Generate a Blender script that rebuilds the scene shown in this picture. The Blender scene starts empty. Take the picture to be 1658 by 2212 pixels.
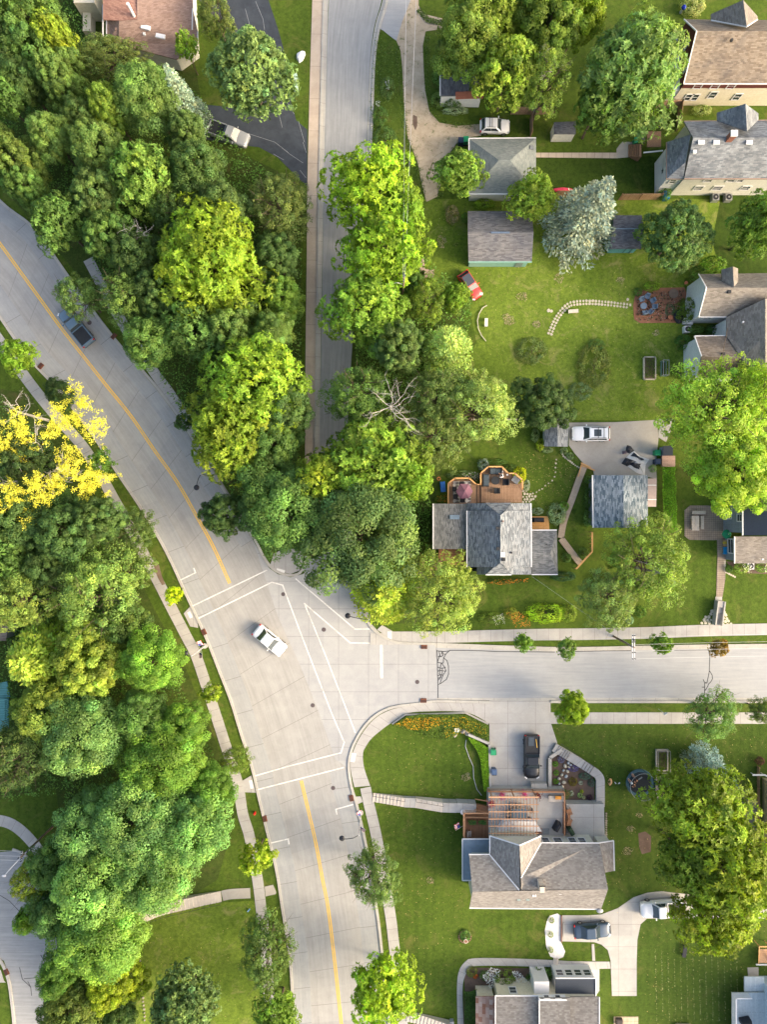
import bpy, bmesh, math, random
import numpy as np
from mathutils import Vector, Matrix
random.seed(7)
C = bpy.context.scene.collection
SC = bpy.context.scene
H = 92.0; S = 16.6                       # camera height above the crossroads; plan units per metre
# ---------------- camera
cam = bpy.data.cameras.new("camera"); co = bpy.data.objects.new("camera", cam); C.objects.link(co)
co.location = (0, 0, H); co.rotation_euler = (0, 0, 0)
cam.sensor_fit = 'VERTICAL'; cam.angle = 2*math.atan((2212/2/S)/H); cam.clip_end = 3000; cam.clip_start = 1
SC.camera = co
# ---------------- light
SUN_EL = math.radians(24); SDX, SDY = 1.0, -0.26      # towards the sun: picture right and slightly down
n_ = math.hypot(SDX, SDY)
sd = Vector((SDX/n_*math.cos(SUN_EL), SDY/n_*math.cos(SUN_EL), math.sin(SUN_EL)))
w = bpy.data.worlds.new("World"); SC.world = w; w.use_nodes = True
nt = w.node_tree; bg = nt.nodes['Background']
sky = nt.nodes.new('ShaderNodeTexSky'); sky.sky_type = 'NISHITA'; sky.sun_disc = False
sky.sun_elevation = SUN_EL; sky.sun_rotation = math.atan2(sd.x, sd.y); sky.dust_density = 8.0; sky.ozone_density = 0.0; sky.air_density = 1.0
nt.links.new(sky.outputs[0], bg.inputs[0]); bg.inputs[1].default_value = 0.15
sl = bpy.data.lights.new("sun", 'SUN'); so = bpy.data.objects.new("sun", sl); C.objects.link(so)
so.rotation_euler = sd.to_track_quat('Z', 'Y').to_euler(); sl.energy = 0.65; sl.angle = math.radians(9.0); sl.color = (1.0, 0.86, 0.70)
SC.view_settings.view_transform = 'Standard'; SC.view_settings.look = 'None'; SC.view_settings.gamma = 1
SC.view_settings.exposure = 1.68
SC.cycles.max_bounces = 6; SC.cycles.transparent_max_bounces = 8

def W(X, Y, h=0.0):
    k = (H-h)/H
    return Vector(((X-829)/S*k, (1106-Y)/S*k, h))
def D(d): return d/S
# ---------------- object helpers
def link(name, me, parent=None, mats=()):
    for m in mats: me.materials.append(m)
    o = bpy.data.objects.new(name, me); C.objects.link(o)
    if parent: o.parent = parent
    return o
def tag(o, label=None, cat=None, group=None, kind=None):
    if label: o['label'] = label
    if cat: o['category'] = cat
    if group: o['group'] = group
    if kind: o['kind'] = kind
    return o
def empty(name, loc=(0, 0, 0), rz=0.0, label=None, cat=None, group=None):
    o = bpy.data.objects.new(name, None); C.objects.link(o); o.location = loc; o.rotation_euler = (0, 0, rz)
    o.empty_display_size = .2
    return tag(o, label, cat, group)
def copy_tree(o, parent=None, **kw):
    c = o.copy(); C.objects.link(c); c.parent = parent
    for ch in o.children: copy_tree(ch, c)
    return c
class MB:
    def __init__(s): s.v = []; s.f = []; s.m = []; s.uv = []
    def face(s, pts, m=0, uv=None):
        n = len(s.v); s.v += [tuple(p) for p in pts]; s.f.append(tuple(range(n, n+len(pts)))); s.m.append(m)
        if uv is None: uv = auto_uv(pts)
        s.uv.append(uv); return s
    def box(s, c, d, rz=0.0, m=0, taper=1.0, M=None):
        x, y, z = d[0]/2, d[1]/2, d[2]/2; cs, sn = math.cos(rz), math.sin(rz); P = []
        for sz in (-1, 1):
            t = taper if sz > 0 else 1.0
            for sx, sy in ((-1, -1), (1, -1), (1, 1), (-1, 1)):
                a, b = sx*x*t, sy*y*t
                p = Vector((c[0]+a*cs-b*sn, c[1]+a*sn+b*cs, c[2]+sz*z))
                P.append(M @ p if M else p)
        for q in ((3, 2, 1, 0), (4, 5, 6, 7), (0, 1, 5, 4), (1, 2, 6, 5), (2, 3, 7, 6), (3, 0, 4, 7)):
            s.face([P[i] for i in q], m)
        return s
    def bar(s, a, b, wd, ht, m=0):
        a = Vector(a); b = Vector(b); d = b-a
        if d.length < 1e-5: return s
        M = Matrix.Translation((a+b)/2) @ d.to_track_quat('X', 'Z').to_matrix().to_4x4()
        return s.box((0, 0, 0), (d.length, wd, ht), 0, m, M=M)
    def prism(s, pts, z0, z1, m=0, ms=None):
        p = [(q[0], q[1]) for q in pts]
        if area(p) < 0: p.reverse()
        s.face([(x, y, z1) for x, y in p], m)
        for i in range(len(p)):
            a, b = p[i-1], p[i]
            s.face([(a[0], a[1], z0), (b[0], b[1], z0), (b[0], b[1], z1), (a[0], a[1], z1)], m if ms is None else ms)
        return s
    def tube(s, path, r, n=6, m=0, cap=True):
        path = [Vector(p) for p in path]
        if not hasattr(r, '__len__'): r = [r]*len(path)
        rings = []
        for i, p in enumerate(path):
            t = (path[min(i+1, len(path)-1)]-path[max(i-1, 0)])
            t = t.normalized() if t.length > 1e-6 else Vector((0, 0, 1))
            u = t.orthogonal().normalized() if i == 0 else (pu - t*pu.dot(t)).normalized()
            pu = u; vv = t.cross(u)
            rings.append([p+(u*math.cos(2*math.pi*k/n)+vv*math.sin(2*math.pi*k/n))*r[i] for k in range(n)])
        for i in range(len(rings)-1):
            for k in range(n):
                s.face([rings[i][k], rings[i][(k+1) % n], rings[i+1][(k+1) % n], rings[i+1][k]], m)
        if cap: s.face(rings[-1], m); s.face(rings[0][::-1], m)
        return s
    def disc(s, c, r, h, n=16, m=0, r2=None):
        r2 = r if r2 is None else r2
        a = [(c[0]+r*math.cos(2*math.pi*k/n), c[1]+r*math.sin(2*math.pi*k/n), c[2]) for k in range(n)]
        b = [(c[0]+r2*math.cos(2*math.pi*k/n), c[1]+r2*math.sin(2*math.pi*k/n), c[2]+h) for k in range(n)]
        for k in range(n): s.face([a[k], a[(k+1) % n], b[(k+1) % n], b[k]], m)
        s.face(b, m); s.face(a[::-1], m); return s
    def ball(s, c, rx, ry, rz, nu=10, nv=6, m=0, half=False, jit=0.0):
        rows = []
        for j in range(nv+1):
            ph = math.pi*(j/nv)*(0.5 if half else 1.0)
            rows.append([(c[0]+rx*math.sin(ph)*math.cos(2*math.pi*k/nu)*(1+random.uniform(-jit, jit)), c[1]+ry*math.sin(ph)*math.sin(2*math.pi*k/nu)*(1+random.uniform(-jit, jit)), c[2]+rz*math.cos(ph)) for k in range(nu)])
        for j in range(nv):
            for k in range(nu):
                q = [rows[j][k], rows[j+1][k], rows[j+1][(k+1) % nu], rows[j][(k+1) % nu]]
                if j == 0: q = [q[0], q[1], q[2]]
                elif j == nv-1 and not half: q = [q[0], q[1], q[3]]
                s.face(q, m)
        return s
    def done(s, name, mats, parent=None, smooth=False, weld=False):
        me = bpy.data.meshes.new(name); me.from_pydata(s.v, [], s.f)
        uvl = me.uv_layers.new(name='UVMap'); flat = [c for u in s.uv for p in u for c in p]; uvl.data.foreach_set('uv', flat)
        if not isinstance(mats, (list, tuple)): mats = [mats]
        o = link(name, me, parent, mats)
        me.polygons.foreach_set('material_index', s.m)
        if smooth or weld:
            bm = bmesh.new(); bm.from_mesh(me); bmesh.ops.remove_doubles(bm, verts=bm.verts, dist=1e-4); bm.to_mesh(me); bm.free()
        if smooth: me.polygons.foreach_set('use_smooth', [True]*len(me.polygons))
        me.update(); return o
def area(p): return sum(p[i-1][0]*p[i][1]-p[i][0]*p[i-1][1] for i in range(len(p)))/2
def auto_uv(pts):
    P = [Vector(p) for p in pts]; n = Vector((0, 0, 0))
    for i in range(len(P)):
        a, b = P[i-1], P[i]; n += Vector(((a.y-b.y)*(a.z+b.z), (a.z-b.z)*(a.x+b.x), (a.x-b.x)*(a.y+b.y)))
    n = n.normalized() if n.length > 1e-9 else Vector((0, 0, 1))
    if abs(n.z) > .9995: return [(p.x, p.y) for p in P]
    u = Vector((0, 0, 1)).cross(n).normalized(); v = n.cross(u)
    return [(p.dot(u), p.dot(v)) for p in P]
# ---------------- materials
MATS = {}
def ramp(nt, fac, cols):
    r = nt.nodes.new('ShaderNodeValToRGB'); e = r.color_ramp.elements
    while len(e) < len(cols): e.new(.5)
    for el, (p, c) in zip(e, cols): el.position = p; el.color = (*c, 1)
    nt.links.new(fac, r.inputs[0]); return r.outputs[0]
def noise(nt, vec, scale, detail=4, rough=.6, dist=0.0):
    n = nt.nodes.new('ShaderNodeTexNoise'); n.inputs['Scale'].default_value = scale; n.inputs['Detail'].default_value = detail
    n.inputs['Roughness'].default_value = rough; n.inputs['Distortion'].default_value = dist
    if vec: nt.links.new(vec, n.inputs['Vector'])
    return n.outputs['Fac']
def mixc(nt, fac, a, b, mode='MIX'):
    m = nt.nodes.new('ShaderNodeMix'); m.data_type = 'RGBA'; m.blend_type = mode
    for s_, k in ((fac, 0), (a, 6), (b, 7)):
        if isinstance(s_, (int, float)): m.inputs[k].default_value = s_
        elif isinstance(s_, tuple): m.inputs[k].default_value = (*s_, 1)
        else: nt.links.new(s_, m.inputs[k])
    return m.outputs[2]
def mth(nt, op, a, b=0.0, c=None):
    m = nt.nodes.new('ShaderNodeMath'); m.operation = op
    for i, s_ in enumerate((a, b) if c is None else (a, b, c)):
        if isinstance(s_, (int, float)): m.inputs[i].default_value = s_
        else: nt.links.new(s_, m.inputs[i])
    return m.outputs[0]
def base(name, rough=.8, spec=.3):
    m = bpy.data.materials.new(name); m.use_nodes = True; nt = m.node_tree; b = nt.nodes['Principled BSDF']
    b.inputs['Roughness'].default_value = rough; b.inputs['Specular IOR Level'].default_value = spec
    return m, nt, b
def geo(nt): return nt.nodes.new('ShaderNodeNewGeometry').outputs['Position']
def uvn(nt): return nt.nodes.new('ShaderNodeTexCoord').outputs['UV']
def objc(nt): return nt.nodes.new('ShaderNodeTexCoord').outputs['Object']
def bump(nt, b, h, st=.3, dist=.05):
    n = nt.nodes.new('ShaderNodeBump'); n.inputs['Strength'].default_value = st; n.inputs['Distance'].default_value = dist
    nt.links.new(h, n.inputs['Height']); nt.links.new(n.outputs[0], b.inputs['Normal'])
def pm(name, col, rough=.7, var=.15, scale=3.0, spec=.3, metal=0.0, coat=0.0):
    """plain surface with a little unevenness"""
    if name in MATS: return MATS[name]
    m, nt, b = base(name, rough, spec); v = objc(nt); f = noise(nt, v, scale, 5)
    dk = tuple(c*(1-var) for c in col); lt = tuple(min(1, c*(1+var)) for c in col)
    nt.links.new(ramp(nt, f, [(.3, dk), (.7, lt)]), b.inputs['Base Color']); b.inputs['Metallic'].default_value = metal
    b.inputs['Coat Weight'].default_value = coat; MATS[name] = m; return m
def grass_mat(name, dark, mid, light, dry=(.19, .16, .06), dryamt=.5, stripe=0.0, sdir=(1, 0)):
    m, nt, b = base(name, .9, .1); p = geo(nt)
    f1 = noise(nt, p, 9, 6, .8); f2 = noise(nt, p, .55, 5, .7, .6); f3 = noise(nt, p, .09, 4, .6, .8)
    c = ramp(nt, f1, [(.22, tuple(x*.55 for x in dark)), (.5, mid), (.78, light)])
    c = mixc(nt, mth(nt, 'MULTIPLY', ramp(nt, f2, [(.38, (0, 0, 0)), (.62, (1, 1, 1))]), .9), c, mixc(nt, .6, c, dark), 'MIX')
    c = mixc(nt, mth(nt, 'MULTIPLY', ramp(nt, f3, [(.4, (0, 0, 0)), (.62, (1, 1, 1))]), .45), c, light)
    f5 = noise(nt, p, 2.2, 5, .75, .3); c = mixc(nt, .75, c, ramp(nt, f5, [(.32, (.5, .55, .5)), (.5, (1, 1, 1)), (.68, (1.5, 1.38, 1.2))]), 'MULTIPLY')
    f4 = noise(nt, p, .33, 8, .75, 1.2)
    c = mixc(nt, mth(nt, 'MULTIPLY', ramp(nt, f4, [(.53, (0, 0, 0)), (.68, (1, 1, 1))]), dryamt), c, dry)
    f6 = noise(nt, p, 1.1, 7, .8, 2.0); c = mixc(nt, mth(nt, 'MULTIPLY', ramp(nt, f6, [(.62, (0, 0, 0)), (.72, (1, 1, 1))]), dryamt), c, tuple(x*1.25 for x in dry))
    f7 = noise(nt, p, .8, 6, .7, .8); c = mixc(nt, mth(nt, 'MULTIPLY', ramp(nt, f7, [(.56, (0, 0, 0)), (.7, (1, 1, 1))]), .5), c, tuple(x*.62 for x in dark))
    if stripe:
        wv = nt.nodes.new('ShaderNodeVectorMath'); wv.operation = 'DOT_PRODUCT'; nt.links.new(p, wv.inputs[0]); wv.inputs[1].default_value = (sdir[0], sdir[1], 0)
        s_ = mth(nt, 'SINE', mth(nt, 'ADD', mth(nt, 'MULTIPLY', wv.outputs['Value'], 5.2), mth(nt, 'MULTIPLY', f3, 3.0)))
        c = mixc(nt, mth(nt, 'MULTIPLY', mth(nt, 'ADD', s_, 1), stripe*.5), c, light)
    nt.links.new(c, b.inputs['Base Color']); bump(nt, b, f1, .9, .12); return m
def paving(name, a, b_, joint=(.12, .11, .10), uj=1.5, vj=0.0, jw=.03, stain=.35, tracks=None, rough=.85, grit=30, streak=0.0, weeds=0.0):
    """concrete or asphalt in metres along (u) and across (v): slab joints, wear, tyre tracks"""
    m, nt, bs = base(name, rough, .25); uv = uvn(nt); p = geo(nt)
    sx = nt.nodes.new('ShaderNodeSeparateXYZ'); nt.links.new(uv, sx.inputs[0]); u, v = sx.outputs[0], sx.outputs[1]
    f = noise(nt, p, grit, 3, .7); g = noise(nt, p, .6, 6, .65, .4); k = noise(nt, p, 2.6, 6, .7)
    c = mixc(nt, ramp(nt, g, [(.3, (0, 0, 0)), (.7, (1, 1, 1))]), a, b_)
    c = mixc(nt, .22, c, ramp(nt, f, [(.3, (.35, .35, .35)), (.7, (1.0, 1.0, 1.0))]), 'OVERLAY')
    c = mixc(nt, mth(nt, 'MULTIPLY', ramp(nt, k, [(.5, (0, 0, 0)), (.75, (1, 1, 1))]), stain), c, tuple(x*.72 for x in a))
    if streak:
        mp = nt.nodes.new('ShaderNodeMapping'); mp.inputs['Scale'].default_value = (.12, 2.2, 1); nt.links.new(uv, mp.inputs[0])
        q = noise(nt, mp.outputs[0], 1.6, 5, .7); c = mixc(nt, streak, c, ramp(nt, q, [(.3, tuple(x*.78 for x in a)), (.7, tuple(min(1, x*1.12) for x in b_))]))
    if uj:
        fl = nt.nodes.new('ShaderNodeMath'); fl.operation = 'FLOOR'; nt.links.new(mth(nt, 'DIVIDE', u, uj), fl.inputs[0])
        fv = mth(nt, 'FLOOR', mth(nt, 'DIVIDE', v, vj)) if vj else 0.0
        cb = nt.nodes.new('ShaderNodeCombineXYZ'); nt.links.new(fl.outputs[0], cb.inputs[0])
        if vj: nt.links.new(fv, cb.inputs[1])
        wn = nt.nodes.new('ShaderNodeTexWhiteNoise'); nt.links.new(cb.outputs[0], wn.inputs['Vector'])
        c = mixc(nt, .5, c, ramp(nt, wn.outputs['Value'], [(0, (.86, .86, .88)), (1, (1.06, 1.05, 1.03))]), 'MULTIPLY')
    if tracks:
        for v0, wd, am in tracks:
            d_ = mth(nt, 'DIVIDE', mth(nt, 'ABSOLUTE', mth(nt, 'SUBTRACT', v, v0)), wd)
            e = mth(nt, 'MULTIPLY', mth(nt, 'MAXIMUM', mth(nt, 'SUBTRACT', 1.0, d_), 0.0), abs(am))
            e = mth(nt, 'MULTIPLY', e, mth(nt, 'ADD', .4, g))
            c = mixc(nt, e, c, tuple(x*.45 for x in a) if am > 0 else tuple(min(1, x*1.5) for x in b_))
    def jl(w_, per, hw):
        fr = mth(nt, 'ABSOLUTE', mth(nt, 'SUBTRACT', mth(nt, 'FRACT', mth(nt, 'DIVIDE', w_, per)), .5))
        return mth(nt, 'GREATER_THAN', fr, .5-hw/per)
    if uj: c = mixc(nt, mth(nt, 'MULTIPLY', jl(mth(nt, 'ADD', u, uj/2), uj, jw), .6), c, joint)
    if vj: c = mixc(nt, mth(nt, 'MULTIPLY', jl(mth(nt, 'ADD', v, vj/2), vj, jw), .6), c, joint)
    if weeds:
        wf = noise(nt, p, 1.3, 8, .75, 1.0); c = mixc(nt, ramp(nt, wf, [(.55, (0, 0, 0)), (.66, (weeds, weeds, weeds))]), c, (.07, .11, .02))
    nt.links.new(c, bs.inputs['Base Color']); bump(nt, bs, f, .3, .02); return m
def shingles(name, c1, c2, bw=.45, rh=.16, stain=None, samt=.4, contrast=1.0, mortar=None):
    m, nt, bs = base(name, .9, .15); uv = uvn(nt)
    br = nt.nodes.new('ShaderNodeTexBrick'); nt.links.new(uv, br.inputs['Vector'])
    br.inputs['Color1'].default_value = (0, 0, 0, 1); br.inputs['Color2'].default_value = (1, 1, 1, 1); br.inputs['Mortar'].default_value = (.5, .5, .5, 1)
    br.inputs['Scale'].default_value = 1; br.inputs['Brick Width'].default_value = bw; br.inputs['Row Height'].default_value = rh
    br.inputs['Mortar Size'].default_value = .006; br.inputs['Mortar Smooth'].default_value = .4; br.offset = .37; br.offset_frequency = 2
    nt.links.new(br.outputs['Color'], br.inputs['Vector']) if False else None
    r = ramp(nt, br.outputs['Color'], [(0.05, c1), (.45, tuple((x+y)/2 for x, y in zip(c1, c2))), (.95, c2)])
    p = geo(nt); g = noise(nt, p, .5, 5, .65, .5); k = noise(nt, p, 22, 3, .8)
    c = mixc(nt, .3, r, ramp(nt, k, [(.3, (.45, .45, .45)), (.7, (1, 1, 1))]), 'OVERLAY')
    st = stain or tuple(x*.6 for x in c1)
    c = mixc(nt, mth(nt, 'MULTIPLY', ramp(nt, g, [(.42, (0, 0, 0)), (.7, (1, 1, 1))]), samt), c, st)
    dk = mth(nt, 'MULTIPLY', br.outputs['Fac'], .55); c = mixc(nt, dk, c, mortar or tuple(x*.35 for x in c1))
    nt.links.new(c, bs.inputs['Base Color']); bump(nt, bs, br.outputs['Fac'], .25, -.02); return m
def boards(name, c1, c2, wdt=.14, gap=.01, along='u', gapc=None, rough=.75):
    m, nt, bs = base(name, rough, .2); uv = uvn(nt); mp = nt.nodes.new('ShaderNodeMapping'); nt.links.new(uv, mp.inputs[0])
    if along == 'v': mp.inputs['Rotation'].default_value = (0, 0, math.pi/2)
    br = nt.nodes.new('ShaderNodeTexBrick'); nt.links.new(mp.outputs[0], br.inputs['Vector']); br.inputs['Scale'].default_value = 1
    br.inputs['Color1'].default_value = (*c1, 1); br.inputs['Color2'].default_value = (*c2, 1); br.inputs['Mortar'].default_value = (*(gapc or tuple(x*.3 for x in c1)), 1)
    br.inputs['Brick Width'].default_value = 3.2; br.inputs['Row Height'].default_value = wdt; br.inputs['Mortar Size'].default_value = gap; br.inputs['Mortar Smooth'].default_value = .1
    k = noise(nt, geo(nt), 4, 5, .7); c = mixc(nt, .25, br.outputs['Color'], ramp(nt, k, [(.3, (.4, .4, .4)), (.7, (1, 1, 1))]), 'OVERLAY')
    nt.links.new(c, bs.inputs['Base Color']); return m
def leaf_mat(name, trans=.35):
    m, nt, b = base(name, .55, .25); oi = nt.nodes.new('ShaderNodeObjectInfo'); at = nt.nodes.new('ShaderNodeAttribute'); at.attribute_name = 'Col'
    sx = nt.nodes.new('ShaderNodeSeparateColor'); nt.links.new(at.outputs['Color'], sx.inputs[0])
    c = mixc(nt, 1.0, oi.outputs['Color'], at.outputs['Color'], 'MULTIPLY')
    nt.links.new(c, b.inputs['Base Color'])
    t = nt.nodes.new('ShaderNodeBsdfTranslucent'); nt.links.new(mixc(nt, 1.0, c, (1.10, 1.20, .45), 'MULTIPLY'), t.inputs[0])
    mx = nt.nodes.new('ShaderNodeMixShader'); mx.inputs[0].default_value = trans
    nt.links.new(b.outputs[0], mx.inputs[1]); nt.links.new(t.outputs[0], mx.inputs[2]); nt.links.new(mx.outputs[0], nt.nodes['Material Output'].inputs[0])
    return m
# ================= ground, roads, pavements
G_MAIN = grass_mat('grass_lawn', (0.037, 0.071, 0.010), (0.061, 0.111, 0.014), (0.107, 0.160, 0.023), stripe=.18, dryamt=.45)
G_WARM = grass_mat('grass_warm', (0.074, 0.127, 0.016), (0.124, 0.198, 0.024), (0.198, 0.271, 0.043), dry=(0.298, 0.276, 0.112), dryamt=.65)
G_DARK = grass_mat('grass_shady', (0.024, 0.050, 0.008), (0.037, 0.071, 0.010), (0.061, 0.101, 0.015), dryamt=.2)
G_STRIPE = grass_mat('grass_mown', (0.033, 0.065, 0.010), (0.051, 0.096, 0.014), (0.087, 0.134, 0.022), stripe=.25, dryamt=.4)
FLOOR = grass_mat('forest_floor', (0.033, 0.061, 0.013), (0.053, 0.085, 0.017), (0.083, 0.119, 0.025), dry=(0.105, 0.085, 0.035), dryamt=.6)
CONC = paving('road_concrete', (0.287, 0.286, 0.273), (0.366, 0.365, 0.352), uj=4.6, jw=.025, stain=.18, streak=.35, tracks=[(-1.0, .5, .10), (-2.9, .5, .10), (0.653, 0.347, 0.075), (1.893, 0.347, 0.075), (0.0, 1.0, -.12)])
CONC2 = paving('crossing_concrete', (0.307, 0.316, 0.322), (0.366, 0.374, 0.373), uj=3.9, vj=3.6, jw=.022, stain=.10)
SLAB = paving('pavement_concrete', (0.323, 0.316, 0.300), (0.400, 0.397, 0.382), uj=1.5, jw=.022, stain=.22)
DRIVE = paving('drive_concrete', (0.336, 0.330, 0.311), (0.408, 0.408, 0.389), uj=3.6, vj=2.9, jw=.02, stain=.12)
KERBM = paving('kerb_concrete', (0.338, 0.328, 0.302), (0.419, 0.414, 0.378), uj=3.0, jw=.02, stain=.2)
ASPH = paving('old_asphalt', (0.241, 0.253, 0.260), (0.322, 0.332, 0.335), uj=0, stain=.25, grit=45, streak=.55)
ASPH2 = paving('grey_asphalt', (0.289, 0.303, 0.313), (0.346, 0.358, 0.366), uj=0, stain=.12, grit=45, streak=.4)
DARKASPH = paving('sealed_asphalt', (.030, .038, .050), (.055, .066, .082), uj=0, stain=.4, grit=40)
OLDCONC = paving('patched_concrete', (0.302, 0.288, 0.259), (0.374, 0.353, 0.317), uj=0, stain=.25, grit=30)
GRAVEL = paving('gravel', (0.332, 0.272, 0.191), (0.479, 0.404, 0.306), uj=0, stain=.5, grit=60, weeds=.85)
DIRT = paving('mulch', (.085, .058, .045), (.15, .105, .08), uj=0, stain=.6, grit=55)
TANPAVE = paving('brick_paving', (.22, .18, .145), (.33, .275, .22), joint=(.09, .07, .05), uj=.28, vj=.28, jw=.018, stain=.4)
WHITE = pm('white_panel', (.72, .72, .70), .6, .08, 6); YELL = pm('yellow_plain', (.74, .46, .08), .6, .1, 5)
def worn(name, col, amt):
    m, nt, b = base(name, .7, .2); p = geo(nt); f = noise(nt, p, 7, 6, .8, .5); g_ = noise(nt, p, .7, 4, .6); w_ = mth(nt, 'ADD', mth(nt, 'MULTIPLY', f, .7), mth(nt, 'MULTIPLY', g_, .5))
    nt.links.new(mixc(nt, ramp(nt, w_, [(.58, (0, 0, 0)), (.74, (amt, amt, amt))]), col, (.30, .29, .265)), b.inputs['Base Color']); return m
LINEW = worn('worn_white_paint', (.70, .70, .68), .85); LINEY = worn('worn_yellow_paint', (.80, .50, .08), .45)
def poly(name, pts, z, mat, kind='structure', h=0.0):
    mb = MB(); P = [W(x, y) for x, y in pts]
    if h: mb.prism([(p.x, p.y) for p in P], z-h, z)
    else:
        q = [(p.x, p.y) for p in P]
        if area(q) < 0: q.reverse()
        mb.face([(x, y, z) for x, y in q], 0, [(x, y) for x, y in q])
    o = mb.done(name, mat); return tag(o, kind=kind)
def smooth_line(pts, n=8):
    out = []; P = [pts[0]]+list(pts)+[pts[-1]]
    for i in range(1, len(P)-2):
        p0, p1, p2, p3 = P[i-1], P[i], P[i+1], P[i+2]
        for k in range(n):
            t = k/n; out.append(tuple(.5*((2*p1[j])+(-p0[j]+p2[j])*t+(2*p0[j]-5*p1[j]+4*p2[j]-p3[j])*t*t+(-p0[j]+3*p1[j]-3*p2[j]+p3[j])*t**3) for j in range(2)))
    out.append(tuple(pts[-1])); return out
def resamp(pts, n):
    L = [0]
    for a, b in zip(pts, pts[1:]): L.append(L[-1]+math.dist(a, b))
    out = []; j = 0
    for i in range(n):
        t = L[-1]*i/(n-1)
        while j < len(L)-2 and L[j+1] < t: j += 1
        u = (t-L[j])/max(1e-9, L[j+1]-L[j]); out.append(tuple(pts[j][k]*(1-u)+pts[j+1][k]*u for k in range(2)))
    return out
def offs(pts, d):
    out = []
    for i, p in enumerate(pts):
        a = pts[max(i-1, 0)]; b = pts[min(i+1, len(pts)-1)]; dx, dy = b[0]-a[0], b[1]-a[1]; l = math.hypot(dx, dy) or 1
        out.append((p[0]+dy/l*d, p[1]-dx/l*d))
    return out
def loft(name, Lp, Rp, z, mat, h=0.0, n=90, kind='structure', sm=True, vref=None):
    if sm: Lp, Rp = smooth_line(Lp), smooth_line(Rp)
    a, b = resamp(Lp, n), resamp(Rp, n); mb = MB(); u = 0
    A = [W(*p) for p in a]; B = [W(*p) for p in b]
    for i in range(n-1):
        du = ((A[i+1]+B[i+1])-(A[i]+B[i])).length/2; w0 = (A[i]-B[i]).length/2; w1 = (A[i+1]-B[i+1]).length/2
        q = [(A[i].x, A[i].y, z), (A[i+1].x, A[i+1].y, z), (B[i+1].x, B[i+1].y, z), (B[i].x, B[i].y, z)]; uv = [(u, -w0), (u+du, -w1), (u+du, w1), (u, w0)]
        if area([(x, y) for x, y, _ in q]) < 0: q.reverse(); uv.reverse()
        mb.face(q, 0, uv)
        if h:
            for P0, P1 in ((A[i], A[i+1]), (B[i+1], B[i])):
                mb.face([(P0.x, P0.y, z-h), (P1.x, P1.y, z-h), (P1.x, P1.y, z), (P0.x, P0.y, z)])
        u += du
    return tag(mb.done(name, mat), kind=kind)
def ribbon(name, pts, wd, z, mat, h=0.0, sm=True, n=None, kind='structure'):
    p = smooth_line(pts) if sm else list(pts)
    n = n or max(2, min(160, len(p)*2)) if sm else len(p)
    if sm: p = resamp(p, n); return loft(name, offs(p, wd/2), offs(p, -wd/2), z, mat, h, n, kind, False)
    mb = MB(); Lq, Rq = offs(p, wd/2), offs(p, -wd/2)
    return loft(name, Lq, Rq, z, mat, h, max(2, len(p)), kind, False)
def line(mb, a, b, wd, z):
    A, B = W(*a), W(*b); d = (B-A); d.z = 0; L = d.length; d.normalize(); nrm = Vector((-d.y, d.x, 0))*D(wd)/2; e = d*D(wd)/2
    mb.face([(q.x, q.y, z) for q in (A-e-nrm, B+e-nrm, B+e+nrm, A-e+nrm)])
g = MB(); g.face([(-900, -900, -.002), (900, -900, -.002), (900, 900, -.002), (-900, 900, -.002)]); tag(g.done('ground', G_MAIN), kind='structure')
# forest floors
poly('forest_floor', [(0, 0), (215, 0), (225, 100), (420, 130), (440, 250), (520, 330), (600, 370), (640, 400), (650, 500), (655, 990), (640, 1180), (560, 1180), (420, 930), (300, 760), (140, 560), (0, 400)], .004, FLOOR)
poly('forest_floor', [(-60, 830), (60, 850), (150, 970), (260, 1160), (320, 1290), (400, 1440), (490, 1660), (510, 1760), (470, 1900), (330, 1990), (300, 2110), (280, 2260), (100, 2260), (80, 2060), (60, 1960), (130, 1780), (120, 1700), (-60, 1740)], .004, FLOOR)
poly('forest_floor', [(740, 560), (880, 350), (900, 480), (920, 600), (1000, 650), (1010, 740), (960, 1000), (935, 1100), (935, 1230), (960, 1250), (950, 1340), (830, 1350), (780, 1250), (760, 1000)], .004, FLOOR)
poly('lawn', [(905, 430), (1000, 430), (1180, 420), (1420, 430), (1660, 430), (1660, 600), (1480, 600), (1480, 910), (1100, 905), (1000, 800), (1030, 740), (1010, 640), (925, 600)], .004, G_WARM)
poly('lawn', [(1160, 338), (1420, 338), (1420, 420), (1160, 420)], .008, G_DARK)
poly('lawn', [(1190, 1562), (1290, 1562), (1700, 1562), (1700, 2300), (1290, 2300), (1290, 1980), (1310, 1960), (1305, 1700), (1215, 1600)], .004, G_STRIPE)
poly('lawn', [(300, 1960), (560, 1945), (600, 2300), (290, 2300)], .006, G_WARM)
poly('lawn', [(1560, 420), (1660, 420), (1660, 590), (1560, 600), (1540, 520)], .009, G_DARK)
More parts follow.
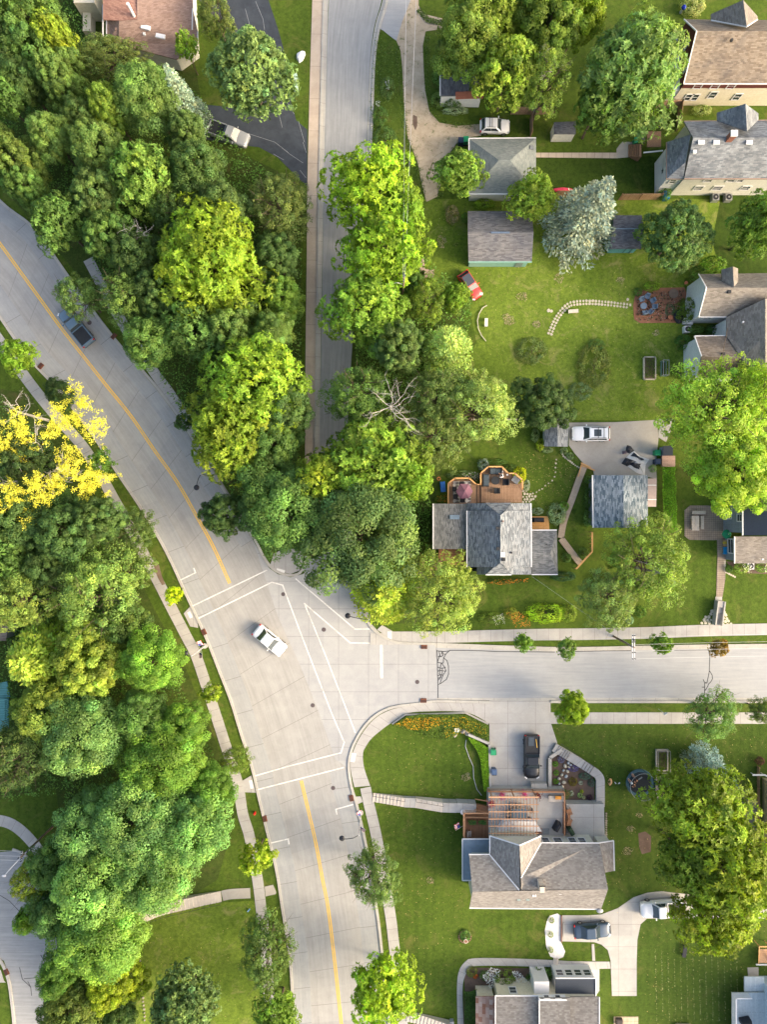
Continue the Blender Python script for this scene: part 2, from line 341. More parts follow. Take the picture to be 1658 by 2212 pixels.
# main road
Lk = [(-140, 480), (0, 690), (60, 775), (120, 840), (191.6, 932), (246.6, 1015.6), (306.5, 1105.6), (356.5, 1192), (400, 1285.5), (441, 1373.5), (472, 1451), (497, 1516), (519.5, 1588.5), (542, 1658), (554.5, 1713), (574.5, 1795.5), (594.5, 1878), (607, 1958), (625, 2080), (632, 2212), (640, 2330)]
Rk = [(-140, 300), (0, 437), (30, 462), (78, 503), (170, 632), (250, 738), (328, 829), (376, 892), (416.5, 955), (455, 1020), (546, 1166), (640, 1330), (690, 1440), (725, 1550), (751, 1658), (757, 1700), (769.5, 1743), (789.5, 1833), (812, 1968), (823, 2060), (838, 2212), (850, 2330)]
loft('road', Lk, Rk, .008, CONC, n=200)
PARK = paving('lane_concrete', (0.282, 0.292, 0.295), (0.345, 0.356, 0.355), joint=(0.115, 0.107, 0.100), uj=4.6, jw=.03, stain=.3, streak=.35)
loft('road', offs(smooth_line(Lk), 5), offs(smooth_line(Lk), 42), .0105, PARK, n=200, sm=False)
RA = [(-140, 300), (0, 437), (30, 462), (78, 503), (170, 632), (250, 738), (328, 829), (376, 892), (416.5, 955), (455, 1020), (546, 1166)]; RB = [(751, 1662), (757, 1700), (769.5, 1743), (789.5, 1833), (812, 1968), (823, 2060), (838, 2212), (850, 2330)]
for q_, w_ in ((RA, 30), (RB, 38)): q_ = smooth_line(q_); loft('road', offs(q_, -w_), offs(q_, -2), .0108, PARK, n=120, sm=False)
# concrete crossing area and side-street mouth
poly('road', [(546, 1166), (562, 1198), (580, 1226), (600, 1240), (628, 1247), (655, 1240), (700, 1200), (760, 1190), (790, 1290), (800, 1345), (830, 1376), (870, 1391), (945, 1393), (945, 1516), (909, 1517), (856, 1523.5), (829, 1532), (804.5, 1547), (782, 1571), (764.5, 1601), (754.5, 1628.5), (751, 1658), (725, 1640), (690, 1540), (650, 1440), (600, 1330)], .012, CONC2)
loft('road', [(944, 1399), (1243, 1404), (1660, 1400), (1800, 1398)], [(944, 1509), (1243, 1509), (1660, 1509), (1800, 1509)], .016, ASPH2, n=30)
loft('road', [(722, -120), (711, 0), (704, 200), (699, 420), (697, 560), (693, 800), (688, 960), (668, 1130), (656, 1235)], [(845, -120), (825, 0), (809, 58), (800, 134), (795, 265), (790, 355), (781, 500), (768, 650), (758, 800), (752, 900), (752, 1000), (760, 1130), (770, 1235)], .0175, ASPH, n=90)
# kerbs (real 0.13 m steps)
def kerb(pts, wd=5.5, **k): return ribbon('kerb', pts, wd, .13, KERBM, h=.13, **k)
kerb(offs(smooth_line(Lk), 2.5), 5, sm=False)
kerb([(-140, 297), (0, 434), (30, 459), (78, 500), (170, 629), (250, 735), (331, 827), (379, 890), (419.5, 953), (458, 1018), (549, 1163), (566, 1196), (583, 1222), (602, 1236), (628, 1243), (650, 1236), (660, 1210), (672, 1130), (680, 1010)])
kerb([(1060, 1517), (945, 1514.5), (909, 1519.5), (856, 1526), (829, 1535), (806, 1550), (785, 1573), (767.5, 1602), (757.5, 1629), (754, 1658), (760, 1700), (772.5, 1743), (792.5, 1833), (815, 1968), (826, 2060), (841, 2212), (853, 2330)])
kerb([(1190, 1515.5), (1400, 1515.5), (1800, 1515.5)])
kerb([(765, 1235), (780, 1290), (795, 1342), (815, 1366), (845, 1383), (870, 1389), (944, 1391), (1100, 1397), (1243, 1400), (1500, 1395), (1800, 1392)])
ribbon('gutter', [(941, 1396), (1100, 1401.5), (1243, 1404), (1500, 1399), (1800, 1396)], 6, .021, KERBM)
ribbon('gutter', [(944, 1510.5), (1100, 1510.5), (1800, 1510.5)], 6, .021, KERBM)
ribbon('gutter', [(716, -100), (706.5, 0), (700.5, 200), (695.5, 420), (693, 560), (689, 800), (686, 1060)], 7, .024, KERBM)
kerb([(711, -100), (701, 0), (695, 200), (690, 420), (688, 560), (684, 800), (681, 1060)], 5)
ribbon('gutter', [(846, -100), (831, 0), (815, 55), (804, 134), (799, 265), (794, 355), (784, 500), (770, 650)], 7, .024, KERBM)
kerb([(852, -100), (836, 0), (820, 58), (809, 134), (804, 265), (799, 355), (789, 500), (775, 650)], 5)
ribbon('gutter', offs([(328, 829), (376, 892), (416.5, 955), (455, 1020), (546, 1166)], 5), 9, .024, paving('worn_gutter', (.24, .225, .20), (.33, .31, .28), uj=2.4, jw=.03, stain=.5))
# pavements
def walk(pts, wd, mat=None, **k): return ribbon('pavement', pts, wd, .055, mat or SLAB, h=.05, **k)
walk([(-90, 610), (0, 738), (65, 829), (122, 900), (187, 976), (248, 1082), (273, 1126), (310, 1196), (343, 1259), (370, 1312), (403, 1375.5), (424.5, 1418.5), (457, 1516), (484.5, 1601), (513, 1690), (524.5, 1758), (539.5, 1808), (557, 1903), (564.5, 1965.5), (575, 2060), (585, 2212), (592, 2320)], 23)
walk([(190, 560), (260, 690), (330, 800), (363, 845), (404, 905), (425, 935), (480, 1020)], 22)
walk([(690, -100), (687, 0), (681, 200), (676, 420), (675, 560), (672, 800), (671, 985), (668, 1150)], 24, paving('warm_pavement', (.39, .325, .26), (.47, .405, .33), uj=4.2, jw=.02, stain=.2))
walk([(800, 1380), (850, 1380), (944, 1377), (1000, 1375), (1150, 1371), (1243, 1370), (1400, 1367), (1520, 1362), (1660, 1359), (1800, 1356)], 25)
poly('pavement', [(826, 1350), (850, 1364), (944, 1364), (944, 1390), (870, 1387), (843, 1379), (815, 1360)], .061, SLAB)
walk([(1190, 1551), (1400, 1551), (1800, 1551)], 24.5)
loft('pavement', [(1062, 1520), (945, 1518), (909, 1522), (860, 1529), (833, 1538), (809, 1553), (788, 1577), (771.5, 1604), (761.5, 1630), (757.5, 1658), (766, 1700)], [(1058, 1563), (1006, 1538.5), (909, 1537), (876, 1543), (848, 1560), (829, 1573), (804, 1594), (791, 1612), (784.5, 1628), (787, 1658), (800, 1697)], .0565, SLAB, h=.05, n=60)
walk([(790, 1701), (796, 1730), (816, 1818), (842.5, 1968), (851, 2035), (862, 2130), (870, 2212), (876, 2300)], 23)
poly('pavement', [(583, 1224), (592, 1196), (612, 1186), (650, 1186), (657, 1205), (648, 1232), (628, 1240), (603, 1234)], .058, SLAB, h=.05)
poly('pavement', [(397, 1325), (412, 1309), (427, 1343), (428, 1356), (411, 1353)], .058, SLAB, h=.05)
poly('pavement', [(522.5, 1687), (543, 1675), (553, 1712), (527.5, 1711)], .058, SLAB, h=.05)
poly('pavement', [(572, 1915), (590, 1911), (597, 1927), (596, 1931), (574, 1936)], .058, OLDCONC, h=.05)
poly('pavement', [(765, 1721), (780, 1720), (784, 1732), (770, 1738)], .058, SLAB, h=.05)
# bottom left street with its kerb and curved walk
poly('road', [(-140, 1850), (40, 1838), (62, 1858), (90, 1930), (115, 1985), (125, 2060), (112, 2140), (100, 2330), (33, 2330), (29, 2210), (22, 2120), (8, 2075), (-140, 2030)], .012, ASPH)
kerb([(-20, 2050), (3, 2078), (18, 2115), (25, 2160), (30, 2212), (34, 2330)], 6)
kerb([(27, 1834), (46, 1842), (66, 1862), (92, 1930)], 5)
walk([(-80, 1778), (-20, 1772), (15, 1776), (45, 1794), (75, 1826), (95, 1860), (110, 1900)], 24)
poly('pavement', [(-40, 2080), (1, 2095), (8, 2118), (12, 2122), (-40, 2122)], .05, SLAB, h=.05)
walk([(541, 1929), (500, 1931), (480, 1935)], 22, OLDCONC)
# drives
poly('driveway', [(512, -60), (580, 0), (600, 60), (614, 110), (619, 150), (624, 200), (640, 260), (664, 280), (664, 403), (640, 380), (600, 340), (560, 318), (500, 312), (440, 300), (440, 226), (500, 232), (560, 228), (520, 100), (430, 0), (430, -60)], .021, DARKASPH)
poly('driveway', [(832, -60), (832, 0), (812, 58), (828, 66), (848, 82), (857, 88), (870, 45), (888, 0), (890, -60)], .022, ASPH2)
poly('gravel_lane', [(888, -20), (868, 45), (857, 88), (866, 110), (870, 150), (872, 210), (876, 255), (882, 300), (895, 330), (905, 360), (912, 400), (922, 436), (945, 425), (957, 390), (962, 350), (985, 312), (1005, 298), (1040, 293), (1040, 268), (990, 272), (950, 265), (928, 240), (920, 200), (916, 150), (914, 100), (920, 68), (960, 62), (956, 40), (915, 30), (905, 12), (905, -60)], .018, GRAVEL)
poly('driveway', [(1058, 1513), (1190, 1513), (1191, 1562), (1205, 1605), (1182, 1640), (1182, 1698), (1060, 1696), (1058, 1600)], .05, DRIVE, h=.04)
poly('driveway', [(1229, 913), (1330, 912), (1420, 907), (1424, 945), (1418, 1000), (1420, 1035), (1400, 1030), (1285, 1028), (1282, 1015), (1262, 1002), (1243, 980), (1230, 962)], .04, OLDCONC, h=.03)
poly('driveway', [(1424, 906), (1460, 906), (1440, 955), (1424, 945)], .045, SLAB, h=.03)
poly('driveway', [(1213, 1977), (1270, 1977), (1300, 1975), (1335, 1962), (1370, 1938), (1400, 1928), (1430, 1925), (1700, 1955), (1700, 1984), (1440, 1984), (1399, 1984), (1385, 1996), (1378, 2030), (1376.5, 2080), (1376.5, 2151), (1323, 2151), (1320, 2075), (1314, 2052), (1300, 2040), (1285, 2035), (1213, 2033)], .04, DRIVE, h=.03)
loft('path', [(989, 2212), (988, 2130), (992, 2098), (1003, 2080), (1022, 2070), (1100, 2070), (1200, 2074), (1235, 2076), (1318, 2077)], [(1002, 2212), (1000, 2135), (1006, 2106), (1018, 2090), (1032, 2086), (1100, 2086), (1200, 2089), (1235, 2092), (1320, 2092)], .05, SLAB, h=.04, n=50)
poly('path', [(1216, 2090), (1296, 2090), (1296, 2140), (1288, 2150), (1216, 2130)], .046, DRIVE, h=.03)
poly('path', [(1279, 2039), (1284.5, 2039), (1287, 2075), (1280.5, 2075)], .05, SLAB, h=.04)
poly('path', [(1152, 330), (1335, 330), (1335, 342), (1152, 340)], .03, paving('old_path', (.36, .31, .26), (.46, .40, .34), uj=1.0, jw=.03, stain=.4), h=.03)
poly('path', [(1333, 322), (1345, 306), (1380, 308), (1378, 338), (1333, 342)], .034, OLDCONC, h=.03)
# terrace beds
poly('patio', [(1373, 638), (1382, 626), (1420, 622), (1480, 621), (1486, 640), (1470, 660), (1476, 697), (1384, 698), (1371, 690), (1369, 660)], .05, paving('red_soil', (.22, .095, .055), (.34, .16, .095), uj=0, stain=.55, grit=40), h=.05)
poly('patio', [(1480, 1102), (1492, 1092), (1530, 1092), (1575, 1100), (1575, 1165), (1557, 1175), (1553, 1166), (1545, 1167), (1490, 1166), (1480, 1158)], .04, TANPAVE, h=.04)
poly('path', [(1550, 1165), (1570, 1165), (1568, 1250), (1562, 1290), (1548.5, 1290), (1551, 1200)], .046, TANPAVE, h=.04)
poly('planting_bed', [(1190, 1635), (1212, 1616), (1250, 1645), (1280, 1665), (1285, 1695), (1285, 1737), (1227, 1737), (1224, 1705), (1190, 1697)], .03, DIRT)
poly('path', [(1225, 1737), (1306, 1737), (1307, 1800), (1307, 1850), (1180, 1850), (1180, 1737)], .034, DRIVE)
poly('planting_bed', [(1004, 2100), (1020, 2090), (1195, 2092), (1195, 2130), (1004, 2132)], .026, DIRT)
poly('planting_bed', [(1005, 2130), (1035, 2130), (1035, 2212), (1001, 2212)], .027, DIRT)
poly('gravel_bed', [(1182, 1990), (1188, 1978), (1205, 1973), (1213, 1978), (1213, 2035), (1222, 2055), (1218, 2067), (1205, 2072), (1190, 2066), (1181, 2045), (1178, 2010)], .03, paving('white_stone', (.50, .50, .50), (.72, .72, .71), uj=0, stain=.5, grit=50))
poly('planting_bed', [(1570, 1213), (1660, 1213), (1660, 1240), (1610, 1238), (1580, 1225)], .02, DIRT)
poly('patio', [(1327, 2196), (1380, 2196), (1380, 2300), (1327, 2300)], .04, paving('tan_pavers', (.45, .36, .25), (.58, .48, .35), uj=.5, vj=.5, jw=.02), h=.04)
poly('patio', [(1602, 1732), (1641, 1732), (1641, 1786), (1602, 1786)], .04, paving('grey_boards', (.17, .155, .145), (.24, .22, .2), uj=.2, jw=.02, stain=.3), h=.04)
poly('patio', [(1560, 1790), (1700, 1790), (1700, 1846), (1560, 1846)], .05, boards('pink_boards', (.36, .25, .2), (.42, .3, .24)), h=.05)
poly('path', [(1616, 2090), (1640, 2089), (1640, 2125), (1619, 2125)], .03, OLDCONC, h=.03)
# bare soil and worn turf patches
for pts in ([(1380, 1800), (1395, 1796), (1408, 1806), (1407, 1840), (1388, 1845), (1382, 1830)],):
    poly('soil_patch', pts, .012, DIRT)
poly('soil_patch', [(331, 1215), (337, 1212), (344, 1222), (350, 1245), (357, 1262), (350, 1264), (341, 1248), (335, 1232)], .0575, paving('wet_dirt', (.12, .085, .06), (.2, .15, .11), uj=0, stain=.5))
paving('dry_soil', (.27, .22, .14), (.36, .30, .2), uj=0, stain=.5, grit=50, weeds=.8)
poly('soil_patch', [(893, 248), (902, 252), (902, 272), (898, 282), (892, 268)], .021, DIRT)
# markings
def marks(name, segs, wd, mat=LINEW, z=.026):
    mb = MB()
    for s_ in segs:
        for a, b in zip(s_, s_[1:]): line(mb, a, b, wd, z); z += .00025
    return tag(mb.done(name, mat), kind='structure')
marks('road_marking', [[(414, 1310), (576, 1232)], [(428, 1336), (587.5, 1257.7), (611, 1264), (640.7, 1343.5), (675.7, 1434.7), (717, 1541), (744, 1603.5), (737, 1626), (620, 1656), (551, 1676)],
    [(557, 1705.5), (742, 1658)], [(658, 1303.5), (700.7, 1408.5), (768, 1582)], [(658, 1303.5), (757, 1388.5), (826, 1389.7)], [(639.5, 1250.5), (767.5, 1359), (798, 1358.5)],
    [(390, 1253), (422.5, 1237), (419, 1228)], [(762, 1738), (726, 1748), (728, 1758)], [(584.5, 1821), (623, 1812), (624.5, 1822.5)]], 2.6)
marks('stop_line', [[(824, 1389), (825, 1462)]], 6)
YC = [(-60, 445), (0, 527), (40, 582), (85, 644), (130, 706), (180, 770), (226.6, 829), (283, 899), (333, 972), (383, 1042), (423, 1112), (460, 1179), (496.5, 1260)]
YD = [(651, 1686), (667, 1753), (682, 1818), (697, 1898), (709.5, 1963), (723, 2072.5), (738, 2212), (750, 2320)]
for cl in (YC, YD):
    cl = smooth_line(cl)
    for o_ in (-2.1, 2.1): ribbon('centre_line', offs(cl, o_), 2.6, .026+o_*.0003, LINEY, sm=False)
def crack(segs, wd=1.5):
    mb = MB(); z = .0225
    for s_ in segs:
        for a, b in zip(s_, s_[1:]): line(mb, a, b, wd, z); z += .00015
    return tag(mb.done('crack_sealant', MATS.get('tar') or pm('tar', (.025, .025, .028), .5, .2)), kind='structure')
R0 = lambda pts: [(829+x/4, 1243.5+y/4) for x, y in pts]; R1 = lambda pts: [(1243.5+x/4, 1243.5+y/4) for x, y in pts]
crack([R0(s_) for s_ in ([(463, 645), (467, 760), (468, 850), (472, 940), (472, 1055)], [(463, 650), (520, 655), (570, 650), (545, 670), (520, 710), (518, 755), (500, 755), (470, 750)], [(480, 650), (490, 690), (475, 720), (468, 745)],
    [(500, 650), (515, 690), (495, 700), (490, 690)], [(520, 710), (550, 735), (562, 780), (563, 850), (545, 895), (500, 928), (475, 940)], [(500, 755), (530, 790), (540, 820), (515, 860), (500, 900), (490, 930)], [(468, 790), (500, 800), (535, 795)],
    [(468, 825), (490, 820), (540, 825)], [(500, 755), (490, 800), (485, 850), (500, 860), (480, 900)], [(468, 865), (500, 855), (515, 860)], [(535, 680), (505, 672), (520, 655)], [(475, 885), (495, 880), (500, 860)], [(510, 800), (508, 850)], [(475, 700), (490, 690)], [(572, 645), (740, 645), (980, 655), (1480, 660)])])
crack([R1(s_) for s_ in ([(1155, 645), (1165, 700), (1162, 760), (1160, 830), (1150, 880), (1140, 925), (1120, 930), (1120, 1030)], [(1165, 825), (1185, 860), (1188, 890), (1175, 915), (1155, 935), (1145, 960), (1125, 990)], [(1108, 898), (1118, 920), (1138, 928)], [(1098, 963), (1118, 963)], [(0, 655), (240, 650), (480, 648)], [(860, 645), (1155, 640)])])
crack([[(0, 1934), (20, 1946), (44, 1971)], [(42, 2090), (48, 2115), (66, 2132), (68, 2150)], [(52, 2114), (75, 2112), (96, 2095), (97, 2080), (88, 2063)], [(66, 2132), (60, 2120)]], 1.2)
crack([[(1230, 985), (1262, 1000), (1310, 1001), (1350, 998)], [(1330, 912), (1380, 930), (1388, 938)], [(1283, 2050), (1330, 2028), (1385, 2000)], [(1410, 1928), (1416, 1940)]], .7)
MATS['chalk'] = pm('pale_scratch', (.30, .32, .34), .6, .2)
cr = MB()
for s_ in ([(30, 905), (200, 960), (290, 1030)], [(360, 820), (400, 960)], [(190, 1040), (260, 1080)], [(210, 700), (250, 860)], [(0, 60), (30, 170)], [(70, 10), (120, 130), (130, 200)], [(390, 960), (412, 1030)], [(250, 1000), (300, 1040), (390, 1100)], [(370, 1150), (410, 1200)], [(290, 700), (330, 770)]):
    s2 = [(530+x*.32, y*.32) for x, y in s_]
    for a, b in zip(s2, s2[1:]): line(cr, a, b, .7, .0255)
tag(cr.done('crack_sealant', MATS['chalk']), kind='structure')
# ================= foliage
LEAF = leaf_mat('leaf', .38); NEEDLE = leaf_mat('needle', .15); PETAL = leaf_mat('petal', .2)
BARK = pm('bark', (.10, .075, .055), .9, .3, 6); DEADWOOD = pm('pale_bark', (.40, .385, .35), .9, .25, 6)
rng = np.random.default_rng(11)
def nrm(a): return a/np.maximum(np.linalg.norm(a, axis=-1, keepdims=True), 1e-9)
def cards(c, n, ln, wd, flat=0.0, tdir=None):
    """diamond leaves at c, facing n"""
    r = rng.normal(size=c.shape) if tdir is None else tdir
    t = nrm(np.cross(n, r)) if tdir is None else nrm(tdir - n*np.sum(tdir*n, -1, keepdims=True))
    b = np.cross(n, t); ln = np.broadcast_to(ln, (len(c),))[:, None]; wd = np.broadcast_to(wd, (len(c),))[:, None]
    return np.stack([c-t*ln/2, c+b*wd/2, c+t*ln/2, c-b*wd/2], 1)
def leafmesh(name, Q, col):
    n = len(Q); me = bpy.data.meshes.new(name); me.vertices.add(n*4); me.vertices.foreach_set('co', Q.reshape(-1).astype(np.float32))
    me.loops.add(n*4); me.loops.foreach_set('vertex_index', np.arange(n*4, dtype=np.int32)); me.polygons.add(n)
    me.polygons.foreach_set('loop_start', np.arange(n, dtype=np.int32)*4); me.update(calc_edges=True)
    a = me.color_attributes.new('Col', 'FLOAT_COLOR', 'CORNER'); cc = np.ones((n, 4, 4), np.float32); cc[:, :, :3] = col[:, None, :]
    a.data.foreach_set('color', cc.reshape(-1)); return me
def tint(n, lumpv=None, sd=.15):
    b = np.exp(rng.normal(0, sd, n)); y = rng.normal(0, .05, n)
    if lumpv is not None: b *= np.exp(lumpv[:, 0]*.26); y += lumpv[:, 1]*.06
    return np.clip(np.stack([b*(1+y), b, b*(1-y*1.2)], 1), .1, 2.6)
def fib(n, zmin=-.35):
    i = np.arange(n)+.5; z = 1-(1-zmin)*i/n; th = np.pi*(1+5**.5)*i+rng.uniform(0, 6)
    r = np.sqrt(np.maximum(0, 1-z*z)); d = np.stack([r*np.cos(th), r*np.sin(th), z], 1); return nrm(d+rng.normal(0, .12, d.shape))
def crown_lumps(n, R, zc, Rz, rag=.28, zmin=-.35, nb=8):
    """lumps on several overlapping domes, so the outline is lobed and the crown has valleys"""
    K = [(0.0, 0.0, Rz*.34, .62)]; a0 = rng.uniform(0, 6)
    for i in range(nb):
        a = a0+2*math.pi*i/nb+rng.normal(0, .22); rr = R*(.62+rng.uniform(-1.1, .35)*rag); K.append((rr*math.cos(a), rr*math.sin(a), rng.uniform(-.35, .25)*Rz, rng.uniform(.30, .46)))
    for i in range(max(2, nb//3)): a = rng.uniform(0, 6.28); K.append((R*.33*math.cos(a), R*.33*math.sin(a), Rz*rng.uniform(.2, .55), rng.uniform(.3, .42)))
    w_ = np.array([k[3]**2 for k in K]); cnt = np.maximum(3, (n*1.5*w_/w_.sum()).astype(int)); D_, P_ = [], []
    for k, m in zip(K, cnt):
        d = fib(m, zmin); p = d*[k[3]*R, k[3]*R, k[3]*Rz*1.1]*(1+rng.normal(0, .08, (m, 1)))+[k[0], k[1], k[2]]; keep = np.ones(m, bool)
        for q in K:
            if q is not k: keep &= np.linalg.norm((p-[q[0], q[1], q[2]])/[q[3]*R, q[3]*R, q[3]*Rz*1.1], axis=1) > .78
        D_.append(d[keep]); P_.append(p[keep])
    d = np.concatenate(D_); return d, np.concatenate(P_)+[0, 0, zc]
def broad(R=5, Hh=11, zc=7.0, Rz=4.0, n=120, lr=.95, per=115, ls=.30, rag=.30, inner=2600, wdr=.62, nb=8, zmin=-.35, jit=.65):
    d, c = crown_lumps(n, R-lr*.6, zc, Rz-lr*.6, rag, zmin, nb); n = len(c); r = lr*rng.uniform(.65, 1.3, n); lv = rng.normal(size=(n, 2))
    idx = np.repeat(np.arange(n), per); dd = nrm(rng.normal(size=(n*per, 3))); ax = nrm(d[idx]*.8+[0, 0, .7])
    dd = nrm(dd+ax*.75); p = c[idx]+dd*r[idx, None]*rng.uniform(.72, 1.08, (n*per, 1))
    nn = nrm(dd+rng.normal(0, jit*.6, dd.shape)+[0, 0, .25]); Q = cards(p, nn, ls*rng.uniform(.7, 1.35, len(p)), ls*wdr*rng.uniform(.7, 1.3, len(p)))
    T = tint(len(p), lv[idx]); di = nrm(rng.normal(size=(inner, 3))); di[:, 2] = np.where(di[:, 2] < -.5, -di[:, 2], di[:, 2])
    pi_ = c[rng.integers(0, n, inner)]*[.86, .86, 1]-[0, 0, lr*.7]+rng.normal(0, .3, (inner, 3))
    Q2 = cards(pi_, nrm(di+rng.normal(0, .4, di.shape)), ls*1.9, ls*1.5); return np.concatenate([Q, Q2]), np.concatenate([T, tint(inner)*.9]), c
def tufty(R=5, Hh=11, zc=7.0, Rz=4.2, n=95, lr=.92, tp=15, bl=12, ln=.41, wd=.125, rag=.34, inner=3000, nb=9):
    d, c = crown_lumps(n, R-lr*.6, zc, Rz-lr*.6, rag, -.3, nb); n = len(c); r = lr*rng.uniform(.7, 1.3, n); lv = rng.normal(size=(n, 2))
    i1 = np.repeat(np.arange(n), tp); td = nrm(nrm(rng.normal(size=(n*tp, 3)))+nrm(d[i1]+[0, 0, .8])*.9); tc = c[i1]+td*r[i1, None]
    i2 = np.repeat(np.arange(n*tp), bl); e = nrm(rng.normal(size=(len(i2), 3))); o = td[i2]
    e = nrm(e-o*np.sum(e*o, -1, keepdims=True)); dr = nrm(e+o*rng.uniform(-.1, .75, (len(i2), 1))+[0, 0, -.15])
    L = ln*rng.uniform(.6, 1.2, len(i2)); pc = tc[i2]+dr*L[:, None]/2; nn = nrm(o+[0, 0, .35]+rng.normal(0, .25, o.shape)); nn = nrm(nn-dr*np.sum(nn*dr, -1, keepdims=True))
    Q = cards(pc, nn, L, wd*rng.uniform(.8, 1.3, len(i2)), tdir=dr); T = tint(len(pc), lv[i1][i2], .2)
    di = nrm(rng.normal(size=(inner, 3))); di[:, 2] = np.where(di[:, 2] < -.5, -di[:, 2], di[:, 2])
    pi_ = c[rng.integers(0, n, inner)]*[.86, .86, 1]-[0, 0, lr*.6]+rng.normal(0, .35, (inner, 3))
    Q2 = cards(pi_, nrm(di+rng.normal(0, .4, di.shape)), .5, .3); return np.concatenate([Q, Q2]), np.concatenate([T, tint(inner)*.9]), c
def spruce(R=4, Hh=12, lv=24, br=11, sh=.9, droop=.25, ln=.34, dens=40, cone=.85):
    Q = []; T = []; tips = []
    for i in range(lv):
        z = 1.0+(Hh-1.3)*(i/(lv-1)); L0 = R*(1-z/(Hh+.3))**cone+.15
        nb = max(4, int(br*(.6+.4*L0/R)))
        for k in range(nb):
            a = 2*math.pi*k/nb+rng.uniform(0, .5)+i*1.3; L = L0*rng.uniform(.72, 1.12); m = max(8, int(dens*L/R*1.6))
            s = np.sqrt(rng.uniform(.02, 1, m)); lat = rng.uniform(-1, 1, m)*(.10+.16*np.sin(np.pi*np.minimum(1, s*.9)))*L*sh
            dx = np.array([math.cos(a), math.sin(a), 0]); dy = np.array([-math.sin(a), math.cos(a), 0])
            p = dx*(s*L)[:, None]+dy*lat[:, None]; p[:, 2] = z-droop*(s*L)**1.3*.5+rng.normal(0, .06, m)+.25*s*s*L*.3
            td = nrm(dx*1.0+dy*(np.sign(lat)*rng.uniform(.2, 1.1, m))[:, None]+rng.normal(0, .15, (m, 3)))
            Q.append(cards(p, nrm(np.tile([0, 0, 1.0], (m, 1))+rng.normal(0, .35, (m, 3))), ln*rng.uniform(.7, 1.3, m), ln*.5, tdir=td))
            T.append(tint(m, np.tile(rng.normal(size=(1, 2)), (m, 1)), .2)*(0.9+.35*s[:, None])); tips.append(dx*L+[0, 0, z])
    return np.concatenate(Q), np.concatenate(T), np.array(tips)
def bushy(R=1.0, Hh=1.1, n=26, lr=.34, per=46, ls=.13, flat=.8):
    d = fib(n, 0.0); c = d*[R*.72, R*.72, Hh*flat*.75]+[0, 0, .15]; idx = np.repeat(np.arange(n), per); dd = nrm(nrm(rng.normal(size=(n*per, 3)))+d[idx]*.7+[0, 0, .5])
    p = c[idx]+dd*lr*rng.uniform(.6, 1.05, (n*per, 1)); return cards(p, nrm(dd+rng.normal(0, .4, dd.shape)), ls*rng.uniform(.7, 1.4, len(p)), ls*.65), tint(len(p), rng.normal(size=(n, 2))[idx]), c
def limbs(c, R, zc, Hh, nl=14, r0=.22, zb=2.2, twigs=0, mat=None, thin=.03):
    mb = MB(); mb.tube([(0, 0, -.1), (.05, .03, zb*.6), (0, .05, zb), (.04, 0, zc), (0, .05, zc+(Hh-zc)*.6)], [r0*1.25, r0, r0*.9, r0*.55, .04], 7)
    pick = rng.choice(len(c), min(nl, len(c)), replace=False)
    for j in pick:
        e = Vector(c[j]); z0 = rng.uniform(zb, zc); a = Vector((0, 0, z0)); m1 = a.lerp(e, .45)+Vector((rng.normal()*.2, rng.normal()*.2, .3))
        mb.tube([a, m1, e], [r0*.45, r0*.25, thin], 5)
        for t in range(twigs):
            f = e+Vector(rng.normal(size=3))*R*.2; s_ = m1.lerp(e, rng.uniform(.2, .9)); mb.tube([s_, s_.lerp(f, .5)+Vector((0, 0, .1)), f], [thin*1.4, thin, .012], 4)
    return mb
PROTO = {}
def proto(key, gen, R, Hh, zc, mat, nl=14, r0=.22, zb=2.2, twigs=0, bark=None, thin=.03, kindname='tree'):
    Q, T, c = gen; me = leafmesh(kindname+'_crown', Q, T); me.materials.append(mat)
    tr = limbs(c, R, zc, Hh, nl, r0, zb, twigs, thin=thin); o = tr.done('trunk', bark or BARK); tm = o.data; bpy.data.objects.remove(o)
    PROTO[key] = (me, tm, R, Hh)
for i in range(4): proto('broad%d' % i, broad(rag=.30+.08*i, n=120+18*i, lr=.78-.05*i, per=170, ls=.235, nb=6+i, inner=2600), 5, 11, 7, LEAF)
for i in range(2): proto('lump%d' % i, broad(n=84, lr=.98, per=270, ls=.215, rag=.34, nb=7, jit=.6, inner=2200), 5, 11, 7, LEAF)
for i in range(3): proto('tuft%d' % i, tufty(rag=.26+.1*i, nb=7+i), 5, 11, 7, LEAF)
for i in range(2): proto('fine%d' % i, broad(n=190, lr=.62, per=75, ls=.22, rag=.34, inner=1500, wdr=.45, nb=12, jit=.9), 5, 11, 7, LEAF, nl=26, twigs=3)
for i in range(2): proto('small%d' % i, broad(R=1.8, Hh=4.5, zc=3.0, Rz=1.5, n=40, lr=.36, per=60, ls=.19, rag=.5, inner=260, nb=6), 1.8, 4.5, 3, LEAF, nl=8, r0=.07, zb=1.2, thin=.012)
proto('ball0', broad(R=4, Hh=9, zc=5.2, Rz=3.7, n=260, lr=.40, per=64, ls=.20, rag=.08, inner=2200, nb=7), 4, 9, 5.2, LEAF)
proto('pine0', tufty(R=5, zc=7, Rz=4, n=170, lr=.55, tp=9, bl=13, ln=.30, wd=.11, rag=.26, inner=4500, nb=8), 5, 11, 7, NEEDLE)
for i in range(2): proto('spruce%d' % i, spruce(), 4, 12, 7, NEEDLE, nl=0)
for i in range(2): proto('golden%d' % i, spruce(R=5, Hh=10, lv=20, br=9, sh=1.25, droop=.12, ln=.42, dens=60, cone=.6), 5, 10, 6, LEAF, nl=8)
proto('sparse0', broad(n=70, lr=.85, per=70, ls=.30, rag=.55, inner=0, nb=7, wdr=.8), 5, 11, 7, LEAF, nl=60, twigs=5, bark=DEADWOOD, thin=.04)
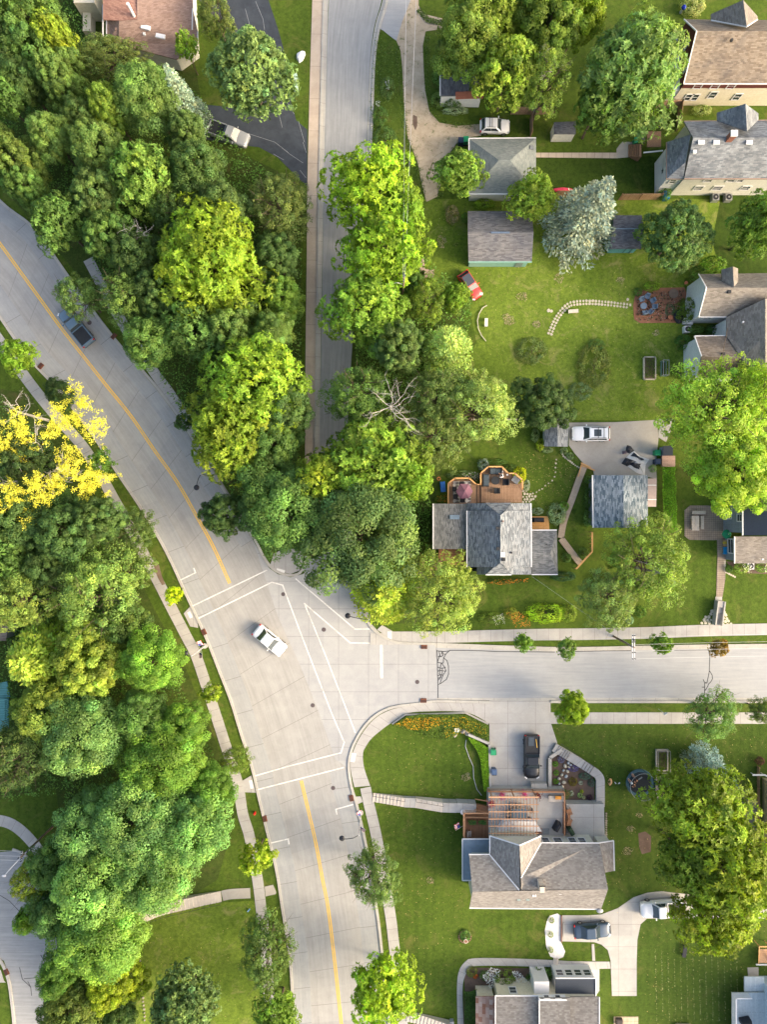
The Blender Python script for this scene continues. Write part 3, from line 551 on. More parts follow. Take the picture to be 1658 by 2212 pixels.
proto('bush0', bushy(), 1, 1.1, .4, LEAF, nl=4, r0=.03, zb=.1, thin=.01)
proto('bush1', bushy(n=40, lr=.24, per=34, ls=.10), 1, 1.1, .4, LEAF, nl=4, r0=.03, zb=.1, thin=.01)
KN = {'broad': 'broadleaf_tree', 'lump': 'broadleaf_tree', 'tuft': 'ash_tree', 'fine': 'birch_tree', 'small': 'street_tree', 'ball': 'round_tree', 'pine': 'pine_tree', 'spruce': 'spruce_tree', 'golden': 'larch_tree', 'sparse': 'yellow_tree', 'bush': 'shrub'}
def tree(X, Y, r, h, key, col, label, group=None, ry=None, cat=None, rz=None):
    if group in (GF, GL, GM) and not ry: r *= 1.17; h = 11+(h-11)*.6
    elif key[:2] not in ('bu', 'sp', 'sm', 'go'): r *= 1.12
    if key[:2] != 'bu' and not label.startswith('small tree with red'): q_ = col[0]/col[1]; col = (col[1]*(q_*.85 if key[:2] == 'sp' else max(.50, min(.76, .50+(q_-.48)*.60))), col[1], col[2] if key[:2] == 'sp' else min(col[2], col[1]*.24))
    me, tm, R, Hh = PROTO[key]; zc = .62*h if h > 2 else h*.5; p = W(X, Y, zc); k = (H-zc)/H; s_ = D(r)*k/R; sy = D(ry or r)*k/R
    kn = KN[key[:-1]]; t = empty(kn, (p.x, p.y, 0), 0, label, cat or ('shrub' if kn == 'shrub' else 'tree'), group)
    a = rng.uniform(0, 6.28) if rz is None else rz
    for nm_, m_ in (('trunk', tm), ('crown', me)):
        o = bpy.data.objects.new(nm_, m_); C.objects.link(o); o.parent = t
        if ry: o.scale = (s_, sy, h/Hh)
        else: o.scale = (s_, s_, h/Hh); o.rotation_euler = (0, 0, a)
        o.color = (*[min(.9, c*m_) for c, m_ in zip(col, (1.12, 1.13, 1.25))], 1)
    return t
LG = (.155, .235, .05); YG = (.27, .31, .030); DG = (.085, .150, .035); MG = (.105, .195, .038); BR = (.20, .31, .030); OL = (.175, .20, .055); PL = (.27, .31, .12); BLU = (.20, .27, .225); GB = (.105, .165, .065)
GF = 'trees of the upper left wood'; GL = 'trees of the lower left wood'; GM = 'trees between the side street and the central house'; GT = 'street trees on the grass verges'; GR = 'yard trees on the right'
T_ = tree
T_(62, 45, 85, 13, 'broad3', MG, 'large dark green broadleaf tree filling the top left corner', GF)
T_(20, 120, 60, 10, 'broad1', DG, 'very dark tree at the left edge below the corner tree', GF)
T_(122, 92, 40, 11, 'tuft0', YG, 'narrow yellow-green tree left of the pinkish brown roof', GF)
T_(55, 185, 52, 10, 'broad0', DG, 'dark tree with bluish leaves below the narrow yellow-green tree', GF)
T_(8, 215, 45, 11, 'tuft1', MG, 'mid green feathery tree touching the left edge above the olive one', GF)
T_(130, 175, 48, 12, 'broad2', LG, 'light green tree directly below the narrow yellow-green tree', GF)
T_(237, 128, 85, 8, 'fine0', OL, 'wide low olive tree with thin twigs below the pinkish brown roof', GF, ry=50)
T_(323, 215, 72, 13, 'lump0', LG, 'tall clumped light green tree left of the pale spruce', GF)
T_(240, 240, 45, 12, 'broad1', (.19, .27, .035), 'upright yellowish green tree left of the clumped light green tree', GF)
T_(185, 265, 40, 10, 'broad0', GB, 'grey-green tree in the gap of the upper left wood', GF)
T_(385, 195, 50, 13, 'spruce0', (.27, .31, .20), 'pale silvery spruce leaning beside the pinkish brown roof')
T_(405, 108, 28, 8, 'small0', BR, 'small bright green tree against the corner of the pinkish brown roof')
T_(470, 38, 42, 8, 'fine1', OL, 'olive brown tree by the top of the dark driveway')
T_(543, 156, 88, 11, 'pine0', (.15, .22, .06), 'big rounded pine standing in the loop of the dark driveway')
T_(28, 352, 58, 12, 'broad2', (.14, .19, .035), 'olive green tree at the left edge above the road', GF)
T_(118, 305, 48, 12, 'broad0', LG, 'pale green tree right of the olive edge tree', GF)
T_(64, 410, 46, 10, 'broad3', MG, 'mid green tree just above where the main road enters at left', GF)
T_(215, 330, 62, 12, 'broad1', LG, 'light green tree in the middle of the upper left wood', GF)
T_(320, 385, 66, 13, 'tuft2', (.17, .27, .045), 'full yellow-tinted tree in the centre right of the upper left wood', GF)
T_(410, 295, 44, 11, 'broad2', GB, 'dark green tree left of the silver pickup', GF)
T_(430, 372, 62, 12, 'broad0', DG, 'broad dark tree below the silver pickup', GF)
T_(215, 430, 58, 11, 'broad3', (.12, .19, .05), 'grey-green tree above the dead branches in the wood', GF)
T_(130, 488, 50, 12, 'tuft1', MG, 'bright green tree with pale bare limbs over the road verge', GF)
T_(480, 455, 60, 10, 'broad1', GB, 'muted green tree above the brightest yellow tree', GF)
T_(380, 470, 50, 10, 'fine0', GB, 'thin grey-green tree with bare twigs left of the brightest yellow tree', GF)
T_(604, 452, 66, 8, 'fine1', OL, 'round olive bush-like tree beside the side street pavement', GF)
T_(600, 560, 55, 8, 'broad2', DG, 'dark scrubby tree below the round olive one', GF)
T_(612, 640, 46, 7, 'broad0', (.15, .25, .035), 'low bright green tree beside the side street pavement', GF)
T_(456, 575, 112, 15, 'tuft0', (.235, .31, .022), 'huge brightest yellow-green tree with feathery tufts in the wood', GF)
T_(240, 520, 58, 11, 'broad3', MG, 'mid green tree under the dead branches in the wood', GF)
T_(300, 560, 60, 11, 'broad1', DG, 'dark tree left of the brightest yellow tree', GF)
T_(176, 645, 46, 8, 'fine0', (.14, .22, .07), 'loose pale green tree hanging over the road beside the grey pickup', GF)
T_(326, 742, 58, 12, 'broad0', MG, 'rounded mid green tree at the pavement below the left wood', GF)
T_(275, 645, 55, 11, 'fine1', LG, 'light fine-leaved tree above the rounded pavement tree', GF)
T_(350, 640, 58, 11, 'broad3', DG, 'dark tree at the lower left foot of the brightest yellow tree', GF)
T_(420, 715, 62, 11, 'tuft1', MG, 'mid green tree below the brightest yellow tree', GF)
T_(500, 720, 58, 11, 'broad2', LG, 'dull light green tree right below the brightest yellow tree', GF)
T_(592, 722, 42, 10, 'lump1', LG, 'small clumped tree beside the side street pavement', GF)
T_(560, 815, 95, 14, 'tuft2', (.23, .33, .028), 'tall bright tufted tree next to the side street pavement', GF)
T_(620, 880, 60, 11, 'broad0', DG, 'dark green tree squeezed against the side street pavement', GF)
T_(500, 930, 88, 13, 'tuft0', (.21, .26, .020), 'golden green tufted tree beside the road lamp', GF)
T_(590, 960, 65, 10, 'broad1', MG, 'dark mid green tree above the street corner', GF)
T_(400, 912, 25, 5, 'small0', (.06, .14, .05), 'small dark round tree on the verge right of the main road', GT)
T_(611, 1105, 100, 13, 'lump0', MG, 'large clumped green tree over the rounded street corner', GM)
T_(487, 1107, 46, 9, 'broad2', DG, 'dark round tree reaching over the main road below the lamp', GM)
T_(783, 1151, 128, 14, 'lump1', GB, 'largest dark blue-green clumped tree beside the central house', GM)
T_(800, 1000, 95, 12, 'tuft1', (.20, .29, .03), 'wide bright tufted tree above the largest dark tree', GM)
T_(691, 1040, 52, 12, 'tuft2', YG, 'yellow-green tufted tree at the end of the side street pavement', GM)
T_(890, 1035, 46, 10, 'tuft0', BR, 'bright yellow-green tree left of the blue chair in the lawn', GM)
T_(831, 1275, 78, 11, 'golden0', (.30, .32, .03), 'golden green feathery conifer at the crossing corner', GM)
T_(951, 1285, 82, 9, 'fine0', (.32, .34, .06), 'yellowish birch with white limbs below the central house', GM)
T_(771, 850, 66, 11, 'fine1', MG, 'green tree with dead limbs over the side street', GM)
T_(855, 755, 58, 11, 'broad3', GB, 'dark blue-green round tree right of the side street', GM)
T_(969, 747, 58, 9, 'golden1', (.33, .38, .13), 'pale olive weeping tree at the edge of the wide lawn', GM)
T_(945, 860, 62, 10, 'fine0', (.15, .20, .05), 'olive green tree below the pale weeping tree', GM)
T_(1030, 890, 78, 11, 'fine1', (.33, .38, .16), 'pale silver-green birch above the central lawn', GM)
T_(940, 945, 66, 9, 'fine0', (.18, .21, .05), 'yellowish olive tree above the curved lawn edge', GM)
T_(1171, 880, 58, 6, 'broad2', (.07, .12, .045), 'dark low spreading tree beside the small shed', GM)
T_(808, 415, 85, 12, 'tuft2', (.26, .37, .022), 'brilliant lime tree right of the side street', GM)
T_(872, 465, 48, 9, 'tuft0', BR, 'lime green tree under the overhead wires', GM)
T_(828, 545, 78, 12, 'tuft1', (.23, .34, .022), 'tall lime green tree left of the street lamp pole', GM)
T_(790, 665, 78, 11, 'tuft2', (.18, .29, .03), 'green ash tree below the street lamp pole', GM)
T_(925, 650, 45, 7, 'fine1', (.18, .24, .03), 'bushy tree right of the street lamp pole', GM)
T_(895, 618, 26, 6, 'broad1', MG, 'small leafy tree at the foot of the street lamp pole', GM)
T_(982, 645, 28, 5, 'tuft0', (.19, .28, .03), 'young bright tree beside the red car', GM)
T_(990, 378, 48, 8, 'tuft1', (.22, .31, .045), 'light green tree at the left corner of the hip-roofed garage', GR)
T_(1150, 430, 52, 8, 'tuft0', (.25, .32, .035), 'yellow-green tree between the two garages', GR)
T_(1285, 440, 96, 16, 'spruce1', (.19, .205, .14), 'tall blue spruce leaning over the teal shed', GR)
T_(1463, 512, 70, 9, 'ball0', (.12, .20, .05), 'dense round green tree right of the teal shed', GR)
T_(1645, 490, 60, 12, 'tuft2', (.14, .23, .03), 'dark green tree cut by the right edge below the grey-roofed house', GR)
T_(1010, 95, 80, 12, 'broad0', (.21, .26, .04), 'yellow-green tree over the small ivy-covered shed', GR)
T_(1095, 163, 66, 12, 'tuft1', (.25, .30, .035), 'bright yellow tree above the white hatchback', GR)
T_(1060, 15, 75, 12, 'tuft2', (.21, .25, .03), 'yellowish tree at the top edge right of the gravel lane', GR)
T_(1185, 60, 88, 12, 'broad3', (.16, .22, .028), 'large green tree at the top edge beside the tan-roofed house', GR)
T_(1180, 185, 60, 12, 'fine1', (.20, .26, .045), 'fine-leaved tree with bare twigs above the garage', GR)
T_(1250, 40, 62, 12, 'broad1', (.20, .26, .02), 'glowing yellow-green tree at the top middle right', GR)
T_(1365, 170, 112, 13, 'tuft0', (.19, .28, .06), 'biggest light green ash left of the tan-roofed house', GR)
T_(1290, 240, 55, 10, 'tuft2', (.12, .20, .03), 'green tree shading the little white shed', GR)
T_(1545, 885, 112, 12, 'fine0', (.37, .46, .05), 'huge bright yellow-green tree right of the concrete yard', GR)
T_(1630, 860, 75, 13, 'fine1', (.33, .43, .04), 'bright tree crown at the right edge below the tan house', GR)
T_(1585, 1020, 95, 12, 'broad1', (.36, .45, .04), 'bright yellow-green tree above the brick terrace', GR)
T_(1395, 1215, 92, 9, 'fine1', (.20, .27, .04), 'spreading tree with bare twigs below the blue-roofed garage', GR)
T_(1315, 1292, 62, 8, 'fine0', (.22, .27, .08), 'pale olive tree beside the pavement below the blue-roofed garage', GR)
T_(1512, 1745, 98, 12, 'tuft1', (.22, .27, .02), 'big yellow-green ash right of the trampoline', GR)
T_(1570, 1880, 100, 13, 'tuft2', (.22, .26, .018), 'big yellow-green ash over the white pickup', GR)
T_(1482, 1850, 72, 11, 'tuft0', (.15, .21, .02), 'dark green ash left of the big pair over the driveway', GR)
T_(1545, 1975, 78, 10, 'tuft1', (.25, .28, .015), 'golden green ash on the lawn below the white pickup', GR)
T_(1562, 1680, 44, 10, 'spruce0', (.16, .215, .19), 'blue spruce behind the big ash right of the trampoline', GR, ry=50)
T_(1491, 1638, 18, 2, 'bush0', (.22, .26, .16), 'grey-green shrub above the blue spruce')
T_(1128, 1387, 25, 5, 'small1', (.14, .25, .03), 'leftmost small tree on the verge above the asphalt street', GT)
T_(1224, 1399, 27, 5, 'small0', (.14, .23, .04), 'second small tree from the left on the verge above the asphalt street', GT)
T_(1430, 1390, 28, 5, 'small1', (.12, .22, .02), 'dense green small tree right of the crossarmed utility pole', GT)
T_(1552, 1397, 24, 5, 'small0', (.24, .16, .03), 'small tree with reddish leaves on the verge above the asphalt street', GT)
T_(1238, 1530, 39, 6, 'broad1', (.24, .32, .015), 'bright round tree on the verge right of the concrete driveway', GT)
T_(1537, 1542, 55, 8, 'fine0', (.15, .25, .06), 'airy green tree on the verge below the asphalt street', GT)
T_(1648, 1536, 30, 6, 'fine1', (.15, .20, .07), 'thin tree at the right edge below the asphalt street', GT)
T_(806, 1895, 58, 8, 'fine1', (.13, .20, .06), 'blue-green tree on the verge right of the lower main road', GT, ry=72)
T_(824, 2128, 70, 9, 'tuft2', (.28, .38, .02), 'vivid lime tree on the verge right of the lower main road', GT, ry=88)
T_(556, 1848, 43, 7, 'small0', (.30, .36, .02), 'yellow-green tree on the verge left of the lower main road', GT)
T_(580, 2048, 58, 8, 'fine0', (.12, .18, .035), 'two-toned dark tree on the verge left of the lower main road', GT, ry=85)
T_(602, 2185, 48, 7, 'tuft1', (.17, .27, .03), 'bright tree at the bottom edge left of the main road', GT)
T_(377, 1285, 24, 5, 'small0', (.50, .52, .012), 'small yellow tree on the verge above the left kerb ramp', GT)
T_(460, 1494, 26, 5, 'small1', (.22, .28, .02), 'small thin tree left of the road below the flagged lamp post', GT)
T_(510, 1640, 32, 5, 'fine0', (.16, .22, .03), 'small bushy tree above the lower left kerb ramp', GT)
T_(290, 1145, 46, 6, 'fine1', (.13, .19, .05), 'loose grey-green tree over the pavement left of the main road', GT)
T_(220, 1003, 33, 5, 'small1', (.11, .22, .03), 'small green tree between the yellow tree and the road', GT)
T_(40, 770, 37, 6, 'tuft0', (.20, .32, .025), 'bright young tree on the verge at the left edge', GT)
T_(132, 852, 34, 5, 'broad0', (.05, .09, .03), 'dark tree at the top of the yellow tree', GT)
# lower left wood
T_(40, 1120, 75, 10, 'broad0', DG, 'dark tree under the left side of the yellow tree', GL)
T_(150, 1150, 75, 11, 'broad2', (.075, .15, .035), 'dark green tree directly below the yellow tree', GL)
T_(215, 1120, 55, 10, 'broad3', DG, 'dark tree beside the pavement right below the yellow tree', GL)
T_(15, 1200, 55, 11, 'tuft1', MG, 'feathery green tree at the left edge below the yellow tree', GL)
T_(110, 1225, 55, 9, 'broad1', DG, 'deep green tree in the gap left of the pale tree', GL)
T_(60, 990, 60, 9, 'broad3', (.05, .09, .03), 'dark tree behind the yellow leaves at left', GL)
T_(52, 1292, 65, 12, 'fine0', (.26, .31, .06), 'olive tree with white limbs at the left edge', GL)
T_(224, 1286, 92, 12, 'fine1', (.25, .34, .07), 'large soft pale green tree left of the kerb ramp', GL)
T_(285, 1225, 45, 7, 'fine0', (.15, .21, .04), 'low scrubby tree beside the wet patch of pavement', GL)
T_(80, 1425, 92, 12, 'golden1', (.29, .33, .04), 'olive gold spreading tree at the left edge', GL)
T_(200, 1425, 85, 12, 'broad3', (.28, .32, .04), 'olive gold tree in the middle of the lower left wood', GL)
T_(270, 1340, 60, 9, 'broad0', (.10, .16, .03), 'shaded green tree between pale and clumped trees', GL)
T_(336, 1425, 72, 12, 'lump0', (.15, .28, .03), 'vivid green clumped tree left of the flagged lamp post', GL)
T_(110, 1530, 75, 11, 'broad1', (.25, .29, .04), 'olive tree beside the teal stairs', GL)
T_(192, 1578, 92, 13, 'lump1', (.17, .28, .075), 'round pale green tree with cauliflower clumps', GL)
T_(312, 1535, 60, 11, 'lump0', MG, 'green clumped tree between the pale round tree and the road', GL)
T_(400, 1560, 52, 10, 'lump1', (.13, .25, .03), 'bright green tree nearest the left verge of the road', GL)
T_(360, 1635, 90, 12, 'lump1', (.14, .26, .03), 'broad bright green tree above the largest clumped trees', GL)
T_(50, 1628, 76, 10, 'fine1', (.10, .15, .04), 'dark olive twiggy tree at the left edge', GL)
T_(460, 1690, 50, 9, 'lump0', (.12, .24, .03), 'green tree beside the lower left kerb ramp', GL)
T_(207, 1775, 82, 12, 'lump0', (.135, .25, .075), 'blue-tinged clumped tree beside the curved pavement', GL)
T_(300, 1760, 95, 14, 'lump1', (.15, .27, .07), 'clumped green tree in the centre of the largest group', GL)
T_(420, 1780, 88, 13, 'lump0', (.14, .27, .06), 'clumped green tree on the right of the largest group', GL)
T_(340, 1870, 95, 13, 'lump1', (.17, .30, .065), 'clumped tree just above the left garden steps', GL)
T_(210, 1900, 100, 14, 'lump0', (.17, .30, .06), 'clumped light green tree left of the garden steps', GL)
T_(120, 1860, 50, 9, 'lump1', (.09, .19, .04), 'dark clumped tree beside the wooden utility pole', GL)
T_(230, 2010, 98, 13, 'lump1', (.18, .31, .045), 'clumped yellow-tinted tree below the garden steps', GL)
T_(125, 1965, 50, 10, 'lump0', (.07, .17, .045), 'dark green clumped tree beside the curving side road', GL)
T_(80, 1895, 48, 7, 'fine0', (.25, .28, .03), 'yellowish twiggy tree over the curving side road', GL)
T_(70, 1975, 28, 6, 'tuft0', (.15, .27, .03), 'small bright tree at the edge of the curving side road', GL)
T_(135, 2090, 45, 10, 'lump1', (.10, .21, .03), 'mid green clumped tree at the lower bend of the side road', GL)
T_(245, 2115, 58, 9, 'broad2', (.26, .29, .015), 'golden yellow tree at the bottom of the wood', GL)
T_(160, 2165, 72, 10, 'broad1', (.13, .17, .03), 'dark olive tree at the bottom edge', GL)
T_(395, 2175, 72, 9, 'pine0', (.11, .17, .06), 'dark green pine at the bottom edge of the left lawn', GL)
T_(262, 2190, 40, 5, 'broad0', DG, 'low dark bush at the bottom edge beside the stone row', GL)
# the yellow tree: one thing with limbs and a thin crown
def yellow_tree():
    Yz = 11; t = empty('yellow_tree', W(95, 1010, 6), 0, 'large half-bare tree with bright yellow leaves and grey limbs', 'tree'); t.location.z = 0
    o0 = t.location; mb = MB(); Qs = []; Ts = []
    mb.tube([(0, 0, 0), (.1, 0, 3), (0, .2, 6)], [.4, .34, .26], 8)
    def br(a, d, L, r, dep):
        pts = [a]; p = a; dd = d
        for i in range(4):
            dd = (dd+Vector(rng.normal(size=3))*.22+Vector((0, 0, .05))).normalized(); p = p+dd*L/4; pts.append(p)
        mb.tube(pts, [r, r*.85, r*.7, r*.5, r*.3], 5, cap=False)
        if dep < 4:
            for i in range(3): br(pts[1+i], (dd+Vector(rng.normal(size=3))*.75).normalized(), L*.58, r*.5, dep+1)
    for a in (.4, 1.2, 2.0, 2.9, 3.7, 4.5, 5.4, 6.1): br(Vector((0, .1, rng.uniform(3.5, 6))), Vector((math.cos(a), math.sin(a), .45)), rng.uniform(3.5, 5.2), .15, 1)
    mb.done('limbs', DEADWOOD, t)
    lobes = [(160, 900, 42), (205, 930, 26), (105, 935, 30), (130, 890, 24), (30, 940, 45), (50, 985, 36), (5, 960, 30), (180, 870, 26), (150, 975, 28), (175, 1020, 38), (120, 1050, 34), (75, 1045, 30), (25, 1060, 34), (210, 1045, 30), (235, 1030, 14), (60, 1105, 28), (190, 1060, 26), (95, 1070, 26), (140, 1010, 26), (5, 1080, 26), (165, 845, 18), (215, 905, 18), (65, 1125, 16), (40, 905, 24)]
    for X, Y, r in lobes:
        z = rng.uniform(7, 10.5); p = W(X, Y, z); k = (H-z)/H; c = np.array([p.x-o0.x, p.y-o0.y, z]); n = int(r*r*.40)
        n = int(n*2.2); cl_ = rng.normal(size=(max(7, int(r*.8)), 3))*[D(r)*k*.45, D(r)*k*.45, .6]; q = c+cl_[rng.integers(0, len(cl_), n)]+rng.normal(size=(n, 3))*.19; Qs.append(cards(q, nrm(rng.normal(0, .6, (n, 3))+[0, 0, 1]), .15*rng.uniform(.6, 1.4, n), .12)); Ts.append(tint(n, None, .15))
    me = leafmesh('crown', np.concatenate(Qs), np.concatenate(Ts)); o = link('crown', me, t, [LEAF]); o.color = (.78, .74, .09, 1)
yellow_tree()
def dead_limbs(X, Y, z, R, label, n=6):
    p = W(X, Y, z); t = empty('dead_tree', (p.x, p.y, 0), 0, label, 'dead tree'); mb = MB(); mb.tube([(0, 0, 0), (0, 0, z*.8)], [.2, .12], 6)
    def br(a, d, L, r, dep):
        pts = [a]; p = a
        for i in range(3): d = (d+Vector(rng.normal(size=3))*.22).normalized(); p = p+d*L/3; pts.append(p)
        mb.tube(pts, [r, r*.8, r*.6, r*.3], 4, cap=False)
        if dep < 4:
            for i in range(3): br(pts[1+i], (d+Vector(rng.normal(size=3))*.6).normalized(), L*.6, r*.55, dep+1)
    for a in range(n): br(Vector((0, 0, z*.75)), Vector((math.cos(a*1.1+.3), math.sin(a*1.1+.3), .35)), R*.7, .06, 1)
    mb.done('limbs', DEADWOOD, t)
dead_limbs(845, 870, 12.5, 3.6, 'bare grey dead limbs spreading over the side street end', 7)
dead_limbs(272, 490, 12.5, 2.0, 'bare dead twigs standing in the upper left wood', 4)
dead_limbs(1205, 110, 12.8, 2.2, 'bare dead branches among the trees left of the tan-roofed house', 4)
dead_limbs(1440, 1240, 9.4, 2.2, 'fan of bare twigs in the spreading tree below the blue-roofed garage', 4)
dead_limbs(20, 885, 9.5, 2.4, 'bare grey limbs at the left edge above the yellow tree', 4)
# undergrowth
def inpoly(x, y, P):
    c = False
    for i in range(len(P)):
        (x1, y1), (x2, y2) = P[i-1], P[i]
        if (y1 > y) != (y2 > y) and x < (x2-x1)*(y-y1)/(y2-y1)+x1: c = not c
    return c
def scatter(name, pts, n, zr, ls, col, sd=.3, mat=None):
    P = [tuple(W(*q)[:2]) for q in pts]; xs = [p[0] for p in P]; ys = [p[1] for p in P]; out = []
    while len(out) < n:
        x, y = random.uniform(min(xs), max(xs)), random.uniform(min(ys), max(ys))
        if inpoly(x, y, P): out.append((x, y, 0))
    c = np.array(out); h = np.abs(np.sin(c[:, 0]*1.3)*np.cos(c[:, 1]*1.1+c[:, 0]*.4)); c[:, 2] = zr[0]+(zr[1]-zr[0])*(h*.7+rng.uniform(0, .3, n))
    Q = cards(c, nrm(rng.normal(0, .6, (n, 3))+[0, 0, 1]), ls*rng.uniform(.6, 1.4, n), ls*.6); o = link(name, leafmesh(name, Q, tint(n, None, sd)), None, [mat or LEAF]); o.color = (*col, 1)
    return o
FP1 = [(0, 0), (190, 0), (215, 130), (430, 210), (520, 335), (650, 420), (655, 560), (655, 990), (620, 1180), (565, 1170), (440, 960), (300, 740), (200, 560), (60, 440), (0, 400)]
FP2 = [(0, 840), (110, 960), (230, 1150), (300, 1280), (380, 1440), (470, 1640), (490, 1740), (440, 1880), (310, 1980), (290, 2212), (110, 2212), (100, 2000), (130, 1790), (150, 1700), (0, 1720)]
FP3 = [(770, 560), (870, 380), (905, 560), (1020, 640), (1000, 800), (930, 1020), (925, 1230), (900, 1330), (820, 1330), (785, 1250), (770, 1000)]
for fp, n_ in ((FP1, 30000), (FP2, 34000), (FP3, 16000)): tag(scatter('undergrowth', fp, n_, (.2, 3.2), .28, (.13, .26, .05)), kind='stuff')
# ================= buildings
SH_BLUE = shingles('shingle_blue', (0.081, 0.095, 0.111), (0.212, 0.237, 0.259), bw=0.44, rh=0.136, stain=(0.168, 0.159, 0.150), samt=.3)
SH_TEAL = shingles('shingle_slate_blue', (0.062, 0.093, 0.117), (0.260, 0.298, 0.327), bw=0.48, rh=0.144, stain=(0.078, 0.107, 0.131), samt=.2)
SH_GREY = shingles('shingle_grey', (0.093, 0.099, 0.102), (0.198, 0.205, 0.205), bw=0.40, rh=0.128)
SH_DGREY = shingles('shingle_dark_grey', (0.070, 0.073, 0.084), (0.133, 0.140, 0.154), bw=0.40, rh=0.128, stain=(0.056, 0.063, 0.084))
SH_BROWN = shingles('shingle_brown', (0.164, 0.153, 0.140), (0.253, 0.242, 0.227), bw=0.34, rh=0.176, stain=(0.151, 0.144, 0.144), samt=.4, mortar=(0.095, 0.082, 0.079))
SH_TAN = shingles('shingle_tan', (0.148, 0.118, 0.090), (0.251, 0.212, 0.167), bw=0.40, rh=0.160, stain=(0.097, 0.091, 0.093), samt=.55)
SH_TAN2 = shingles('shingle_tan_grey', (0.148, 0.134, 0.117), (0.239, 0.220, 0.196), bw=0.40, rh=0.160, stain=(0.125, 0.119, 0.120), samt=.5)
SH_PINK = shingles('shingle_pink', (0.199, 0.135, 0.113), (0.279, 0.201, 0.170), bw=0.40, rh=0.136, stain=(0.159, 0.114, 0.103), samt=.35)
SH_OLD = shingles('shingle_weathered', (0.129, 0.146, 0.163), (0.245, 0.265, 0.282), bw=0.48, rh=0.160, stain=(0.075, 0.082, 0.095), samt=.8)
SH_TEALG = shingles('shingle_green_grey', (0.146, 0.167, 0.164), (0.211, 0.232, 0.226), bw=0.36, rh=0.128, stain=(0.118, 0.149, 0.149), samt=.6)
SH_BRGREY = shingles('shingle_brown_grey', (0.092, 0.092, 0.100), (0.172, 0.172, 0.178), bw=0.48, rh=0.136, stain=(0.072, 0.083, 0.117), samt=.5)
SH_SLATE = shingles('shingle_red_slate', (0.225, 0.098, 0.060), (0.390, 0.300, 0.255), bw=0.64, rh=0.440, stain=(0.338, 0.285, 0.255), samt=.5)
SH_NAVY = pm('roof_navy', (0.034, 0.045, 0.064), .8, .25, 20)
FLATBLUE = pm('roof_flat_blue', (.17, .23, .29), .6, .12, 2)
CREAM = boards('siding_cream', (0.612, 0.561, 0.425), (0.646, 0.595, 0.459), .2, .01, gapc=(0.425, 0.391, 0.306)); PALEY = boards('siding_pale', (0.510, 0.510, 0.425), (0.544, 0.535, 0.451), .2, .01, gapc=(0.357, 0.357, 0.306))
WHITES = boards('siding_white', (0.561, 0.595, 0.629), (0.612, 0.646, 0.671), .2, .01, gapc=(0.425, 0.451, 0.476)); GREYS = boards('siding_grey', (0.187, 0.221, 0.264), (0.212, 0.246, 0.289), .2, .01)
OLDW = boards('siding_offwhite', (0.476, 0.484, 0.442), (0.527, 0.527, 0.476), .2, .01, gapc=(0.357, 0.357, 0.340)); MAROON = pm('shingle_maroon', (0.111, 0.030, 0.025), .85, .3, 14)
TEALW = boards('siding_teal', (.10, .27, .27), (.12, .31, .30), .3, .015); GREENW = pm('siding_green', (.20, .38, .33), .8, .1, 3)
BLUEW = boards('siding_pale_blue', (0.357, 0.459, 0.527), (0.391, 0.493, 0.561), .2, .01); KHAKI = boards('siding_khaki', (0.357, 0.323, 0.187), (0.383, 0.348, 0.212), .2, .01)
TRIM = pm('white_trim', (0.663, 0.671, 0.680), .5, .04); GLASS = pm('window_glass', (0.043, 0.055, 0.064), .12, .2, 2, spec=.6)
BRICK = boards('chimney_brick', (.24, .10, .07), (.30, .14, .10), .08, .01); METAL = pm('grey_metal', (.35, .36, .37), .4, .1, spec=.5, metal=.6)
DARK = pm('black_plastic', (.025, .027, .03), .5, .2); CEDAR = boards('cedar_boards', (.34, .17, .08), (.44, .24, .12), .14, .012, 'v'); DECKM = boards('deck_boards', (.30, .185, .115), (.37, .24, .155), .14, .014, 'v')
RAILM = pm('rail_wood', (.62, .35, .14), .7, .15, 6); OAKM = pm('weathered_wood', (.26, .155, .095), .8, .25, 8); GREYWOOD = boards('grey_boardwalk', (.34, .27, .20), (.42, .345, .26), .15, .02, 'u')
def roofmesh(planes, th=.16):
    mb = MB()
    for P in planes:
        q = [W(*p) for p in P]
        n = Vector((0, 0, 0))
        for i in range(len(q)): n += q[i-1].cross(q[i])
        if n.z < 0: q.reverse()
        mb.face(q); lo = [p-Vector((0, 0, th)) for p in q]; mb.face(lo[::-1])
        for i in range(len(q)): mb.face([lo[i-1], lo[i], q[i], q[i-1]])
    return mb
def inset(P, o):
    cx = (min(p.x for p in P)+max(p.x for p in P))/2; cy = (min(p.y for p in P)+max(p.y for p in P))/2
    hx = max(p.x for p in P)-cx; hy = max(p.y for p in P)-cy
    return [Vector((cx+(p.x-cx)*(1-o/hx), cy+(p.y-cy)*(1-o/hy), p.z)) for p in P]
def wallmesh(P, z0=0.0, drop=.17):
    mb = MB()
    if area([(p.x, p.y) for p in P]) < 0: P = P[::-1]
    for i in range(len(P)):
        a, b = P[i-1], P[i]; mb.face([(a.x, a.y, z0), (b.x, b.y, z0), (b.x, b.y, b.z-drop), (a.x, a.y, a.z-drop)])
    return mb
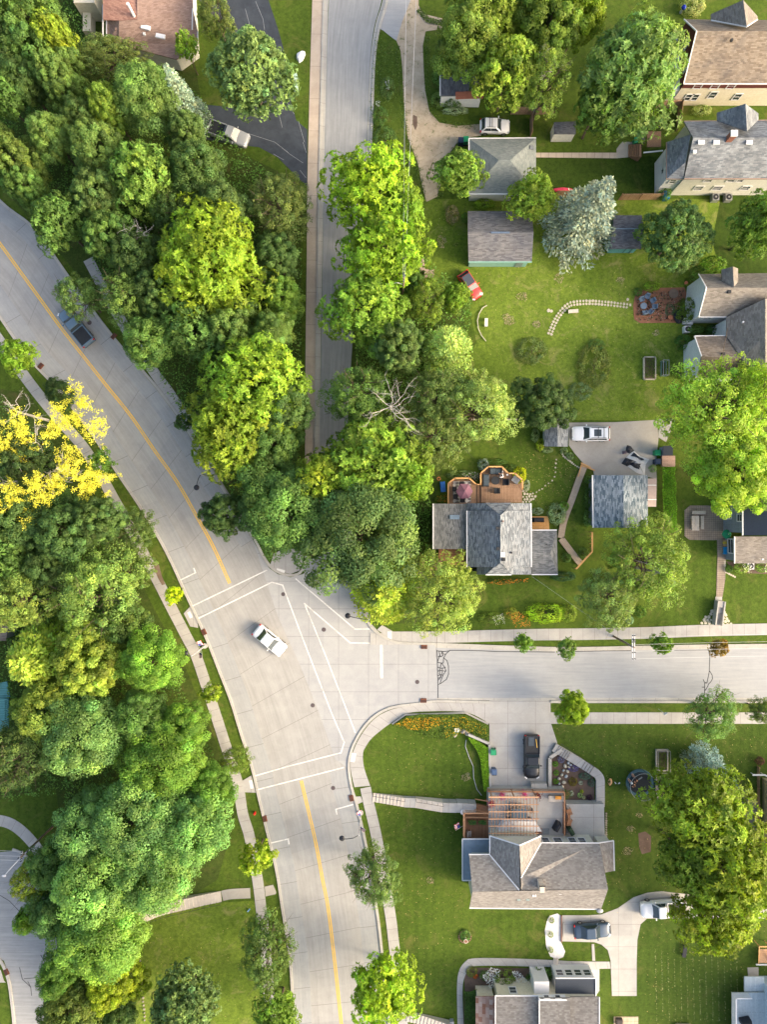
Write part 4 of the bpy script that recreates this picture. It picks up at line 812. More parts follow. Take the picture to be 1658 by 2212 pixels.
def window(parent, a, b, t, z, w_=.9, h_=1.2, sash=1, side=1, frame=None, name='window'):
    """on the wall a->b (world xy), centre at fraction t, height z; side=+1/-1 chooses the outer face"""
    a = Vector((a[0], a[1], 0)); b = Vector((b[0], b[1], 0)); d = (b-a).normalized(); n = Vector((d.y, -d.x, 0))*side; c = a.lerp(b, t)+Vector((0, 0, z)); an = math.atan2(d.y, d.x)
    f = MB(); fw = .11
    for s_ in (-1, 1): f.box(c+d*s_*(w_/2+fw/2)+n*.035, (fw, .07, h_+2*fw), an); f.box(c+Vector((0, 0, s_*(h_/2+fw/2)))+n*.035, (w_, .07, fw), an)
    for k in range(sash): f.box(c+Vector((0, 0, (k+1)/(sash+1)*h_-h_/2))+n*.025, (w_, .05, .05), an)
    o = f.done(name, frame or TRIM, parent); g = MB(); g.box(c+n*.012, (w_-.002, .02, h_-.002), an); g.done('pane', GLASS, o); return o
def gutter(parent, segs, r=.06, mat=None, name='gutter'):
    for a, b in segs: mb = MB(); mb.bar(W(*a)+Vector((0, 0, -.03)), W(*b)+Vector((0, 0, -.03)), .13, .13); mb.done(name, mat or TRIM, parent)
def house(name, label, cat, parts, loc):
    t = empty(name, (0, 0, 0), 0, label, cat); return t
def add_roof(t, planes, mat, nm='roof'): return roofmesh(planes).done(nm, mat, t)
def add_wall(t, loop, mat, o=.35, nm='wall', drop=.17, z0=0.0):
    P = inset([W(*p) for p in loop], o); wallmesh(P, z0, drop).done(nm, mat, t); return P
def rbox(parent, nm, X, Y, h, wd, dp, ht, mat, rz=0):
    p = W(X, Y, h); mb = MB(); mb.box((p.x, p.y, h-ht/2), (wd, dp, ht), rz); return mb.done(nm, mat, parent)
def vent(parent, X, Y, h, s_=.3, mat=None): return rbox(parent, 'roof_vent', X, Y, h, s_, s_, .3, mat or DARK)
def pipe(parent, X, Y, h, L, r, mat, nm='vent_pipe'):
    p = W(X, Y, h); mb = MB(); mb.tube([p, p+Vector((0, 0, L*.7)), p+Vector((0, 0, L))], [r, r, r*1.15], 10); return mb.done(nm, mat, parent)
# --- tan-roofed cream house, top right
t = house('house', 'cream two-storey house with tan shingle roof and maroon gable', 'house', None, None)
add_roof(t, [[(1478.5, 181, 5.2), (1740, 181, 5.2), (1740, 67, 8.7), (1506.5, 67, 8.7)], [(1479.5, 41.5, 5.2), (1506.5, 67, 8.7), (1740, 67, 8.7), (1740, 44, 5.2)]], SH_TAN)
add_roof(t, [[(1538, 44, 6.2), (1538, 30, 6.2), (1607, 0, 9.2), (1615, 57, 9.2)], [(1607, 0, 9.2), (1638, 35, 6.4), (1638, 42, 6.4), (1615, 57, 9.2)]], SH_TAN2, 'dormer')
P = add_wall(t, [(1478.5, 181, 5.2), (1740, 181, 5.2), (1740, 44, 5.2), (1479.5, 41.5, 5.2), (1506.5, 67, 8.7)], CREAM, .3)
m_ = MB(); ax, ay = P[0].x, P[0].y; bx = P[1].x
m_.box(((ax+bx)/2, ay-.02, 4.45), (bx-ax, .05, 1.15)); m_.face([(P[3].x-.03, P[3].y, 3.4), (P[3].x-.03, P[3].y, 5.0), (P[4].x-.03, P[4].y, 8.45), (P[0].x-.03, P[0].y, 5.0), (P[0].x-.03, P[0].y, 3.4)])
m_.done('gable', MAROON, t)
gutter(t, [((1478.5, 181, 5.2), (1740, 181, 5.2)), ((1479.5, 41.5, 5.25), (1506.5, 67, 8.75)), ((1478.5, 181, 5.25), (1506.5, 67, 8.75)), ((1538, 44, 6.2), (1615, 57, 9.15)), ((1615, 57, 9.15), (1638, 42, 6.4))])
for tx, z in ((.13, 4.3), (.28, 4.3), (.42, 4.3)): window(t, (ax, ay), (bx, ay), tx, z, .85, 1.0)
for tx, z in ((.12, 1.9), (.175, 1.9), (.32, 2.4), (.55, 2.0)): window(t, (ax, ay-.001), (bx, ay-.001), tx, z, .8, 1.2)
for tt, z in ((.25, 5.2), (.62, 5.4), (.4, 1.9)): window(t, (P[0].x-.03, P[0].y), (P[3].x-.03, P[3].y), tt, z, .8, 1.3, side=-1)
p0 = W(1447, 105); mw = MB(); mw.box((P[3].x-.5, (P[0].y+P[3].y)/2-.3, 1.65), (1.0, P[3].y-P[0].y-.8, 3.3)); mw.done('side_wing', WHITES, t)
vent(t, 1583, 85, 8.6, .25)
mb = MB(); q = W(1645, 222); mb.box((q.x+.9, q.y+1.0, 1.2), (4, 2.2, .12)); [mb.box((q.x-1.0+.25*k, q.y-.1, 1.65), (.05, .05, .8)) for k in range(14)]; mb.box((q.x+.7, q.y-.1, 2.08), (3.8, .09, .07)); mb.done('porch', TRIM, t)
# --- grey-roofed white house, right
t = house('house', 'white house with streaked blue-grey roof and a black star on its gable', 'house', None, None)
add_roof(t, [[(1479.5, 386, 5.2), (1740, 386, 5.2), (1740, 297, 8.1), (1499, 297.5, 8.1)], [(1479, 262, 5.2), (1499, 297.5, 8.1), (1740, 297, 8.1), (1740, 259, 5.2)]], SH_OLD)
add_roof(t, [[(1441.5, 307, 4.7), (1441.5, 386, 4.7), (1483, 350, 6.6), (1494, 290, 7.6)], [(1441.5, 386, 4.7), (1478, 386.3, 5.05), (1483, 350, 6.6)]], SH_OLD, 'hip_roof')
add_roof(t, [[(1551, 260, 6.3), (1551, 243, 6.3), (1612, 224, 8.9), (1615.5, 283, 8.9)], [(1612, 224, 8.9), (1640, 245, 6.3), (1640, 259, 6.3), (1615.5, 283, 8.9)]], SH_OLD, 'dormer')
P = add_wall(t, [(1479.5, 386, 5.2), (1740, 386, 5.2), (1740, 259, 5.2), (1479, 262, 5.2), (1499, 297.5, 8.1)], OLDW, .3)
P2 = add_wall(t, [(1441.5, 307, 4.7), (1441.5, 386, 4.7), (1500, 386, 4.7), (1500, 307, 4.7)], WHITES, .3)
gutter(t, [((1441.5, 386, 4.7), (1478, 386.3, 5.0)), ((1479.5, 386, 5.2), (1740, 386, 5.2)), ((1479, 262, 5.2), (1740, 259, 5.2)), ((1441.5, 307, 4.7), (1441.5, 386, 4.7))], mat=pm('rust_edge', (.28, .2, .16), .8))
ax, ay, bx = P[0].x, P[0].y, P[1].x
for tx, z, w_ in ((.22, 4.3, .9), (.42, 4.3, .9), (.50, 4.3, .7), (.20, 2.1, 1.0), (.37, 2.1, 1.1), (.62, 2.1, 1.0)): window(t, (ax, ay-.001), (bx, ay-.001), tx, z, w_, .95)
window(t, P2[0], P2[1], .35, 3.2, .7, 1.0, side=-1); window(t, (P2[1].x, P2[1].y-.001), (P2[2].x, P2[1].y-.001), .35, 3.4, .7, .9)
st = MB(); sc_ = Vector((P2[0].x-.04, P2[0].y-3.0 if P2[0].y > P2[1].y else P2[0].y+3.0, 2.9)); yy = (P2[0].y+P2[1].y)/2-.35
pts = []
for k in range(10):
    r = .42 if k % 2 == 0 else .17; a = math.pi/2+k*math.pi/5; pts.append((sc_.x, yy+r*math.cos(a), 2.7+r*math.sin(a)))
st.face(pts); st.face(pts[::-1]); st.done('star_ornament', DARK, t)
c = MB(); q = W(1584, 292, 8.8); c.box((q.x, q.y, 8.3), (.7, .6, 1.6)); ch = c.done('chimney', BRICK, t); c = MB(); c.box((q.x, q.y, 9.2), (.8, .7, .2)); c.done('cap', TRIM, ch)
for X in (1517, 1550, 1621): rbox(t, 'skylight', X, 307, 8.0, .75, .5, .12, TRIM)
vent(t, 1503, 327, 7.5, .4, TRIM)
# back porch stairs of that house
t = house('back_stairs', 'wooden back stairs and landing at the west end of the grey-roofed house', 'stairs', None, None)
mb = MB()
for k in range(6): q = W(1362+4.5*k, 325, .2+.2*k); mb.box((q.x, q.y, .1+.1*k), (.3, 1.6, .2+.2*k))
q = W(1408, 300, 1.4); mb.box((q.x+.4, q.y, 1.3), (1.8, 2.0, .12)); mb.done('steps', OAKM, t)
mb = MB()
for k in range(12): mb.box((q.x-1.3+.235*k, q.y+1.05, 1.8), (.05, .05, 1.0)); mb.box((q.x-1.25, q.y-1.05+.19*k, 1.8), (.05, .05, 1.0))
mb.box((q.x, q.y+1.05, 2.32), (2.7, .09, .06)); mb.box((q.x-1.25, q.y, 2.32), (.09, 2.2, .06)); mb.done('railing', pm('dark_rail', (.08, .06, .05)), t)
# --- hip-roofed garage
t = house('garage', 'garage with pale green-grey hip roof below the white hatchback', 'garage', None, None)
e = [(1014, 299, 2.7), (1159, 298, 2.7), (1159, 419, 2.7), (1014, 419, 2.7)]; r1, r2 = (1079, 346, 4.3), (1103, 346, 4.3)
add_roof(t, [[e[0], e[1], r2, r1], [e[1], e[2], r2], [e[2], e[3], r1, r2], [e[3], e[0], r1]], SH_TEALG); P = add_wall(t, e, OLDW, .3)
gutter(t, [(e[0], e[3]), (e[3], e[2]), (e[0], e[1])]); window(t, P[3], P[2], .62, 1.6, .8, .7, side=1); vent(t, 1150, 318, 3.2, .5, METAL)
# --- brown-grey garage
t = house('garage', 'green-walled garage with brown-grey gable roof above the red car', 'garage', None, None)
add_roof(t, [[(1011.5, 456, 2.6), (1011.5, 502, 4), (1153.5, 502, 4), (1149, 456, 2.6)], [(1011.5, 502, 4), (1012.8, 566, 2.6), (1149.8, 566, 2.6), (1153.5, 502, 4)]], SH_BRGREY)
P = add_wall(t, [(1012.5, 456, 2.6), (1012.5, 566, 2.6), (1149.8, 566, 2.6), (1149.8, 456, 2.6)], GREENW, .3)
gutter(t, [((1012.8, 566, 2.6), (1149.8, 566, 2.6))], mat=GREENW); rbox(t, 'ridge_vent', 1082, 502, 4.12, 2.3, .2, .1, pm('blue_strip', (.12, .17, .25)))
m_ = MB(); m_.box((P[2].x-1.0, min(p.y for p in P)-.02, 1.0), (.9, .06, 2.0)); m_.done('door', pm('grey_green_door', (.16, .22, .2)), t)
# --- teal shed
t = house('shed', 'teal shed with dark grey gable roof under the blue spruce', 'shed', None, None)
add_roof(t, [[(1327, 465, 2.3), (1387.5, 465, 2.3), (1392.7, 494, 3.1), (1325, 494, 3.1)], [(1325, 494, 3.1), (1392.7, 494, 3.1), (1387, 537, 2.3), (1318, 537, 2.3)]], SH_DGREY)
P = add_wall(t, [(1320, 537, 2.3), (1387, 537, 2.3), (1387.5, 465, 2.3), (1327, 465, 2.3)], TEALW, .28)
m_ = MB(); [m_.box((P[0].x+2.0+k*.8, P[0].y-.02, 1.0), (.06, .05, 2.0)) for k in range(2)]; m_.done('door', pm('teal_dark', (.04, .1, .11)), t)
gutter(t, [((1325, 494, 3.14), (1392.7, 494, 3.14))], mat=pm('slate_cap', (.16, .22, .27)), name='ridge_cap')
# --- right tan house
t = house('house', 'white house with several tan gables beside the brick-red terrace', 'house', None, None)
add_roof(t, [[(1511, 684.5, 4), (1730, 684.5, 4), (1730, 621.5, 6.8), (1527.5, 621.5, 6.8)], [(1511, 592, 4), (1527.5, 621.5, 6.8), (1730, 621.5, 6.8), (1730, 589, 4)]], SH_TAN2)
add_roof(t, [[(1561, 582, 5.6), (1584.7, 575.7, 6.7), (1587, 620, 6.7), (1561, 607, 5.6)], [(1584.7, 575.7, 6.7), (1596, 580, 5.6), (1596, 609, 5.6), (1587, 620, 6.7)]], SH_TAN2, 'dormer')
add_roof(t, [[(1571, 685, 4.2), (1571, 725, 4.2), (1655, 725, 7.05), (1655, 645, 7.05)], [(1571, 725, 4.2), (1605, 776, 5.9), (1655, 776, 7.05), (1655, 725, 7.05)], [(1655, 645, 7.05), (1655, 830, 7.05), (1730, 830, 4.5), (1730, 645, 4.5)], [(1605, 776, 5.9), (1605, 830, 4.2), (1655, 830, 7.05), (1655, 776, 7.05)]], SH_TAN2, 'rear_roof')
add_roof(t, [[(1502, 726, 3.9), (1517, 769.5, 5.8), (1608, 775, 5.8), (1592, 724, 3.9)], [(1517, 769.5, 5.8), (1509, 815, 3.9), (1605, 818, 3.9), (1608, 775, 5.8)]], SH_TAN, 'wing_roof')
P = add_wall(t, [(1511, 592, 4), (1527.5, 621.5, 6.8), (1511, 684.5, 4), (1730, 684.5, 4), (1730, 592, 4)], WHITES, .3)
P2 = add_wall(t, [(1502, 726, 3.9), (1517, 769.5, 5.8), (1509, 815, 3.9), (1700, 815, 3.9), (1700, 726, 3.9)], WHITES, .25); add_wall(t, [(1571, 685, 4.2), (1571, 726, 4.2), (1700, 726, 4.2), (1700, 685, 4.2)], WHITES, .15)
gutter(t, [((1511, 684.5, 4), (1571, 684.5, 4)), ((1511, 592, 4.05), (1527.5, 621.5, 6.85)), ((1511, 684.5, 4.05), (1527.5, 621.5, 6.85)), ((1502, 726, 3.9), (1571, 725, 3.9)), ((1502, 726, 3.95), (1517, 769.5, 5.85))])
window(t, (P[0].x, P[0].y), (P[2].x, P[2].y), .45, 1.5, .7, .7, side=1); window(t, (P[2].x, P[2].y), (P[3].x, P[2].y), .13, 2.2, 1.0, .8)
window(t, (P2[0].x, P2[0].y), (P2[2].x, P2[2].y), .15, 2.6, .8, 1.0, side=1); window(t, (P2[0].x, P2[0].y), (P2[2].x, P2[2].y), .62, 2.4, .8, 1.0, side=1)
vent(t, 1578, 629, 6.6, .4); vent(t, 1565, 764, 5.7, .35); pipe(t, 1604, 697, 5.4, .4, .1, TRIM)
# --- central house
t = house('house', 'central house with mottled blue-grey roof and wooden rear decks', 'house', None, None)
add_roof(t, [[(1009, 1087, 3.35), (1049, 1087, 4.6), (1082, 1114, 5.8), (1009, 1114, 3.35)], [(1148, 1087, 3.35), (1106, 1087, 4.6), (1082, 1114, 5.8), (1148, 1114, 3.35)], [(1049, 1086, 4.55), (1106, 1086, 4.55), (1081.5, 1114, 5.9)],
    ], SH_BLUE, 'lower_roof')
add_roof(t, [[(1031, 1241, 3.35), (1050, 1241, 4.4), (1082, 1214, 5.8), (1031, 1214, 3.35)], [(1149, 1241, 3.35), (1106, 1241, 4.4), (1082, 1214, 5.8), (1149, 1214, 3.35)], [(1050, 1241.5, 4.35), (1106, 1241.5, 4.35), (1081.5, 1214, 5.9)]], SH_BLUE, 'lower_roof')
add_roof(t, [[(1009.5, 1103, 3.7), (1070, 1103, 5.55), (1082, 1113, 6.1), (1082, 1216, 6.1), (1070, 1225, 5.55), (1009.5, 1225, 3.7)], [(1148.5, 1103, 3.7), (1094, 1103, 5.55), (1082, 1113, 6.1), (1082, 1216, 6.1), (1094, 1225, 5.55), (1149, 1225, 3.7)]], SH_BLUE)
add_roof(t, [[(936.5, 1088, 3.0), (1009, 1088, 3.25), (1009, 1186, 3.25), (936.5, 1186, 3.0)]], SH_GREY, 'wing_roof')
add_roof(t, [[(1150, 1145, 2.9), (1204, 1145, 2.9), (1190, 1195, 3.7), (1150, 1195, 3.7)], [(1204, 1145, 2.9), (1206, 1241, 2.9), (1190, 1195, 3.7)], [(1150, 1195, 3.7), (1190, 1195, 3.7), (1206, 1241, 2.9), (1150, 1241, 2.9)]], SH_GREY, 'wing_roof')
add_wall(t, [(1010, 1088, 3.2), (1148, 1088, 3.2), (1149, 1240, 3.2), (1010, 1240, 3.2)], GREYS, .35); add_wall(t, [(937, 1088, 3), (1012, 1088, 3), (1012, 1186, 3), (937, 1186, 3)], GREYS, .3); add_wall(t, [(1146, 1145, 2.9), (1204, 1145, 2.9), (1206, 1241, 2.9), (1146, 1241, 2.9)], GREYS, .3)
gutter(t, [((936.5, 1088, 3), (936.5, 1186, 3)), ((1009.5, 1103, 3.75), (1009.5, 1225, 3.75)), ((1148.5, 1103, 3.75), (1149, 1225, 3.75)), ((1148, 1087, 3.35), (1148, 1103, 3.35)), ((1150, 1145, 2.95), (1204, 1145, 2.95)), ((1150, 1241, 2.95), (1206, 1241, 2.95)), ((1050, 1241.5, 4.35), (1106, 1241.5, 4.35))])
rbox(t, 'skylight', 983, 1117, 3.3, 1.2, .55, .14, pm('skylight_blue', (.16, .22, .28), .2)); rbox(t, 'skylight', 1087.5, 1198, 6.1, .55, .6, .15, TRIM)
for X, Y in ((1076, 1141), (1077, 1185), (1089.5, 1209)): vent(t, X, Y, 6.2, .36)
vent(t, 1088, 1126, 6.15, .2, pm('brown_vent', (.2, .15, .13))); vent(t, 1106, 1194, 5.5, .22); pipe(t, 1180, 1176, 3.6, .5, .06, DARK)
# --- blue-shingled garage
t = house('garage', 'garage with bright mottled slate blue roof below the concrete yard', 'garage', None, None)
add_roof(t, [[(1281, 1026.5, 2.7), (1348.5, 1026.5, 4.0), (1348.5, 1140, 4.0), (1282.5, 1140, 2.7)], [(1401, 1026.5, 2.7), (1348.5, 1026.5, 4.0), (1348.5, 1140, 4.0), (1400.5, 1140, 2.7)]], SH_TEAL)
add_wall(t, [(1282, 1027, 2.7), (1348.5, 1027, 3.9), (1401, 1027, 2.7), (1401, 1140, 2.7), (1348.5, 1140, 3.9), (1282, 1140, 2.7)], GREYS, .25)
gutter(t, [((1281, 1026.5, 2.7), (1282.5, 1140, 2.7))]); add_roof(t, [[(1400, 1033.5, 2.3), (1420, 1033.5, 2.0), (1419, 1094.5, 2.0), (1400, 1094.5, 2.3)]], pm('pinkish_metal', (.36, .29, .27), .6, .1), 'side_shelter')
m_ = MB(); [m_.bar(W(1400, y_, 2.36), W(1419, y_, 2.06), .1, .06) for y_ in (1048, 1079)]; m_.done('batten', TRIM, t); add_wall(t, [(1400, 1036, 2), (1418, 1036, 2), (1418, 1092, 2), (1400, 1092, 2)], GREYS, .15)
# --- small shingled shed
t = house('shed', 'small blue-grey shingled shed at the left end of the concrete yard', 'shed', None, None)
add_roof(t, [[(1179, 905, 2.3), (1205, 903.5, 3.0), (1206, 964.5, 3.0), (1177.5, 964, 2.3)], [(1205, 903.5, 3.0), (1229.5, 904, 2.3), (1228, 965, 2.3), (1206, 964.5, 3.0)]], SH_BLUE); add_wall(t, [(1179, 905, 2.3), (1205, 905, 3), (1229, 905, 2.3), (1228, 964, 2.3), (1206, 964, 3), (1178, 964, 2.3)], WHITES, .25)
# --- dark roofed grey house right
t = house('house', 'blue-grey sided house with navy roof behind the brick terrace', 'house', None, None)
add_roof(t, [[(1606, 1060, 5.6), (1606, 1156.5, 5.6), (1740, 1156.5, 8.2), (1740, 1060, 8.2)]], SH_NAVY); add_roof(t, [[(1588.5, 1159, 3.4), (1588.5, 1217, 3.0), (1740, 1217, 3.0), (1740, 1159, 3.7)]], SH_TAN2, 'porch_roof')
P = add_wall(t, [(1606, 1060, 5.6), (1606, 1156.5, 5.6), (1740, 1156.5, 8.2), (1740, 1060, 8.2)], GREYS, .3); P2 = add_wall(t, [(1588.5, 1159, 3.2), (1588.5, 1217, 3.0), (1740, 1217, 3.0), (1740, 1159, 3.2)], GREYS, .3)
gutter(t, [((1606, 1060, 5.6), (1606, 1156.5, 5.6)), ((1588.5, 1159, 3.4), (1588.5, 1217, 3.0))])
for tt, z, w_, h_ in ((.30, 4.3, .8, 1.1), (.62, 4.3, .8, 1.1), (.55, 1.6, .9, 1.2), (.2, 1.6, 1.0, 1.2)): window(t, P[0], P[1], tt, z, w_, h_, side=1)
window(t, P2[0], P2[1], .35, 1.6, 1.7, 1.3, 1, side=1); pipe(t, 1647, 1208, 3.4, .3, .1, TRIM)
# --- large brown house at the bottom
t = house('house', 'large house with patterned brown roof and white-trimmed cross gable', 'house', None, None)
add_roof(t, [[(1059, 1805.5, 4.6), (1123.5, 1826, 7.4), (1124, 1921, 7.6), (1059, 1846, 5.0)], [(1170, 1805.5, 4.6), (1170, 1821, 4.6), (1126.5, 1898, 7.5), (1123.5, 1826, 7.4)],
    [(1170, 1820.5, 4.55), (1296, 1821, 4.55), (1314.7, 1921, 7.6), (1127, 1922, 7.6), (1126.5, 1897, 7.45)], [(1014, 1846, 5.2), (1058.5, 1845.5, 5.2), (1122.7, 1923, 7.6), (1021.5, 1926.5, 7.6)], [(1021.5, 1926.5, 7.6), (1314.7, 1921, 7.6), (1300, 1963.5, 4.8), (1015, 1961, 4.8)]], SH_BROWN)
add_roof(t, [[(1296, 1820.5, 4.2), (1326.7, 1816, 3.4), (1328.5, 1881, 3.4), (1308.5, 1885, 4.2)]], SH_BROWN, 'wing_roof')
add_roof(t, [[(999.5, 1812.5, 3.0), (1060, 1812.5, 3.0), (1060, 1846, 3.0), (1025, 1846, 3.0), (1025, 1902, 3.0), (999.7, 1902, 3.0)]], FLATBLUE, 'porch_roof')
Pg = add_wall(t, [(1059, 1805.5, 4.6), (1123.5, 1826, 7.4), (1170, 1805.5, 4.6), (1170, 1900, 4.6), (1059, 1900, 4.6)], PALEY, .35)
Pm = add_wall(t, [(1015, 1850, 4.9), (1021.5, 1926.5, 7.3), (1015, 1961, 4.8), (1300, 1962, 4.8), (1314, 1921, 7.3), (1296, 1850, 4.9)], PALEY, .45); Pn = add_wall(t, [(1165, 1821, 4.55), (1296, 1821, 4.55), (1296, 1900, 4.55), (1165, 1900, 4.55)], PALEY, .4); add_wall(t, [(1290, 1817, 3.4), (1327, 1817, 3.4), (1327, 1882, 3.4), (1290, 1882, 3.4)], PALEY, .3); add_wall(t, [(1001, 1814, 3), (1060, 1814, 3), (1060, 1900, 3), (1001, 1900, 3)], PALEY, .5)
gutter(t, [((1059, 1805.5, 4.65), (1123.5, 1826, 7.45)), ((1123.5, 1826, 7.45), (1170, 1805.5, 4.65)), ((1170, 1820.5, 4.55), (1296, 1821, 4.55)), ((1058.5, 1846, 5.2), (1122.7, 1923, 7.65)), ((1170, 1821, 4.65), (1126.5, 1897, 7.55)), ((1014, 1846, 5.2), (1058.5, 1846, 5.2)),
    ((1015, 1961.5, 4.8), (1300, 1964, 4.8)), ((999.5, 1812.5, 3.05), (1060, 1812.5, 3.05)), ((999.5, 1812.5, 3.05), (999.7, 1902, 3.05)), ((999.7, 1902, 3.05), (1020, 1902, 3.05)), ((1326.7, 1816, 3.45), (1328.5, 1881, 3.45)), ((1296, 1820.5, 4.25), (1326.7, 1816, 3.45)), ((1059, 1805.5, 4.65), (1059, 1846, 5.0))])
gy = Pg[0].y
for tt in (.42, .60): window(t, (Pg[0].x, gy+.001), (Pg[2].x, gy+.001), tt, 4.6, .75, .85, 1, side=-1)
ny = Pn[0].y
for tt, w_ in ((.12, .8), (.35, .95), (.62, .8), (.80, .8)): window(t, (Pn[0].x, ny+.001), (Pn[1].x, ny+.001), tt, 3.0, w_, 1.2, 1, side=-1)
m_ = MB(); q = W(1115, 1790); m_.prism([(q.x-2.8, gy), (q.x-1.9, gy+1.3), (q.x+1.9, gy+1.3), (q.x+2.8, gy)], 0, 2.7); bay = m_.done('bay', TRIM, t)
for dx in (-1.2, 0, 1.2): window(t, (q.x-1.9, gy+1.3), (q.x+1.9, gy+1.3), .5+dx/3.8, 1.6, .85, 1.2, 0, side=-1)
q = W(1172, 1919, 8.4); m_ = MB(); m_.box((q.x, q.y, 7.8), (.55, .85, 1.5)); ch = m_.done('chimney', pm('cream_brick', (.55, .48, .4), .8, .15, 9), t); m_ = MB(); m_.box((q.x, q.y-.1, 8.52), (.2, .3, .04)); m_.box((q.x, q.y+.35, 8.6), (.75, .12, .1)); m_.done('flue', DARK, ch)
for X, Y, h_ in ((1122, 1943, 6.2), (1141.5, 1943, 6.2)): rbox(t, 'skylight', X, Y, h_, .42, .35, .15, pm('green_cap', (.22, .28, .27)))
for X in (1153, 1158): rbox(t, 'roof_vent', X, 1934, 6.9, .16, .4, .3, TRIM)
vent(t, 1212, 1930, 6.9, .28, TRIM); vent(t, 1232, 1928, 6.9, .16)
q = W(1297, 1966, 4.9); m_ = MB(); m_.ball((q.x, q.y-.1, q.z), .42, .30, .12, 14, 6, half=True); m_.tube([(q.x-.3, q.y+.5, 4.7), (q.x, q.y-.1, 4.95)], .03, 5); m_.done('satellite_dish', METAL, t)
# --- bottom house
t = house('house', 'cream house with brown roof and red slate porch at the bottom edge', 'house', None, None)
add_roof(t, [[(1071, 2151, 4), (1166, 2151, 4), (1166, 2300, 7.6), (1071, 2300, 7.6)], [(1166, 2156, 4.6), (1233, 2156, 4.6), (1233, 2300, 8), (1166, 2300, 8)], [(1233, 2154, 4), (1296, 2154, 4), (1296, 2300, 7.6), (1233, 2300, 7.6)]], SH_BROWN)
add_roof(t, [[(1201.5, 2113, 2.9), (1288.5, 2113, 2.9), (1288.5, 2152, 2.95), (1201.5, 2152, 2.95)]], SH_NAVY, 'flat_roof'); add_roof(t, [[(1028.5, 2153, 2.6), (1070, 2153, 3.0), (1070, 2300, 3.0), (1028.5, 2300, 2.6)]], SH_SLATE, 'porch_roof')
P = add_wall(t, [(1071, 2151, 4), (1296, 2153, 4), (1296, 2300, 4), (1071, 2300, 4)], CREAM, .4); P2 = add_wall(t, [(1201.5, 2113, 2.9), (1288.5, 2113, 2.9), (1288.5, 2200, 2.9), (1201.5, 2200, 2.9)], TRIM, .1); add_wall(t, [(1030, 2155, 2.6), (1072, 2155, 2.6), (1072, 2300, 2.6), (1030, 2300, 2.6)], CREAM, .2)
window(t, (P[0].x, P[0].y), (P[1].x, P[0].y), .17, 2.4, .8, 1.1, side=-1)
for k in range(4): window(t, (P2[0].x, P2[0].y), (P2[1].x, P2[0].y), .14+.24*k, 1.7, .8, 1.1, side=-1)
m_ = MB(); m_.box((P[0].x+6.6, P[0].y+.2, 4.3), (3.4, .5, .9)); m_.box((P[0].x+5.6, P[0].y+.7, 1.5), (1.9, 1.6, 3.0)); m_.done('dormer', TRIM, t)
for dx in (5.9, 7.3): window(t, (P[0].x+dx-1, P[0].y+.451), (P[0].x+dx+1, P[0].y+.451), .5, 4.3, .6, .6, 0, side=-1)
gutter(t, [((1071, 2151, 4), (1166, 2151, 4)), ((1071, 2151, 4), (1071, 2300, 7.6)), ((1296, 2154, 4), (1296, 2300, 7.6)), ((1201.5, 2113, 2.95), (1288.5, 2113, 2.95)), ((1288.5, 2113, 2.95), (1288.5, 2152, 3.0)), ((1166, 2156, 4.6), (1166, 2300, 8))])
m_ = MB(); q = W(1048, 2146); [m_.box((q.x-1.0+.17*k, q.y, .5), (.06, .06, .95)) for k in range(14)]; m_.box((q.x, q.y, 1.0), (2.5, .1, .08)); m_.done('porch_railing', TRIM, t)
# --- pinkish house top left
t = house('house', 'house with pinkish brown roof and three white skylights at top left', 'house', None, None)
add_roof(t, [[(257, 45, 5.2), (256, 95, 3.9), (381, 128, 3.3), (427, 95, 3.5), (427, 68, 4.2), (416, 18, 5.4), (416, -60, 7.2), (296, -60, 7.2), (296, 42, 5.4)]], SH_PINK); add_roof(t, [[(230, 40, 4.1), (230, 92, 3.6), (256, 95, 3.9), (257, 45, 5.2)]], SH_PINK, 'side_roof')
add_roof(t, [[(222, 10, 5.0), (222, 42, 5.0), (257, 44, 5.2), (296, 41, 5.4), (296, -60, 6.8), (222, -60, 6.8)]], shingles('shingle_pink_dark', (.22, .12, .10), (.32, .19, .15), samt=.2), 'upper_roof')
add_wall(t, [(232, 40, 3.5), (232, 90, 3.5), (381, 124, 3.5), (424, 92, 3.5), (416, -60, 3.5), (222, -60, 3.5)], OLDW, .5)
m_ = MB(); m_.box((*W(205, 5)[:2], 1.7), (2.6, 5.0, 3.4)); m_.box((*W(198, 60)[:2], .8), (1.0, 3.0, 1.6), .0, 0); m_.done('side_wing', CREAM, t)
for X, Y, r_ in ((352, 38, -.25), (314, 58, -.25), (346, 77, -.2)): rbox(t, 'skylight', X, Y, 5.0, 1.15, .5, .25, TRIM, r_)
pipe(t, 291, 38, 5.2, 2.4, .17, TRIM); vent(t, 311, 72, 4.6, .3, TRIM); vent(t, 250, 62, 4.6, .25, SH_PINK)
gutter(t, [((230, 40, 4.1), (230, 92, 3.6)), ((222, 10, 5), (222, 90, 3.4)), ((416, 18, 5.4), (415, 64, 4.4)), ((427, 68, 4.2), (427, 95, 3.5))])
